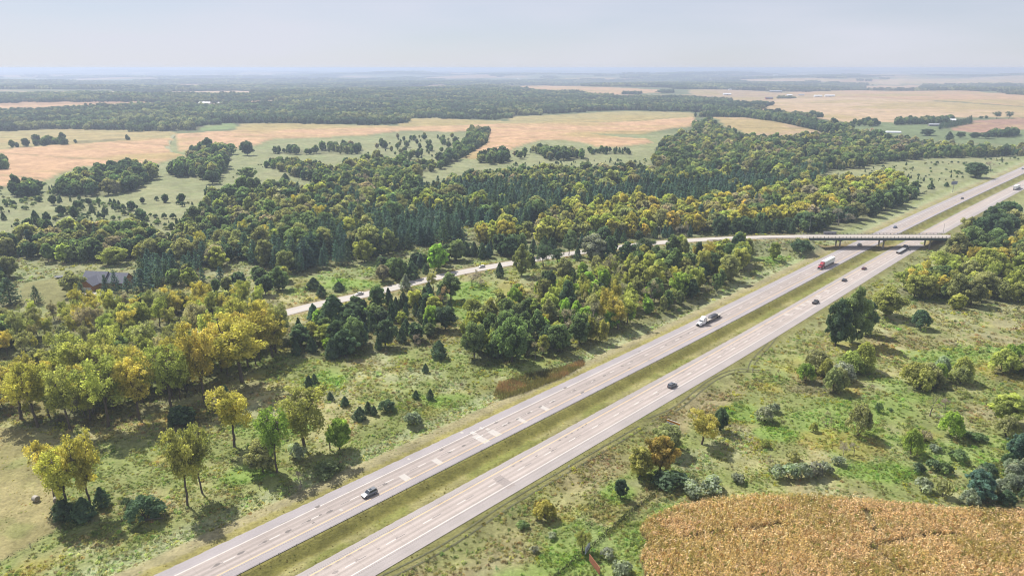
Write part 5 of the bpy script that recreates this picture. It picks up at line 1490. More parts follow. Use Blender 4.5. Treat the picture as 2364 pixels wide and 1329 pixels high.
def build_low_growth():
    rng = np.random.default_rng(31)
    protos = []
    for k in range(3):
        V, F, va = strips(11, 0.46, 0.085, 0.50, rng)
        protos.append(mesh_np('grass_tuft', V, F, [leaf_i], {'var': va}))
    for k in range(3):
        lf = lobes_crown([(rng.normal() * 0.2, rng.normal() * 0.2, 0.22, 0.46, 0.26, rng.random()) for _ in range(2)], 30, 0.15, rng, shell=0.3)
        protos.append(mesh_np('weed_clump', lf[0], lf[1], [leaf_i], {'var': lf[2]}))
    pts = []
    for r0, r1, sp in ((95, 230, 0.85), (230, 340, 1.2), (340, 560, 2.1)):
        a = math.radians(46)
        gx, gy = np.meshgrid(np.arange(-r1 * math.sin(a), r1 * math.sin(a), sp), np.arange(r0 * 0.6, r1, sp))
        x = gx.ravel() + (rng.random(gx.size) - 0.5) * sp; y = gy.ravel() + (rng.random(gx.size) - 0.5) * sp
        r = np.hypot(x, y); m = (r > r0) & (r < r1) & (np.abs(np.arctan2(x, y)) < a)
        x, y = x[m], y[m]
        s, t = xy_st(x, y); d, _ = side_dist(x, y)
        m = ~((t > -159.7) & (t < -144.3)) & ~((t > -135.1) & (t < -120.3)) & (d > 6.4) & ~inside(CORNF, x, y) & ~inside(LAWN, x, y)
        # mown strips carry little
        mown = ((t > -167) & (t < -159)) | ((t > -121) & (t < -117)) | ((t > -145) & (t < -134)) | inside(HAYF, x, y)
        m &= ~mown | (rng.random(len(x)) < 0.30)
        # clumped growth
        cl = fbm(x, y, 6, 61, 2)
        m &= rng.random(len(x)) < np.clip((cl - 0.22) * 2.4, 0.12, 1)
        x, y = x[m], y[m]; mo = mown[m]
        k = np.where(mo, 0.42, 1.0) * (sp / 0.95) ** 0.75 * (0.6 + 0.9 * fbm(x, y, 9, 81, 2))
        pts.append(np.stack([x, y, k], 1))
    Pn = np.concatenate(pts); n = len(Pn)
    x, y = Pn[:, 0], Pn[:, 1]
    z = height(x, y) - 0.03
    tint = 1.32 * paint(x, y) * (0.80 + 0.45 * rng.random((n, 1))) * (1 + 0.10 * rng.normal(size=(n, 3)))
    gl = (fbm(x, y, 13, 91, 3) > 0.66) & (rng.random(n) < 0.25)
    tint[gl] = np.array([0.33, 0.33, 0.06]) * (0.8 + 0.4 * rng.random((int(gl.sum()), 1)))
    rot = np.zeros((n, 3)); rot[:, 2] = rng.random(n) * 6.283
    sc = Pn[:, 2] * (0.7 + 0.6 * rng.random(n)); scl = np.stack([sc * 1.15, sc * 1.15, sc], 1)
    gn_scatter('meadow_growth', 'rough grass and weeds covering the meadows and banks', 'grass', protos, np.stack([x, y, z], 1), rot, scl, rng.integers(0, 6, n), np.clip(tint, 0.01, 0.5))
    print('TUFTS', n)
    # ripe maize
    protos = []
    for k in range(4):
        nq = 13
        hz = 0.45 + 1.45 * rng.random(nq); az = rng.random(nq) * 6.283; rd_ = 0.12 + 0.26 * rng.random(nq)
        Cn = np.stack([np.cos(az) * rd_, np.sin(az) * rd_, hz], 1)
        Nn = np.stack([np.cos(az) * 0.7, np.sin(az) * 0.7, 0.8 + 0 * az], 1) + rng.normal(size=(nq, 3)) * 0.3
        V1, F1 = leafquads(Cn, Nn, 0.19 + 0.12 * rng.random(nq), 0.32, rng); va1 = np.repeat(rng.random(nq), 4)
        V2, F2, va2 = strips(2, 2.0, 0.04, 0.15, rng, 1)
        protos.append(mesh_np('maize_plant', np.concatenate([V1, np.array(V2)]), np.concatenate([F1, np.array(F2) + len(V1)]), [leaf_i], {'var': np.concatenate([va1, va2])}))
    # rows follow the field's back edge, then swing
    x0, y0 = CORNF.min(0); x1, y1 = CORNF.max(0)
    ang = math.radians(-35)
    gs, gt = np.meshgrid(np.arange(-260, 260, 0.34), np.arange(-260, 260, 0.90))
    gs = gs + (rng.random(gs.shape) - 0.5) * 0.5; gt = gt + (rng.random(gs.shape) - 0.5) * 0.14 + 1.6 * np.sin(gs / 34.0)
    cx, cy = 0.5 * (x0 + x1), 0.5 * (y0 + y1)
    x = (cx + gs * math.cos(ang) - gt * math.sin(ang)).ravel(); y = (cy + gs * math.sin(ang) + gt * math.cos(ang)).ravel()
    edge = 1.3 * (fbm(x, y, 5, 7, 2) - 0.5)
    m = inside(CORNF, x + edge, y + edge)
    u, v, zc = project(x, y, 1.0); m &= (u < PW + 270) & (v < PH + 190)
    # washed-out gaps
    gaps = []
    for gu, gv, ga, gb in gaps:
        gx_, gy_ = plane_px(gu, gv); m &= ~(np.hypot((x - gx_) / ga, (y - gy_) / gb) < 1)
    def seam(pts_, wd):
        nonlocal m
        q = np.stack(plane_px(*np.array(pts_, float).T), 1)
        for i in range(len(q) - 1):
            a_, b_ = q[i], q[i + 1]; d_ = b_ - a_; tt = np.clip(((x - a_[0]) * d_[0] + (y - a_[1]) * d_[1]) / (d_ @ d_), 0, 1)
            dist = np.hypot(x - a_[0] - tt * d_[0], y - a_[1] - tt * d_[1]); m &= ~((dist < wd) & (rng.random(len(x)) < 0.75))
    seam([(1995, 1180), (2012, 1205), (2020, 1225)], 1.2)
    seam([(2010, 1268), (2040, 1290), (2075, 1325)], 0.9)
    seam([(1735, 1225), (1800, 1212)], 0.6)
    seam([(2010, 1265), (2080, 1250), (2130, 1240), (2200, 1238), (2230, 1242)], 0.8)
    seam([(1560, 1250), (1640, 1235), (1735, 1222), (1830, 1212)], 0.6)
    x, y = x[m], y[m]; n = len(x)
    z = height(x, y) - 0.05
    f1 = fbm(x, y, 22, 15, 3)
    tint = mixc(np.tile(C(0.60, 0.435, 0.275), (n, 1)), C(0.56, 0.43, 0.22), sstep(0.42, 0.62, f1))
    tint = mixc(tint, C(0.34, 0.29, 0.075), 0.6 * sstep(0.55, 0.70, fbm(x, y, 12, 19, 3)))
    rd = rng.random(n)
    tint[rd < 0.25] = C(0.72, 0.54, 0.38); tint[(rd > 0.25) & (rd < 0.33)] = C(0.36, 0.21, 0.085); tint[(rd > 0.33) & (rd < 0.38)] = C(0.22, 0.24, 0.06)
    tint = tint * (0.75 + 0.5 * rng.random((n, 1)))
    rot = np.zeros((n, 3)); rot[:, 2] = rng.random(n) * 6.283; rot[:, 0] = rng.normal(size=n) * 0.09; rot[:, 1] = rng.normal(size=n) * 0.09
    sc = 0.85 + 0.3 * rng.random(n); scl = np.stack([sc * 1.1, sc * 1.1, sc * (0.85 + 0.25 * f1)], 1)
    gn_scatter('corn_crop', 'ripe golden corn standing in the bottom right field', 'corn', protos, np.stack([x, y, z], 1), rot, scl, rng.integers(0, 4, n), np.clip(tint, 0.02, 0.75))
    print('CORN', n)
    # cattails in the wet ditch
    pl = np.stack(plane_px(*np.array([(1140, 908), (1150, 886), (1220, 862), (1300, 842), (1345, 828), (1350, 842), (1290, 876), (1210, 906), (1155, 920)], float).T), 1)
    protos = []
    for k in range(3):
        V, F, va = strips(9, 2.3, 0.045, 0.5, rng, 2); protos.append(mesh_np('cattail_tuft', V, F, [leaf_i], {'var': va}))
    x, y = scatter_poly(pl, 0.55, rng); n = len(x)
    f1 = fbm(x, y, 9, 5, 2)
    tint = mixc(np.tile(C(0.17, 0.15, 0.07), (n, 1)), C(0.29, 0.18, 0.115), sstep(0.45, 0.62, f1)) * (0.7 + 0.6 * rng.random((n, 1)))
    rot = np.zeros((n, 3)); rot[:, 2] = rng.random(n) * 6.283
    sc = 0.8 + 0.4 * rng.random(n)
    gn_scatter('cattail_bed', 'reddish brown cattails in the ditch beside the westbound shoulder', 'cattails', protos, np.stack([x, y, height(x, y) - 0.05], 1), rot, np.stack([sc, sc, sc * 0.62], 1), rng.integers(0, 3, n), tint)
# ------------------------------------------------------------------ overpass
def build_bridge():
    conc = mat('bridge_concrete', (0.29, 0.26, 0.23), 0.85, var=0.12, scale=0.6)
    deckm = mat('bridge_deck', (0.37, 0.335, 0.30), 0.85, var=0.08, scale=0.4)
    steel = mat('girder_steel', (0.055, 0.075, 0.080), 0.55, var=0.15, scale=0.5)
    rail = mat('galvanised_rail', (0.10, 0.10, 0.105), 0.6)
    pave = mat('slope_paving', (0.22, 0.185, 0.165), 0.9, var=0.15, scale=0.5)
    b = thing('overpass_bridge', 'concrete overpass with dark steel girders crossing both carriageways', 'bridge', (0, 0, 0))
    y0, y1 = BR_Y - 5.3, BR_Y + 5.3
    MB().box(BR_X0, BR_X1, y0, y1, 6.95, 7.23).obj('deck', deckm, b)
    for k in range(5):
        yy = y0 + 0.7 + k * (10.6 - 1.4) / 4
        g = MB(); g.box(BR_X0 + 0.2, BR_X1 - 0.2, yy - 0.03, yy + 0.03, 5.75, 6.95)
        g.box(BR_X0 + 0.2, BR_X1 - 0.2, yy - 0.2, yy - 0.03, 5.70, 5.76); g.box(BR_X0 + 0.2, BR_X1 - 0.2, yy + 0.03, yy + 0.2, 5.70, 5.76)
        g.obj('girder', steel, b)
    post = MB().box(-0.13, 0.13, -0.11, 0.11, 0, 1.0).mesh('rail_post', rail)
    for sy, yy in ((-1, y0 + 0.18), (1, y1 - 0.18)):
        MB().box(BR_X0, BR_X1, yy - 0.17, yy + 0.17, 7.23, 7.50).obj('kerb', conc, b)
        MB().box(BR_X0, BR_X1, yy + sy * 0.185, yy + sy * 0.25, 5.72, 7.42).obj('fascia_beam', steel, b)
        r = MB(); r.tube([(BR_X0 - 2, yy, 8.38), (BR_X1 + 2, yy, 8.38)], 0.07, 6); r.tube([(BR_X0 - 2, yy, 7.95), (BR_X1 + 2, yy, 7.95)], 0.055, 6)
        ro = r.obj('railing', rail, b)
        for k in range(39):
            link('rail_post', post, ro, (BR_X0 + 0.6 + k * (BR_X1 - BR_X0 - 1.2) / 38, yy, 7.50))
    for px_, nm in ((226.0, 'pier'), (256.0, 'pier'), (288.0, 'pier')):
        c = MB(); c.hexa([(px_ - 0.7, y0 + 1.6, 4.75), (px_ + 0.7, y0 + 1.6, 4.75), (px_ + 0.7, y1 - 1.6, 4.75), (px_ - 0.7, y1 - 1.6, 4.75)],
                         [(px_ - 0.7, y0 + 0.3, 5.68), (px_ + 0.7, y0 + 0.3, 5.68), (px_ + 0.7, y1 - 0.3, 5.68), (px_ - 0.7, y1 - 0.3, 5.68)])
        p = c.obj(nm, conc, b)
        for yy in (BR_Y - 3.0, BR_Y + 3.0):
            MB().tube([(px_, yy, -0.6), (px_, yy, 4.76)], 0.52, 12).obj('column', conc, p, smooth=False)
    for xx, d in ((BR_X0, 1), (BR_X1, -1)):
        a = MB(); a.box(min(xx - 1.2 * d, xx + 0.15 * d), max(xx - 1.2 * d, xx + 0.15 * d), y0 - 0.2, y1 + 0.2, 3.5, 6.94)
        ab = a.obj('abutment', conc, b)
        w = MB()
        xe = 213.5 if d == 1 else 290.3
        zt = 6.45
        w.hexa([(xx, y0 - 1.2, zt - 0.9), (xe, y0 - 1.2 - 2 * d, -0.5), (xe, y1 + 1.2 - 2 * d, -0.5), (xx, y1 + 1.2, zt - 0.9)] if d == 1 else
               [(xe, y0 - 1.2, -0.5), (xx, y0 - 1.2, zt - 0.9), (xx, y1 + 1.2, zt - 0.9), (xe, y1 + 1.2, -0.5)],
               [(xx, y0 - 1.2, zt), (xe, y0 - 1.2 - 2 * d, 0.12), (xe, y1 + 1.2 - 2 * d, 0.12), (xx, y1 + 1.2, zt)] if d == 1 else
               [(xe, y0 - 1.2, 0.12), (xx, y0 - 1.2, zt), (xx, y1 + 1.2, zt), (xe, y1 + 1.2, 0.12)])
        w.obj('slope_paving', pave, ab)
    # exit-sign board hung on the far side
    s = tag(MB().box(-4.5, 4.5, -0.06, 0.06, 0, 2.6).obj('sign_panel', mat('sign_back', (0.34, 0.34, 0.37), 0.5, metal=0.4)), 'grey back of a sign panel fixed to the far bridge railing', 'sign')
    s.location = (222.0, y1 + 0.25, 7.0)
    # guard rails along the approach
    for k, (sy, lab) in enumerate(((-1, 'steel guard rail on the near side of the bridge approach'), (1, 'steel guard rail on the far side of the bridge approach'))):
        ia = int(np.argmin(np.hypot(SIDE_C[:, 0] - BR_X0, SIDE_C[:, 1] - BR_Y)))
        c = SIDE_C[ia - 16:ia]
        tang = np.gradient(c[:, :2], axis=0); tang /= np.linalg.norm(tang, axis=1)[:, None]
        q = c[:, :2] + np.stack([-tang[:, 1], tang[:, 0]], 1) * sy * 5.0
        g = thing('guard_rail', lab, 'guard rail', (0, 0, 0))
        m_ = MB()
        for i in range(len(q) - 1):
            m_.hexa([(q[i][0], q[i][1] - 0.03, c[i][2] + 0.5), (q[i + 1][0], q[i + 1][1] - 0.03, c[i + 1][2] + 0.5), (q[i + 1][0], q[i + 1][1] + 0.03, c[i + 1][2] + 0.5), (q[i][0], q[i][1] + 0.03, c[i][2] + 0.5)],
                    [(q[i][0], q[i][1] - 0.03, c[i][2] + 0.82), (q[i + 1][0], q[i + 1][1] - 0.03, c[i + 1][2] + 0.82), (q[i + 1][0], q[i + 1][1] + 0.03, c[i + 1][2] + 0.82), (q[i][0], q[i][1] + 0.03, c[i][2] + 0.82)])
        m_.obj('rail_beam', mat('weathered_rail', (0.17, 0.13, 0.11), 0.6, metal=0.3), g)
        pm = MB().box(-0.08, 0.08, -0.08, 0.08, -0.3, 0.85).mesh('post', rail)
        for i in range(len(q)):
            link('post', pm, g, (q[i][0], q[i][1] + 0.10 * sy, c[i][2]))

# ------------------------------------------------------------------ vehicles
GLASS = mat('vehicle_glass', (0.035, 0.042, 0.055), 0.08, spec=0.8)
TYRE = mat('tyre_rubber', (0.025, 0.025, 0.027), 0.85)
RIM = mat('wheel_rim', (0.42, 0.42, 0.44), 0.35, metal=0.7)
CHROME = mat('bright_metal', (0.62, 0.62, 0.64), 0.25, metal=0.9)
BLACKP = mat('black_plastic', (0.03, 0.03, 0.033), 0.6)
HEADL = mat('lamp_clear', (0.75, 0.76, 0.78), 0.15)
TAILL = mat('lamp_red', (0.40, 0.02, 0.02), 0.25)
_wheels = {}
def wheel(parent, x, y, r, w, side):
    key = (r, w)
    if key not in _wheels:
        t = MB(); n = 18
        rings = []
        for yy, rr in ((-w / 2, r * 0.62), (-w / 2, r * 0.93), (-w * 0.35, r), (w * 0.35, r), (w / 2, r * 0.93), (w / 2, r * 0.62)):
            rings.append([(math.cos(2 * math.pi * k / n) * rr, yy, math.sin(2 * math.pi * k / n) * rr) for k in range(n)])
        t.loft(rings, cap=True)
        q = MB(); rings = []
        for yy, rr in ((w * 0.30, r * 0.60), (w / 2 + 0.012, r * 0.60), (w / 2 + 0.02, r * 0.5), (w / 2 - 0.02, r * 0.15), (w / 2 + 0.015, r * 0.12)):
            rings.append([(math.cos(2 * math.pi * k / n) * rr, yy, math.sin(2 * math.pi * k / n) * rr) for k in range(n)])
        q.loft(rings, cap=True)
        _wheels[key] = (t.mesh('tyre', TYRE, True), q.mesh('rim', RIM))
    tm, rm = _wheels[key]
    o = link('wheel', None, parent, (x, y, r)); o.empty_display_size = 0.2
    if side < 0: o.rotation_euler = (0, 0, math.pi)
    link('tyre', tm, o); link('rim', rm, o)
    return o

def panel(mb, A, B, Cc, D, u, v, off, th=0.012):
    """thin plate on the face A-B-C-D (A,B bottom, D,C top)"""
    A, B, Cc, D = (Vector(q) for q in (A, B, Cc, D))
    def at(a, b): return (A * (1 - a) + B * a) * (1 - b) + (D * (1 - a) + Cc * a) * b
    n = (B - A).cross(D - A).normalized()
    c = [at(u[0], v[0]), at(u[1], v[0]), at(u[1], v[1]), at(u[0], v[1])]
    lo = [q + n * (off - th) for q in c]; hi = [q + n * off for q in c]
    return mb.hexa(lo, hi)

STYLE = {  # length, width, belt height, roof height, hood line, cabin foot (rear, front), cabin roof (rear, front), tail deck height
    'suv': (4.75, 1.92, 1.05, 1.74, 1.02, (-2.28, 1.10), (-2.00, 0.30), 1.05, 0.37),
    'sedan': (4.80, 1.84, 0.95, 1.45, 0.90, (-1.75, 1.20), (-1.05, 0.25), 1.00, 0.33),
    'hatch': (4.30, 1.80, 0.98, 1.50, 0.94, (-2.00, 1.15), (-1.60, 0.25), 0.98, 0.33),
    'pickup': (5.70, 2.00, 1.18, 1.88, 1.15, (-0.55, 1.55), (-0.35, 0.70), 1.15, 0.41)}

def car(style, paint_, x, y, ang, label, name=None, z=0.035, group=None):
    L, W, zb, zr, zh, cf, cr, zt, rw = STYLE[style]
    nm = name or {'suv': 'sport_utility_car', 'sedan': 'sedan_car', 'hatch': 'hatchback_car', 'pickup': 'pickup_truck'}[style]
    t = thing(nm, label, 'pickup' if style == 'pickup' else 'car', (x, y, z), ang, group)
    h = L / 2; w = W / 2
    def ring(xx, ww, z0, z1):
        return [(xx, -ww * 0.9, z0), (xx, ww * 0.9, z0), (xx, ww, z0 + 0.16), (xx, ww, z1 - 0.14), (xx, ww * 0.9, z1), (xx, -ww * 0.9, z1), (xx, -ww, z1 - 0.14), (xx, -ww, z0 + 0.16)]
    g = 0.24
    body = MB(); st_ = [(-h, w * 0.86, g + 0.14, zt - 0.16), (-h + 0.10, w * 0.95, g + 0.04, zt - 0.03), (-h + 0.7, w, g, zt), (cf[0] + 0.3, w, g, max(zb, zt)), (0, w, g, zb), (cf[1], w, g, zh + 0.02),
                        (h - 0.5, w * 0.97, g, zh - 0.10), (h - 0.12, w * 0.90, g + 0.03, zh - 0.22), (h, w * 0.80, g + 0.12, zh - 0.36)]
    st_.sort()
    body.loft([ring(*q) for q in st_])
    if style == 'pickup':
        bo = body.obj('body', paint_, t, smooth=False)
        MB().box(-h + 0.12, cf[0] - 0.12, -w * 0.80, w * 0.80, zt - 0.02, zt + 0.012).obj('bed_floor', BLACKP, t)
    else:
        bo = body.obj('body', paint_, t, smooth=False)
    wb_, wt = w * 0.90, w * 0.74
    B = [(cf[0], -wb_, zb - 0.02), (cf[1], -wb_, zb - 0.02), (cf[1], wb_, zb - 0.02), (cf[0], wb_, zb - 0.02)]
    T = [(cr[0], -wt, zr), (cr[1], -wt, zr), (cr[1], wt, zr), (cr[0], wt, zr)]
    MB().hexa(B, T).obj('cabin', paint_, t, bevel=0.05, segs=2)
    panel(MB(), B[1], B[2], T[2], T[1], (0.06, 0.94), (0.10, 0.92), 0.02).obj('windscreen', GLASS, t)
    panel(MB(), B[3], B[0], T[0], T[3], (0.08, 0.92), (0.30 if style in ('suv', 'hatch') else 0.12, 0.90), 0.02).obj('rear_window', GLASS, t)
    for A_, B_, C_, D_ in ((B[0], B[1], T[1], T[0]), (B[2], B[3], T[3], T[2])):
        panel(MB(), A_, B_, C_, D_, (0.08, 0.52), (0.16, 0.88), 0.02).obj('side_window', GLASS, t)
        panel(MB(), A_, B_, C_, D_, (0.55, 0.93), (0.16, 0.88), 0.02).obj('side_window', GLASS, t)
    if style == 'suv':
        panel(MB(), T[0], T[1], T[2], T[3], (0.55, 0.85), (0.22, 0.78), 0.012, 0.01).obj('sunroof', GLASS, t)
    for s in (-1, 1):
        MB().box(h - 0.22, h - 0.02, s * w * 0.62 - 0.2, s * w * 0.62 + 0.2, zh - 0.42, zh - 0.25).obj('headlight', HEADL, t, bevel=0.02)
        MB().box(-h - 0.012, -h + 0.12, s * w * 0.70 - 0.14, s * w * 0.70 + 0.14, zt - 0.42, zt - 0.2).obj('tail_light', TAILL, t, bevel=0.02)
        MB().box(cf[1] - 0.42, cf[1] - 0.26, s * (w + 0.10) - 0.09, s * (w + 0.10) + 0.09, zb, zb + 0.15).obj('wing_mirror', paint_, t, bevel=0.03)
        for xx in (h - 0.95, -h + 0.95):
            wheel(t, xx, s * (w - 0.10), rw, 0.24, s)
    MB().box(h - 0.10, h + 0.012, -w * 0.55, w * 0.55, g + 0.16, zh - 0.46).obj('grille', BLACKP, t)
    MB().box(-h - 0.02, -h + 0.1, -w * 0.8, w * 0.8, g + 0.12, g + 0.30).obj('bumper', BLACKP, t)
    return t

def semi(x, y, ang, label, cabp, trailer, boxm=None, name='semi_truck', z=0.035, roof=3.9):
    """origin under the front bumper, nose along +x"""
    t = thing(name, label, 'truck', (x, y, z), ang)
    frame = mat('truck_frame', (0.05, 0.05, 0.055), 0.6, metal=0.3)
    def rng_(xx, w0, w1, z0, z1):
        return [(xx, -w0, z0), (xx, w0, z0), (xx, w1, z1 - 0.15), (xx, w1 * 0.85, z1), (xx, -w1 * 0.85, z1), (xx, -w1, z1 - 0.15)]
    MB().loft([rng_(-2.45, 0.98, 0.98, 0.85, 2.02), rng_(-1.2, 0.95, 0.92, 0.80, 1.88), rng_(-0.35, 0.90, 0.84, 0.72, 1.72), rng_(-0.10, 0.86, 0.76, 0.75, 1.52)]).obj('hood', cabp, t)
    for s in (-1, 1):
        MB().loft([[(-0.45 - 0.72 * (1 - math.cos(a)), s * yy, 0.55 + 0.62 * math.sin(a)) for a in np.linspace(0.05, 3.1, 7)] for yy in (0.86, 1.24)], cap=True).obj('fender', cabp, t)
        MB().box(-0.30, -0.05, s * 0.98 - 0.2, s * 0.98 + 0.2, 0.82, 1.12).obj('headlight', HEADL, t, bevel=0.03)
        MB().box(-2.75, -2.55, s * 1.45 - 0.10, s * 1.45 + 0.10, 1.95, 2.65).obj('mirror', cabp, t, bevel=0.03)
        MB().tube([(-3.0, s * 1.02, 0.72), (-5.0, s * 1.02, 0.72)], 0.33, 12).obj('fuel_tank', CHROME, t)
        MB().tube([(-6.05, s * 1.0, 1.2), (-6.05, s * 1.0, roof - 0.1)], 0.08, 8).obj('exhaust_stack', CHROME, t)
        wheel(t, -1.15, s * 1.02, 0.52, 0.30, s)
        for xx in (-6.6, -7.9):
            wheel(t, xx, s * 0.95, 0.52, 0.58, s)
    MB().box(-0.30, 0.0, -1.15, 1.15, 0.32, 0.70).obj('bumper', CHROME if cabp.name != 'paint_cab_white' else BLACKP, t, bevel=0.05)
    MB().box(-0.14, -0.02, -0.55, 0.55, 0.74, 1.46).obj('grille', BLACKP, t)
    cb = MB(); cb.loft([rng_(-4.2, 1.14, 1.10, 0.75, 2.95), rng_(-3.2, 1.14, 1.08, 0.75, 2.90), rng_(-2.95, 1.12, 0.98, 0.75, 2.70), rng_(-2.35, 1.05, 0.98, 0.85, 2.00)]); cb.obj('cab', cabp, t)
    MB().hexa([(-5.9, -1.18, 0.95), (-4.2, -1.18, 0.95), (-4.2, 1.18, 0.95), (-5.9, 1.18, 0.95)], [(-5.9, -1.14, roof), (-4.5, -1.10, roof - 0.02), (-4.5, 1.10, roof - 0.02), (-5.9, 1.14, roof)]).obj('sleeper', cabp, t, bevel=0.07)
    MB().hexa([(-4.25, -1.08, 2.86), (-3.0, -0.92, 2.72), (-3.0, 0.92, 2.72), (-4.25, 1.08, 2.86)], [(-4.5, -1.06, roof - 0.06), (-4.2, -0.98, roof - 0.12), (-4.2, 0.98, roof - 0.12), (-4.5, 1.06, roof - 0.06)]).obj('roof_fairing', cabp, t, bevel=0.05)
    panel(MB(), (-2.36, -0.96, 2.02), (-2.36, 0.96, 2.02), (-2.94, 0.92, 2.68), (-2.94, -0.92, 2.68), (0.05, 0.95), (0.08, 0.92), 0.05, 0.03).obj('windscreen', GLASS, t)
    for s in (-1, 1):
        MB().box(-3.9, -3.05, s * 1.11 - 0.02, s * 1.11 + 0.02, 1.95, 2.55).obj('side_window', GLASS, t)
    MB().box(-8.6, -0.6, -0.42, 0.42, 0.62, 0.92).obj('chassis', frame, t)
    if trailer == 'box':
        x0, x1 = -6.25, -22.4
        bx = MB().box(x1, x0, -1.29, 1.29, 1.12, 4.10).obj('box_trailer', boxm, t, bevel=0.03)
        MB().box(x1 - 0.04, x1 + 0.0, -1.20, -0.02, 1.2, 4.0).obj('rear_door', boxm, bx); MB().box(x1 - 0.04, x1 + 0.0, 0.02, 1.20, 1.2, 4.0).obj('rear_door', boxm, bx)
        MB().box(x1, x0 - 3.0, -0.5, 0.5, 0.85, 1.10).obj('trailer_frame', frame, t)
    else:
        x0, x1 = -6.3, -20.5
        dk = MB().box(x1, x0, -1.28, 1.28, 1.28, 1.48).obj('flatbed', trailer, t)
        MB().box(x1, x0 - 1.0, -0.5, 0.5, 0.85, 1.27).obj('trailer_frame', frame, t)
        MB().box(x0 - 0.05, x0, -1.28, 1.28, 1.48, 2.7).obj('headboard', mat('headboard_dark', (0.09, 0.09, 0.10), 0.6), t)
    xe = x1
    for s in (-1, 1):
        for xx in (xe + 1.5, xe + 2.8):
            wheel(t, xx, s * 0.95, 0.50, 0.56, s)
        MB().box(x0 - 3.4, x0 - 3.2, s * 0.75 - 0.08, s * 0.75 + 0.08, 0.12, 1.10).obj('landing_leg', frame, t)
        MB().box(xe - 0.05, xe + 0.02, s * 0.95 - 0.14, s * 0.95 + 0.14, 0.92, 1.08).obj('tail_light', TAILL, t)
    MB().box(xe - 0.02, xe + 0.12, -1.1, 1.1, 0.45, 0.58).obj('underride_bar', frame, t)
    return t

def on_road(u, v, t_lane, heading):
    s, _ = px_st(u, v)
    x, y = st_xy(s, t_lane); x2, y2 = st_xy(s + 1, t_lane)
    a = math.atan2(float(y2 - y), float(x2 - x))
    return float(x), float(y), a + (math.pi if heading < 0 else 0)

def paintm(n, c, metal=0.0, rough=0.3):
    return mat('paint_' + n, c, rough, metal=metal, coat=0.5)

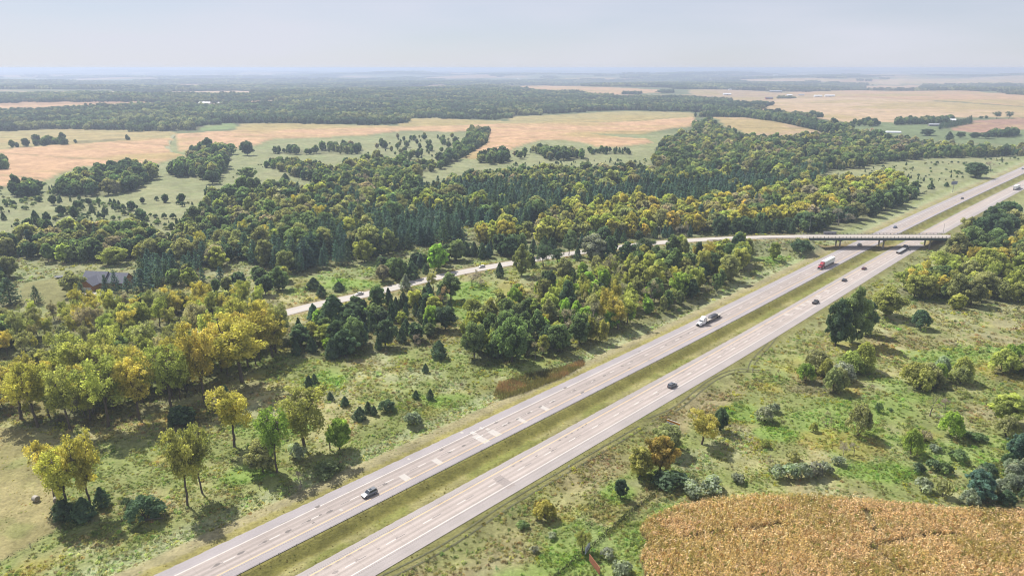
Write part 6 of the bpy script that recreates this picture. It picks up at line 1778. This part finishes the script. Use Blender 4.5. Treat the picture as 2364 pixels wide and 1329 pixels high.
def build_vehicles():
    silver = paintm('silver', (0.20, 0.21, 0.225), 0.5); grey = paintm('grey', (0.15, 0.16, 0.18), 0.5); black = paintm('black', (0.022, 0.022, 0.026))
    white = paintm('white', (0.74, 0.74, 0.74)); darkred = paintm('dark_red', (0.12, 0.015, 0.022)); blue = paintm('slate_blue', (0.075, 0.095, 0.15), 0.3)
    car('suv', silver, *on_road(860, 1147, -149.9, -1), 'silver sport utility car driving towards the camera in the westbound passing lane')
    car('suv', grey, *on_road(1554, 893, -126.8, 1), 'grey sport utility car driving away in the eastbound right lane')
    car('pickup', black, *on_road(1885, 700, -126.8, 1), 'black pickup driving away beside the great dark tree')
    car('sedan', paintm('charcoal', (0.035, 0.037, 0.045)), *on_road(1949, 648, -130.3, 1), 'charcoal sedan in the eastbound passing lane, nearer of two')
    car('sedan', darkred, *on_road(1993, 621, -130.3, 1), 'dark red sedan in the eastbound passing lane before the bridge')
    car('sedan', silver, *on_road(1978, 565, -153.5, -1), 'pale silver sedan coming out from under the overpass')
    car('sedan', blue, *on_road(2061, 525, -153.5, -1), 'slate blue car approaching just behind the overpass')
    car('hatch', black, *on_road(2217, 459, -149.9, -1), 'dark small car on the far westbound lanes below the tall sign')
    car('sedan', blue, *on_road(2361, 391, -153.5, -1), 'dark blue car at the far right end of the westbound lanes')
    cabw = paintm('cab_white', (0.78, 0.78, 0.77)); cabr = paintm('cab_red', (0.28, 0.018, 0.03)); cabb = paintm('cab_navy', (0.02, 0.03, 0.075))
    boxw = mat('trailer_white', (0.74, 0.76, 0.76), 0.4, var=0.04, scale=0.5)
    alu = mat('flatbed_deck', (0.36, 0.33, 0.29), 0.7, var=0.2, scale=1.0)
    x, y, a = on_road(1607, 753, -153.5, -1)
    semi(x, y, a, 'white semi truck pulling a flatbed in the westbound right lane', cabw, alu)
    # the tarped load on the flatbed
    tarp = mat('tarp_dark', (0.055, 0.058, 0.075), 0.55, var=0.25, scale=1.0)
    ld = thing('tarped_load', 'dark tarped load lying on the flatbed of the white semi truck', 'cargo', (x, y, 0.035), a)
    m_ = MB(); rings = []
    for xx, hh, ww in ((-17.6, 0.5, 0.9), (-17.2, 0.85, 1.10), (-14.5, 0.98, 1.12), (-12.0, 0.95, 1.12), (-11.0, 0.6, 1.05), (-10.6, 0.25, 0.8)):
        rings.append([(xx, -ww, 1.49), (xx, ww, 1.49), (xx, ww, 1.49 + hh * 0.7), (xx, ww * 0.7, 1.49 + hh), (xx, -ww * 0.7, 1.49 + hh), (xx, -ww, 1.49 + hh * 0.7)])
    m_.loft(rings); m_.obj('tarp', tarp, ld)
    for xx in (-16.0, -14.2, -12.6):
        MB().hexa([(xx, -1.14, 2.12), (xx + 0.12, -1.14, 2.12), (xx + 0.12, 1.14, 2.12), (xx, 1.14, 2.12)], [(xx, -0.84, 2.50), (xx + 0.12, -0.84, 2.50), (xx + 0.12, 0.84, 2.50), (xx, 0.84, 2.50)]).obj('strap', BLACKP, ld)
    semi(*on_road(1887, 622, -149.9, -1), 'red semi truck with a white box trailer leaving the bridge', cabr, 'box', boxw, roof=3.7)
    semi(*on_road(2104, 575, -126.8, 1), 'dark blue semi truck with an empty grey flatbed entering under the overpass', cabb, mat('flatbed_grey', (0.30, 0.30, 0.31), 0.6, var=0.2, scale=1.0), roof=3.4)
    semi(*on_road(2352, 433, -126.8, 1), 'white box trailer truck driving away on the far eastbound lanes', cabw, 'box', boxw)
    # side road
    def on_side(u, v, off, rev):
        x, y = plane_px(u, v); i = int(np.argmin(np.hypot(SIDE_C[:, 0] - float(x), SIDE_C[:, 1] - float(y))))
        d = SIDE_C[i + 1] - SIDE_C[i - 1]; a = math.atan2(d[1], d[0])
        return float(SIDE_C[i, 0] - math.sin(a) * off), float(SIDE_C[i, 1] + math.cos(a) * off), a + (math.pi if rev else 0)
    car('sedan', white, *on_side(828, 677, 1.6, True), 'white sedan on the side road, the left one')
    car('hatch', white, *on_side(1124, 618, 1.6, True), 'white car on the side road, the right one near the bare trees')

# ------------------------------------------------------------------ roadside furniture
def lamp_post(u, v, h, arm, label, z=None):
    x, y = P(u, v); x = float(x[0]); y = float(y[0])
    zz = ground_z(x, y) if z is None else z
    t = thing('lamp_post', label, 'lamp post', (x, y, zz))
    m = mat('lamp_steel', (0.36, 0.36, 0.37), 0.5, metal=0.5)
    MB().tube([(0, 0, -0.2), (0, 0, h)], [0.14, 0.08], 8).obj('pole', m, t)
    MB().tube([(0, 0, h - 0.1), (arm * 0.5, 0, h + 0.25), (arm, 0, h + 0.3)], 0.05, 6).obj('arm', m, t)
    MB().box(min(arm - 0.1, arm + 0.7), max(arm - 0.1, arm + 0.7), -0.18, 0.18, h + 0.20, h + 0.38).obj('luminaire', mat('luminaire', (0.6, 0.6, 0.6), 0.5), t, bevel=0.04)
    MB().box(-0.22, 0.22, -0.22, 0.22, -0.2, 0.25).obj('base', mat('bridge_concrete', (0.4, 0.36, 0.33)), t)

def billboard(name, u, v, length, bh, foot, ang, face, label, header=None, marks=True, npost=2):
    x, y = plane_px(u, v); x = float(x); y = float(y)
    t = thing(name, label, 'sign', (x, y, ground_z(x, y)), ang)
    wood = mat('sign_post_wood', (0.16, 0.12, 0.09), 0.9)
    for k in range(npost):
        xx = -length / 2 + length * (k + 0.5) / npost
        MB().box(xx - 0.09, xx + 0.09, 0.07, 0.25, -0.4, foot + bh * 0.9).obj('post', wood, t)
    p = MB().box(-length / 2, length / 2, -0.05, 0.05, foot, foot + bh).obj('panel', face, t)
    fr = mat('sign_frame', (0.55, 0.55, 0.56), 0.5) if marks else face
    for a, b, c, d in ((-length / 2 - 0.06, length / 2 + 0.06, foot - 0.07, foot), (-length / 2 - 0.06, length / 2 + 0.06, foot + bh, foot + bh + 0.07)):
        MB().box(a, b, -0.07, 0.07, c, d).obj('frame', fr, t)
    if header is not None:
        MB().box(-length / 2, length / 2, -0.062, -0.052, foot + bh * 0.70, foot + bh).obj('header_strip', header, p)
    if marks:
        ink = mat('sign_ink', (0.08, 0.08, 0.11), 0.8); rr = random.Random(3)
        for r_, (z0, z1) in enumerate(((0.47, 0.60), (0.28, 0.41), (0.10, 0.22))):
            m_ = MB(); xx = -length * 0.42
            while xx < length * 0.40:
                w_ = 0.10 + 0.12 * rr.random(); m_.box(xx, xx + w_, -0.064, -0.053, foot + bh * z0, foot + bh * z1); xx += w_ + 0.06 + (0.18 if rr.random() < 0.22 else 0)
            m_.obj('lettering', ink, p)
        if header is not None:
            m_ = MB(); xx = -length * 0.30
            while xx < length * 0.3:
                w_ = 0.14 + 0.12 * rr.random(); m_.box(xx, xx + w_, -0.074, -0.063, foot + bh * 0.78, foot + bh * 0.92); xx += w_ + 0.08
            m_.obj('lettering', mat('sign_ink_brown', (0.20, 0.09, 0.02), 0.8), p)
    return t

def build_furniture():
    lamp_post(1866, 551, 9.5, 1.6, 'street lamp beside the side road at the left end of the bridge', 6.5)
    lamp_post(1523, 553, 9.0, -1.5, 'thin street lamp on the far verge in front of the dark cedars')
    lamp_post(2176, 543, 9.0, -1.2, 'thin lamp post standing right behind the bridge near the eastbound lanes')
    # small commercial sign by the eastbound lanes
    billboard('roadside_billboard', 1553, 993, 5.0, 2.3, 1.6, math.radians(-42), mat('sign_white', (0.72, 0.72, 0.72), 0.6), 'small white roadside billboard with orange header above the orange tree', mat('sign_orange', (0.75, 0.33, 0.02), 0.6))
    billboard('roadside_billboard', 1356, 1276, 3.2, 1.7, 1.0, math.radians(62), mat('sign_silver', (0.50, 0.52, 0.58), 0.5), 'silver sign board by the overgrown fence near the yellow sapling', None, True)
    billboard('roadside_billboard', 1372, 1312, 5.4, 1.8, 0.6, math.radians(-68), mat('sign_rust', (0.25, 0.095, 0.05), 0.8, var=0.2, scale=1.5), 'rusty orange sign board standing edge-on at the bottom of the picture', None, False, 3)
    # tall highway sign on one pole
    x, y = P(2199, 444); x = float(x[0]); y = float(y[0])
    t = thing('highway_sign', 'tall single-pole sign with blue-grey double panel beside the far westbound lanes', 'sign', (x, y, ground_z(x, y)), math.radians(20))
    st = mat('lamp_steel', (0.36, 0.36, 0.37), 0.5, metal=0.5)
    MB().tube([(0, 0, -0.3), (0, 0, 11.2)], [0.30, 0.22], 10).obj('pole', st, t)
    pm = mat('sign_slate', (0.16, 0.18, 0.24), 0.6)
    for yy, nm in ((-0.35, 'panel'), (0.35, 'panel')):
        MB().box(-3.6, 3.8, yy - 0.06, yy + 0.06, 8.0, 11.0).obj(nm, pm, t)
    for zz in (8.6, 10.3):
        MB().box(-3.6, 3.8, -0.29, 0.29, zz, zz + 0.15).obj('cross_beam', st, t)
    MB().box(-3.7, 3.9, -1.0, -0.42, 7.75, 7.85).obj('catwalk', st, t)
    # delineator by the eastbound shoulder
    x, y = plane_px(1313, 1082); x = float(x); y = float(y)
    t = thing('marker_post', 'small white marker sign on a post beside the eastbound shoulder', 'sign', (x, y, ground_z(x, y)), math.radians(45))
    MB().box(-0.04, 0.04, -0.03, 0.03, -0.2, 1.5).obj('post', st, t)
    MB().box(-0.28, 0.28, -0.05, -0.03, 0.8, 1.5).obj('plate', mat('plate_white', (0.78, 0.78, 0.78), 0.5), t)
    # utility poles and line behind the side road
    wood = mat('pole_wood', (0.22, 0.18, 0.15), 0.9, var=0.2, scale=1.0)
    heads = []
    for u, v, lab in ((880, 634, 'grey wooden utility pole behind the side road near the left white car'), (470, 690, 'wooden utility pole among the trees left of the side road'), (1230, 583, 'wooden utility pole behind the verge pines')):
        x, y = plane_px(u, v); x = float(x); y = float(y)
        t = thing('utility_pole', lab, 'pole', (x, y, ground_z(x, y)), math.radians(-50))
        MB().tube([(0, 0, -0.5), (0, 0, 11.5)], [0.19, 0.12], 8).obj('pole', wood, t)
        MB().box(-1.3, 1.3, -0.07, 0.07, 10.7, 10.87).obj('crossarm', wood, t)
        for q in (-1.2, -0.4, 0.4, 1.2):
            MB().tube([(q, 0, 10.87), (q, 0, 11.07)], 0.05, 6).obj('insulator', mat('insulator', (0.35, 0.36, 0.38), 0.3), t)
        heads.append((x, y, ground_z(x, y) + 11.07))
    heads.sort()
    m_ = MB()
    for a, b in ((heads[0], heads[1]), (heads[1], heads[2])):
        for q in (-1.2, 1.2):
            dx, dy = q * math.cos(math.radians(-50)), q * math.sin(math.radians(-50))
            pts = []
            for k in range(13):
                f_ = k / 12; pts.append((a[0] + (b[0] - a[0]) * f_ + dx, a[1] + (b[1] - a[1]) * f_ + dy, a[2] + (b[2] - a[2]) * f_ - 4 * 1.6 * f_ * (1 - f_)))
            m_.tube(pts, 0.025, 4, cap=False)
    tag(m_.obj('power_line', mat('wire', (0.05, 0.05, 0.055), 0.5)), 'thin power wires strung between the utility poles', 'wires')
    # cable barrier at the median edge of the westbound lanes
    t = thing('cable_barrier', 'thin cable barrier on posts along the grass median', 'barrier', (0, 0, 0))
    pm = MB().box(-0.05, 0.05, -0.04, 0.04, -0.3, 0.85).mesh('post', mat('barrier_steel', (0.20, 0.19, 0.18), 0.6, metal=0.4))
    ss = np.arange(15, 900, 5.0)
    for s in ss:
        x, y = st_xy(s, -144.35); link('post', pm, t, (float(x), float(y), ground_z(float(x), float(y))))
    m_ = MB()
    for zz in (0.55, 0.68, 0.80):
        pts = []
        for s in ss:
            x, y = st_xy(s, -144.35); pts.append((float(x), float(y), zz - 0.05))
        m_.tube(pts, 0.018, 4, cap=False)
    m_.obj('cable', mat('cable_steel', (0.16, 0.15, 0.15), 0.5, metal=0.5), t)
    # fences
    post_m = MB().tube([(0, 0, -0.3), (0.03, 0, 1.35)], [0.09, 0.08], 6).mesh('post', wood)
    wirem = mat('wire', (0.05, 0.05, 0.055), 0.5)
    def fence(name, pts, step, label, vine=0.0):
        q = np.stack(plane_px(*np.array(pts, float).T), 1)
        t = thing(name, label, 'fence', (0, 0, 0))
        P_ = []
        for i in range(len(q) - 1):
            L = np.linalg.norm(q[i + 1] - q[i]); n = max(1, int(L / step))
            for k in range(n): P_.append(q[i] + (q[i + 1] - q[i]) * k / n)
        P_.append(q[-1]); P_ = np.array(P_)
        zz = height(P_[:, 0], P_[:, 1])
        for i in range(len(P_)):
            o = link('post', post_m, t, (P_[i, 0], P_[i, 1], zz[i])); o.rotation_euler = (random.uniform(-.08, .08), random.uniform(-.08, .08), random.random() * 6)
        m_ = MB()
        for hh in (0.45, 0.8, 1.15):
            m_.tube([(P_[i, 0], P_[i, 1], zz[i] + hh) for i in range(len(P_))], 0.012, 3, cap=False)
        m_.obj('wire', wirem, t)
        if vine > 0:
            rng = np.random.default_rng(5); Cs = []
            for i in range(len(P_) - 1):
                n = int(np.linalg.norm(P_[i + 1] - P_[i]) * 26 * vine)
                f_ = rng.random((n, 1)); c = P_[i] + (P_[i + 1] - P_[i]) * f_ + rng.normal(size=(n, 2)) * 0.28
                hgt = 1.25 * rng.random((n, 1)) ** 0.8 * (0.7 + 0.6 * vnoise(c[:, :1], c[:, 1:2], 4, 3))
                Cs.append(np.column_stack([c, zz[i] + hgt]))
            Cs = np.concatenate(Cs)
            V, F = leafquads(Cs, rng.normal(size=Cs.shape) + [0, 0, 0.5], 0.18 * (0.6 + 0.8 * rng.random(len(Cs))), 0.7, rng)
            o = link('vine_cover', mesh_np('vine_cover', V, F, [leaf_o], {'var': np.repeat(rng.random(len(Cs)), 4)}), t); o.color = (0.06, 0.075, 0.03, 1); o['kind'] = 'stuff'
    fence('overgrown_fence', [(1230, 1380), (1290, 1325), (1345, 1280), (1400, 1232), (1460, 1180), (1520, 1135)], 4.0, 'wire fence smothered in vines running up beside the corn field', 1.0)
    fence('wire_fence', [(0, 1300), (70, 1262), (140, 1225), (230, 1200), (330, 1205), (430, 1180), (520, 1160), (560, 1146), (600, 1128)], 4.5, 'wooden post fence along the foot of the left meadow', 0.25)
    fence('wire_fence', [(1990, 502), (2060, 480), (2110, 455), (2140, 442)], 5.0, 'thin fence line on the bank behind the bridge', 0.5)
    # hay bales
    hay = mat('hay_bale', (0.27, 0.23, 0.17), 0.95, var=0.25, scale=4.0, bump=0.05)
    net = mat('bale_wrap', (0.33, 0.30, 0.26), 0.8, var=0.15, scale=5.0)
    for u, v, a, lab in ((84, 1156, 70, 'round hay bale standing alone on the mown field'), (132, 1158, 30, 'round hay bale half hidden behind the golden clump')):
        x, y = plane_px(u, v); x = float(x); y = float(y)
        t = thing('hay_bale', lab, 'hay bale', (x, y, ground_z(x, y)), math.radians(a))
        n = 22; r = 0.85; rings = []
        rr = random.Random(u)
        for yy, q in ((-0.78, 0.90), (-0.70, 0.98), (0, 1.0), (0.70, 0.98), (0.78, 0.90)):
            rings.append([(math.cos(2 * math.pi * k / n) * r * q * (1 + 0.02 * rr.random()), yy, r * 0.97 + math.sin(2 * math.pi * k / n) * r * q) for k in range(n)])
        MB().loft(rings).obj('straw_roll', hay, t, smooth=False)
        rings = [[(math.cos(2 * math.pi * k / n) * r * 1.012, yy, r * 0.97 + math.sin(2 * math.pi * k / n) * r * 1.012) for k in range(n)] for yy in (-0.66, 0.66)]
        MB().loft(rings, cap=False).obj('net_wrap', net, t)
    # fallen log in the meadow and a bleached stick
    for u, v, L, a, lab in ((440, 1088, 3.2, -30, 'bleached fallen log between the two slim cottonwoods'), (358, 1199, 5.0, 12, 'grey fallen trunk in the grass below the low wide bush')):
        x, y = plane_px(u, v); x = float(x); y = float(y)
        t = thing('fallen_log', lab, 'log', (x, y, ground_z(x, y) + 0.12), math.radians(a))
        MB().tube([(-L / 2, 0, 0.05), (0, 0.15, 0.12), (L / 2, 0, 0.05)], [0.22, 0.18, 0.10], 8).obj('trunk', bark_pale, t)
        MB().tube([(0, 0.1, 0.12), (0.5, 0.7, 0.45)], [0.08, 0.04], 6).obj('branch', bark_pale, t)
    x, y = plane_px(762, 1038); x = float(x); y = float(y)
    t = thing('snag_pole', 'bare dead pole beside the compact bright green tree', 'pole', (x, y, ground_z(x, y)))
    MB().tube([(0, 0, -0.3), (0.1, 0, 5), (0.25, 0, 9.5)], [0.22, 0.17, 0.07], 8).obj('stem', bark, t)
    MB().tube([(0.1, 0, 5.5), (0.8, 0.2, 6.6)], [0.07, 0.03], 5).obj('stub', bark, t)

# ------------------------------------------------------------------ house and farms
NO_TREES = [poly_px(q) for q in ([(345, 855), (392, 845), (384, 803), (350, 808)], [(-60, 945), (40, 925), (30, 868), (-60, 880)], [(1045, 760), (1150, 700), (1150, 640), (1045, 650)])]
HX, HY = P(236, 664); HOUSE_XY = (float(HX[0]), float(HY[0]))
def gable(parent, cx, cy, L, W, ze, zr, axis, wallm, roofm, over=0.5, name='wall'):
    """one wing: walls with gable ends plus two roof slabs"""
    def T(a, b, z): return (cx + a, cy + b, z) if axis == 'x' else (cx - b, cy + a, z)
    h, w = L / 2, W / 2
    m_ = MB(); v = [T(-h, -w, 0), T(h, -w, 0), T(h, w, 0), T(-h, w, 0), T(-h, -w, ze), T(h, -w, ze), T(h, w, ze), T(-h, w, ze), T(-h, 0, zr), T(h, 0, zr)]
    m_.add(v, [(0, 1, 5, 4), (2, 3, 7, 6), (1, 2, 6, 9, 5), (3, 0, 4, 8, 7), (3, 2, 1, 0)])
    wo = m_.obj(name, wallm, parent)
    sl = (zr - ze) / w; zo = ze - sl * over + 0.06
    for s in (-1, 1):
        r = MB(); a0, a1 = -h - over, h + over
        lo = [T(a0, s * (w + over), zo), T(a1, s * (w + over), zo), T(a1, 0, zr + 0.06), T(a0, 0, zr + 0.06)]
        hi = [(q[0], q[1], q[2] + 0.16) for q in lo]
        r.hexa(lo, hi); r.obj('roof', roofm, parent)
    return wo

def build_house():
    shingle = mat('dark_shingle', (0.115, 0.120, 0.155), 0.85, var=0.15, scale=1.5)
    cedar_w = mat('cedar_siding', (0.38, 0.18, 0.08), 0.8, var=0.18, scale=1.0)
    trim = mat('white_trim', (0.7, 0.7, 0.68), 0.6)
    glass = mat('house_glass', (0.05, 0.06, 0.07), 0.1)
    hx, hy = HOUSE_XY
    t = thing('house', 'house with dark shingle roofs and cedar walls among the spruces', 'house', (hx, hy, ground_z(hx, hy)), math.radians(-6))
    w1 = gable(t, -4.5, 4.0, 13.0, 11.0, 3.6, 8.2, 'x', cedar_w, shingle)
    w2 = gable(t, -4.0, -2.6, 9.0, 8.0, 3.4, 6.8, 'y', cedar_w, shingle)
    w3 = gable(t, 8.2, 4.5, 11.0, 10.0, 3.4, 7.6, 'x', cedar_w, shingle)
    gable(t, 8.4, -0.2, 4.2, 4.0, 2.9, 4.6, 'y', cedar_w, shingle, 0.35)
    MB().box(-7.0, -4.3, -7.18, -7.10, 0.1, 2.3).obj('garage_door', trim, w2); MB().box(-3.9, -1.2, -7.18, -7.10, 0.1, 2.3).obj('garage_door', trim, w2)
    for x0 in (-0.2, 5.0, 10.8):
        fr = MB().box(x0, x0 + 1.5, -0.36, -0.28, 1.0, 2.3).obj('window', trim, w1 if x0 < 3 else w3)
        MB().box(x0 + 0.1, x0 + 1.4, -0.38, -0.365, 1.1, 2.2).obj('pane', glass, fr)
    MB().box(-1.0, -0.2, 4.2, 5.0, 5.5, 8.0).obj('chimney', mat('chimney_stone', (0.42, 0.40, 0.37), 0.9), t)
    MB().box(1.6, 4.4, -0.8, 2.2, 0.15, 0.35).obj('porch', mat('porch_deck', (0.33, 0.25, 0.18), 0.8), t)
    dr = sheet('driveway', *(lambda q: ([(a, b, ground_z(a, b) + 0.06) for a, b in q], [(0, 1, 2, 3)]))([(hx - 9, hy - 15), (hx + 3, hy - 15), (hx + 2, hy - 7), (hx - 8, hy - 7)]), mat('driveway_concrete', (0.55, 0.50, 0.44), 0.9, var=0.1)); struct(dr)
    # trampoline on the lawn
    x, y = plane_px(137, 641); x = float(x); y = float(y)
    t = thing('trampoline', 'dark round trampoline on the lawn left of the house', 'trampoline', (x, y, ground_z(x, y)))
    n = 20; R = 2.3
    ring = lambda r, z: [(math.cos(2 * math.pi * k / n) * r, math.sin(2 * math.pi * k / n) * r, z) for k in range(n)]
    MB().loft([ring(R * 0.86, 0.86), ring(R * 0.86, 0.90)]).obj('mat', BLACKP, t)
    MB().loft([ring(R * 0.86, 0.86), ring(R, 0.86), ring(R, 0.96), ring(R * 0.86, 0.96)], cap=False).obj('rim', mat('trampoline_pad', (0.10, 0.12, 0.18), 0.7), t)
    for k in range(6):
        a = k * math.pi / 3; MB().tube([(math.cos(a) * R * 0.97, math.sin(a) * R * 0.97, 0), (math.cos(a) * R * 0.97, math.sin(a) * R * 0.97, 0.9)], 0.04, 6).obj('leg', CHROME, t)

FARMS = [  # u, v, length, width, eave, ridge, angle, roof, wall, name, label
 (43, 294, 27, 12, 4, 6.5, 3, 'w', 'w', 'machine_shed', 'long white shed at the far left edge'),
 (474, 242, 34, 14, 5, 8, 0, 'w', 'w', 'barn', 'white barn beside the small pink field on the left'),
 (510, 240.5, 16, 10, 4, 6, 10, 'g', 'w', 'farm_house', 'small farmhouse right of the white barn'),
 (160, 252, 20, 10, 4, 6, 0, 'w', 'w', 'shed', 'pale shed in the far left trees'),
 (1437, 226, 34, 14, 5, 8, -5, 'w', 'w', 'barn', 'white barn behind the central wood, right one'),
 (1376, 231, 30, 12, 4, 7, 6, 'w', 'w', 'barn', 'white barn behind the central wood, left one'),
 (1412, 226, 20, 11, 4, 7, 0, 'w', 'w', 'farm_house', 'white farmhouse between the two barns behind the wood'),
 (1560, 225, 22, 12, 5, 8, 0, 'g', 'w', 'farm_house', 'farmhouse in the trees at the edge of the wood'),
 (1790, 214, 62, 22, 6, 9, 0, 'g', 'd', 'machine_shed', 'largest grey roofed shed of the far farmyard'),
 (1678, 220, 36, 14, 5, 8, 3, 'w', 'w', 'shed', 'white shed left of the far farmyard'),
 (1775, 230, 30, 14, 5, 9, -4, 'd', 'r', 'farm_house', 'red farmhouse in the middle of the far farmyard'),
 (1822, 222, 24, 12, 4, 7, 0, 'w', 'w', 'shed', 'small white shed right of the red farmhouse'),
 (1850, 221, 24, 12, 4, 7, 8, 'g', 'g', 'shed', 'grey shed right of the small white shed'),
 (1888, 224, 34, 13, 5, 8, 0, 'w', 'w', 'barn', 'long white barn at the right of the far farmyard, left half'),
 (1915, 223.5, 42, 14, 5, 8, -3, 'w', 'w', 'barn', 'long white barn at the right of the far farmyard, right half'),
 (1685, 208.5, 16, 9, 4, 6, 0, 'w', 'w', 'shed', 'tiny white shed on the far ridge'),
 (2196, 283, 18, 10, 5, 7.5, 8, 'w', 'w', 'barn', 'white roofed barn behind the dark windbreak'),
 (2155, 292, 20, 9, 3.5, 5, -8, 'g', 'd', 'shed', 'low grey shed left of the dark windbreak'),
 (2342, 520, 14, 9, 3.6, 5.4, 12, 'w', 'w', 'shed', 'white roofed shed behind the right hand grove'),
 (1622, 183, 60, 25, 7, 11, 0, 'w', 'w', 'barn', 'white barn far out near the horizon'),
 (1790, 175, 70, 25, 8, 12, 0, 'w', 'w', 'barn', 'pale barn on the horizon plain'),
 (2224, 167, 90, 40, 14, 20, 0, 'w', 'w', 'barn', 'bright building on the right horizon'),
 (140, 158.9, 220, 80, 30, 40, 0, 'w', 'w', 'grain_building', 'bright spot of a building on the left horizon'),
 (610, 180, 60, 24, 7, 11, 0, 'w', 'w', 'barn', 'white sheds in the blue distance on the left'),
]
FARM_KEEP = []
for f_ in FARMS:
    x_, y_ = P(f_[0], f_[1]); FARM_KEEP.append((float(x_[0]), float(y_[0]), f_[2] * 0.9 + 22))
for u_, v_ in ((672, 213), (675, 219), (678, 226), (681, 232), (676, 222), (1200, 185), (1208, 188)):
    x_, y_ = P(u_, v_); FARM_KEEP.append((float(x_[0]), float(y_[0]), 45.0))

def build_farms():
    RC = {'w': mat('roof_white_metal', (0.72, 0.73, 0.75), 0.5), 'g': mat('roof_grey_metal', (0.36, 0.38, 0.42), 0.5), 'd': mat('roof_dark', (0.11, 0.10, 0.11), 0.8)}
    WC = {'w': mat('wall_white', (0.62, 0.62, 0.62), 0.7), 'g': mat('wall_grey', (0.34, 0.34, 0.36), 0.7), 'd': mat('wall_dark', (0.16, 0.15, 0.15), 0.8), 'r': mat('wall_red', (0.30, 0.09, 0.06), 0.8)}
    dm = mat('barn_door', (0.20, 0.19, 0.19), 0.8); gl = mat('house_glass', (0.05, 0.06, 0.07), 0.1)
    for u, v, L, W, ze, zr, a, rc, wc, nm, lab in FARMS:
        x, y = P(u, v); x = float(x[0]); y = float(y[0])
        R = math.hypot(x, y)
        z = ground_z(x, y)
        t = thing(nm, lab, {'farm_house': 'house', 'grain_building': 'building', 'machine_shed': 'shed'}.get(nm, nm), (x, y, z), math.radians(a))
        w = gable(t, 0, 0, L, W, ze, zr, 'x', WC[wc], RC[rc], 0.4)
        MB().box(-L * 0.12, L * 0.12, -W / 2 - 0.08, -W / 2 - 0.02, 0, ze * 0.8).obj('door', dm, w)
        for q in (-0.36, -0.24, 0.24, 0.36):
            MB().box(L * q - 0.6, L * q + 0.6, -W / 2 - 0.07, -W / 2 - 0.02, ze * 0.4, ze * 0.72).obj('window', gl, w)
    # hoop greenhouses at the forest edge
    pl = mat('greenhouse_film', (0.74, 0.75, 0.76), 0.4)
    for u, v, L, a, lab in ((1995, 305, 22, 10, 'white hoop greenhouse above the broad wood, left one'), (2062, 307, 26, -12, 'white hoop greenhouse above the broad wood, right one')):
        x, y = P(u, v); x = float(x[0]); y = float(y[0])
        t = thing('greenhouse', lab, 'greenhouse', (x, y, ground_z(x, y)), math.radians(a))
        rings = [[(xx, math.cos(b) * 4.0, math.sin(b) * 3.4) for b in np.linspace(0, math.pi, 10)] for xx in np.linspace(-L / 2, L / 2, 7)]
        MB().loft(rings).obj('cover', pl, t)
        MB().box(L / 2 + 0.02, L / 2 + 0.1, -1.2, 1.2, 0, 2.2).obj('door', dm, t)
    # pale gravel roads climbing the far slopes, and the pond in the wood
    gr = mat('far_gravel', (0.55, 0.50, 0.44), 0.95)
    for nm, q, wd in (('gravel_road', [(672, 210), (673, 215), (676, 222), (679, 228), (681, 233)], 6.0), ('gravel_road', [(1194, 182), (1203, 186), (1212, 190)], 9.0), ('farm_track', [(403, 312), (396, 320), (388, 334), (388, 346), (396, 353)], 3.0)):
        w_ = poly_px(q); w_ = catmull(np.column_stack([w_, np.zeros(len(w_))]), 25.0)[:, :2]
        tg = np.gradient(w_, axis=0); tg /= np.linalg.norm(tg, axis=1)[:, None]; nr = np.stack([tg[:, 1], -tg[:, 0]], 1)
        V = []
        for s in (-1, 1):
            e = w_ + nr * wd * s; R = np.hypot(e[:, 0], e[:, 1]); hz = np.maximum(height(e[:, 0], e[:, 1]), height(w_[:, 0], w_[:, 1])) + 0.9
            V.append(np.column_stack([e, hz]))
        V = np.concatenate(V); n = len(w_); i = np.arange(n - 1)
        o = sheet(nm, V, np.stack([i, i + n, i + n + 1, i + 1], 1)[:, ::-1], gr if nm == 'gravel_road' else mat('track_grass', (0.20, 0.20, 0.11), 0.95)); struct(o)
    pw = poly_px([(922, 388), (940, 384), (958, 388), (950, 396), (930, 396)])
    o = sheet('pond', [(a, b, ground_z(a, b) + 0.25) for a, b in pw], [tuple(range(5))], mat('pond_water', (0.16, 0.16, 0.15), 0.12)); struct(o)

# ------------------------------------------------------------------ air
def build_haze():
    m = bpy.data.materials.new('haze'); m.use_nodes = True
    nt = m.node_tree; nt.nodes.clear()
    out = nt.nodes.new('ShaderNodeOutputMaterial'); pv = nt.nodes.new('ShaderNodeVolumePrincipled')
    pv.inputs['Color'].default_value = (0.51, 0.60, 0.79, 1); pv.inputs['Density'].default_value = HAZE_D
    pv.inputs['Density Attribute'].default_value = ''
    pv.inputs['Anisotropy'].default_value = 0.25
    nt.links.new(pv.outputs[0], out.inputs['Volume'])
    o = MB().box(-100000, 100000, -100000, 100000, LOW['z'] - 1.0, 121.5).obj('haze', m)
    o['kind'] = 'stuff'; o['label'] = 'pale blue haze over the far country'; o['category'] = 'haze'
    o.display_type = 'WIRE'
HAZE_D = 0.00017

# ------------------------------------------------------------------ build
import time as _t
_t0 = _t.time()
def _step(n, f, *a):
    f(*a); print('STEP %s %.1f' % (n, _t.time() - _t0))
_step('ground', build_ground)
_step('roads', build_roads)
_step('bridge', build_bridge)
_step('protos', build_prototypes)
_step('house', build_house)
_step('farms', build_farms)
_step('trees', build_trees)
_step('far', build_far_woods)
_step('vehicles', build_vehicles)
_step('furniture', build_furniture)
_step('low', build_low_growth)
_step('haze', build_haze)
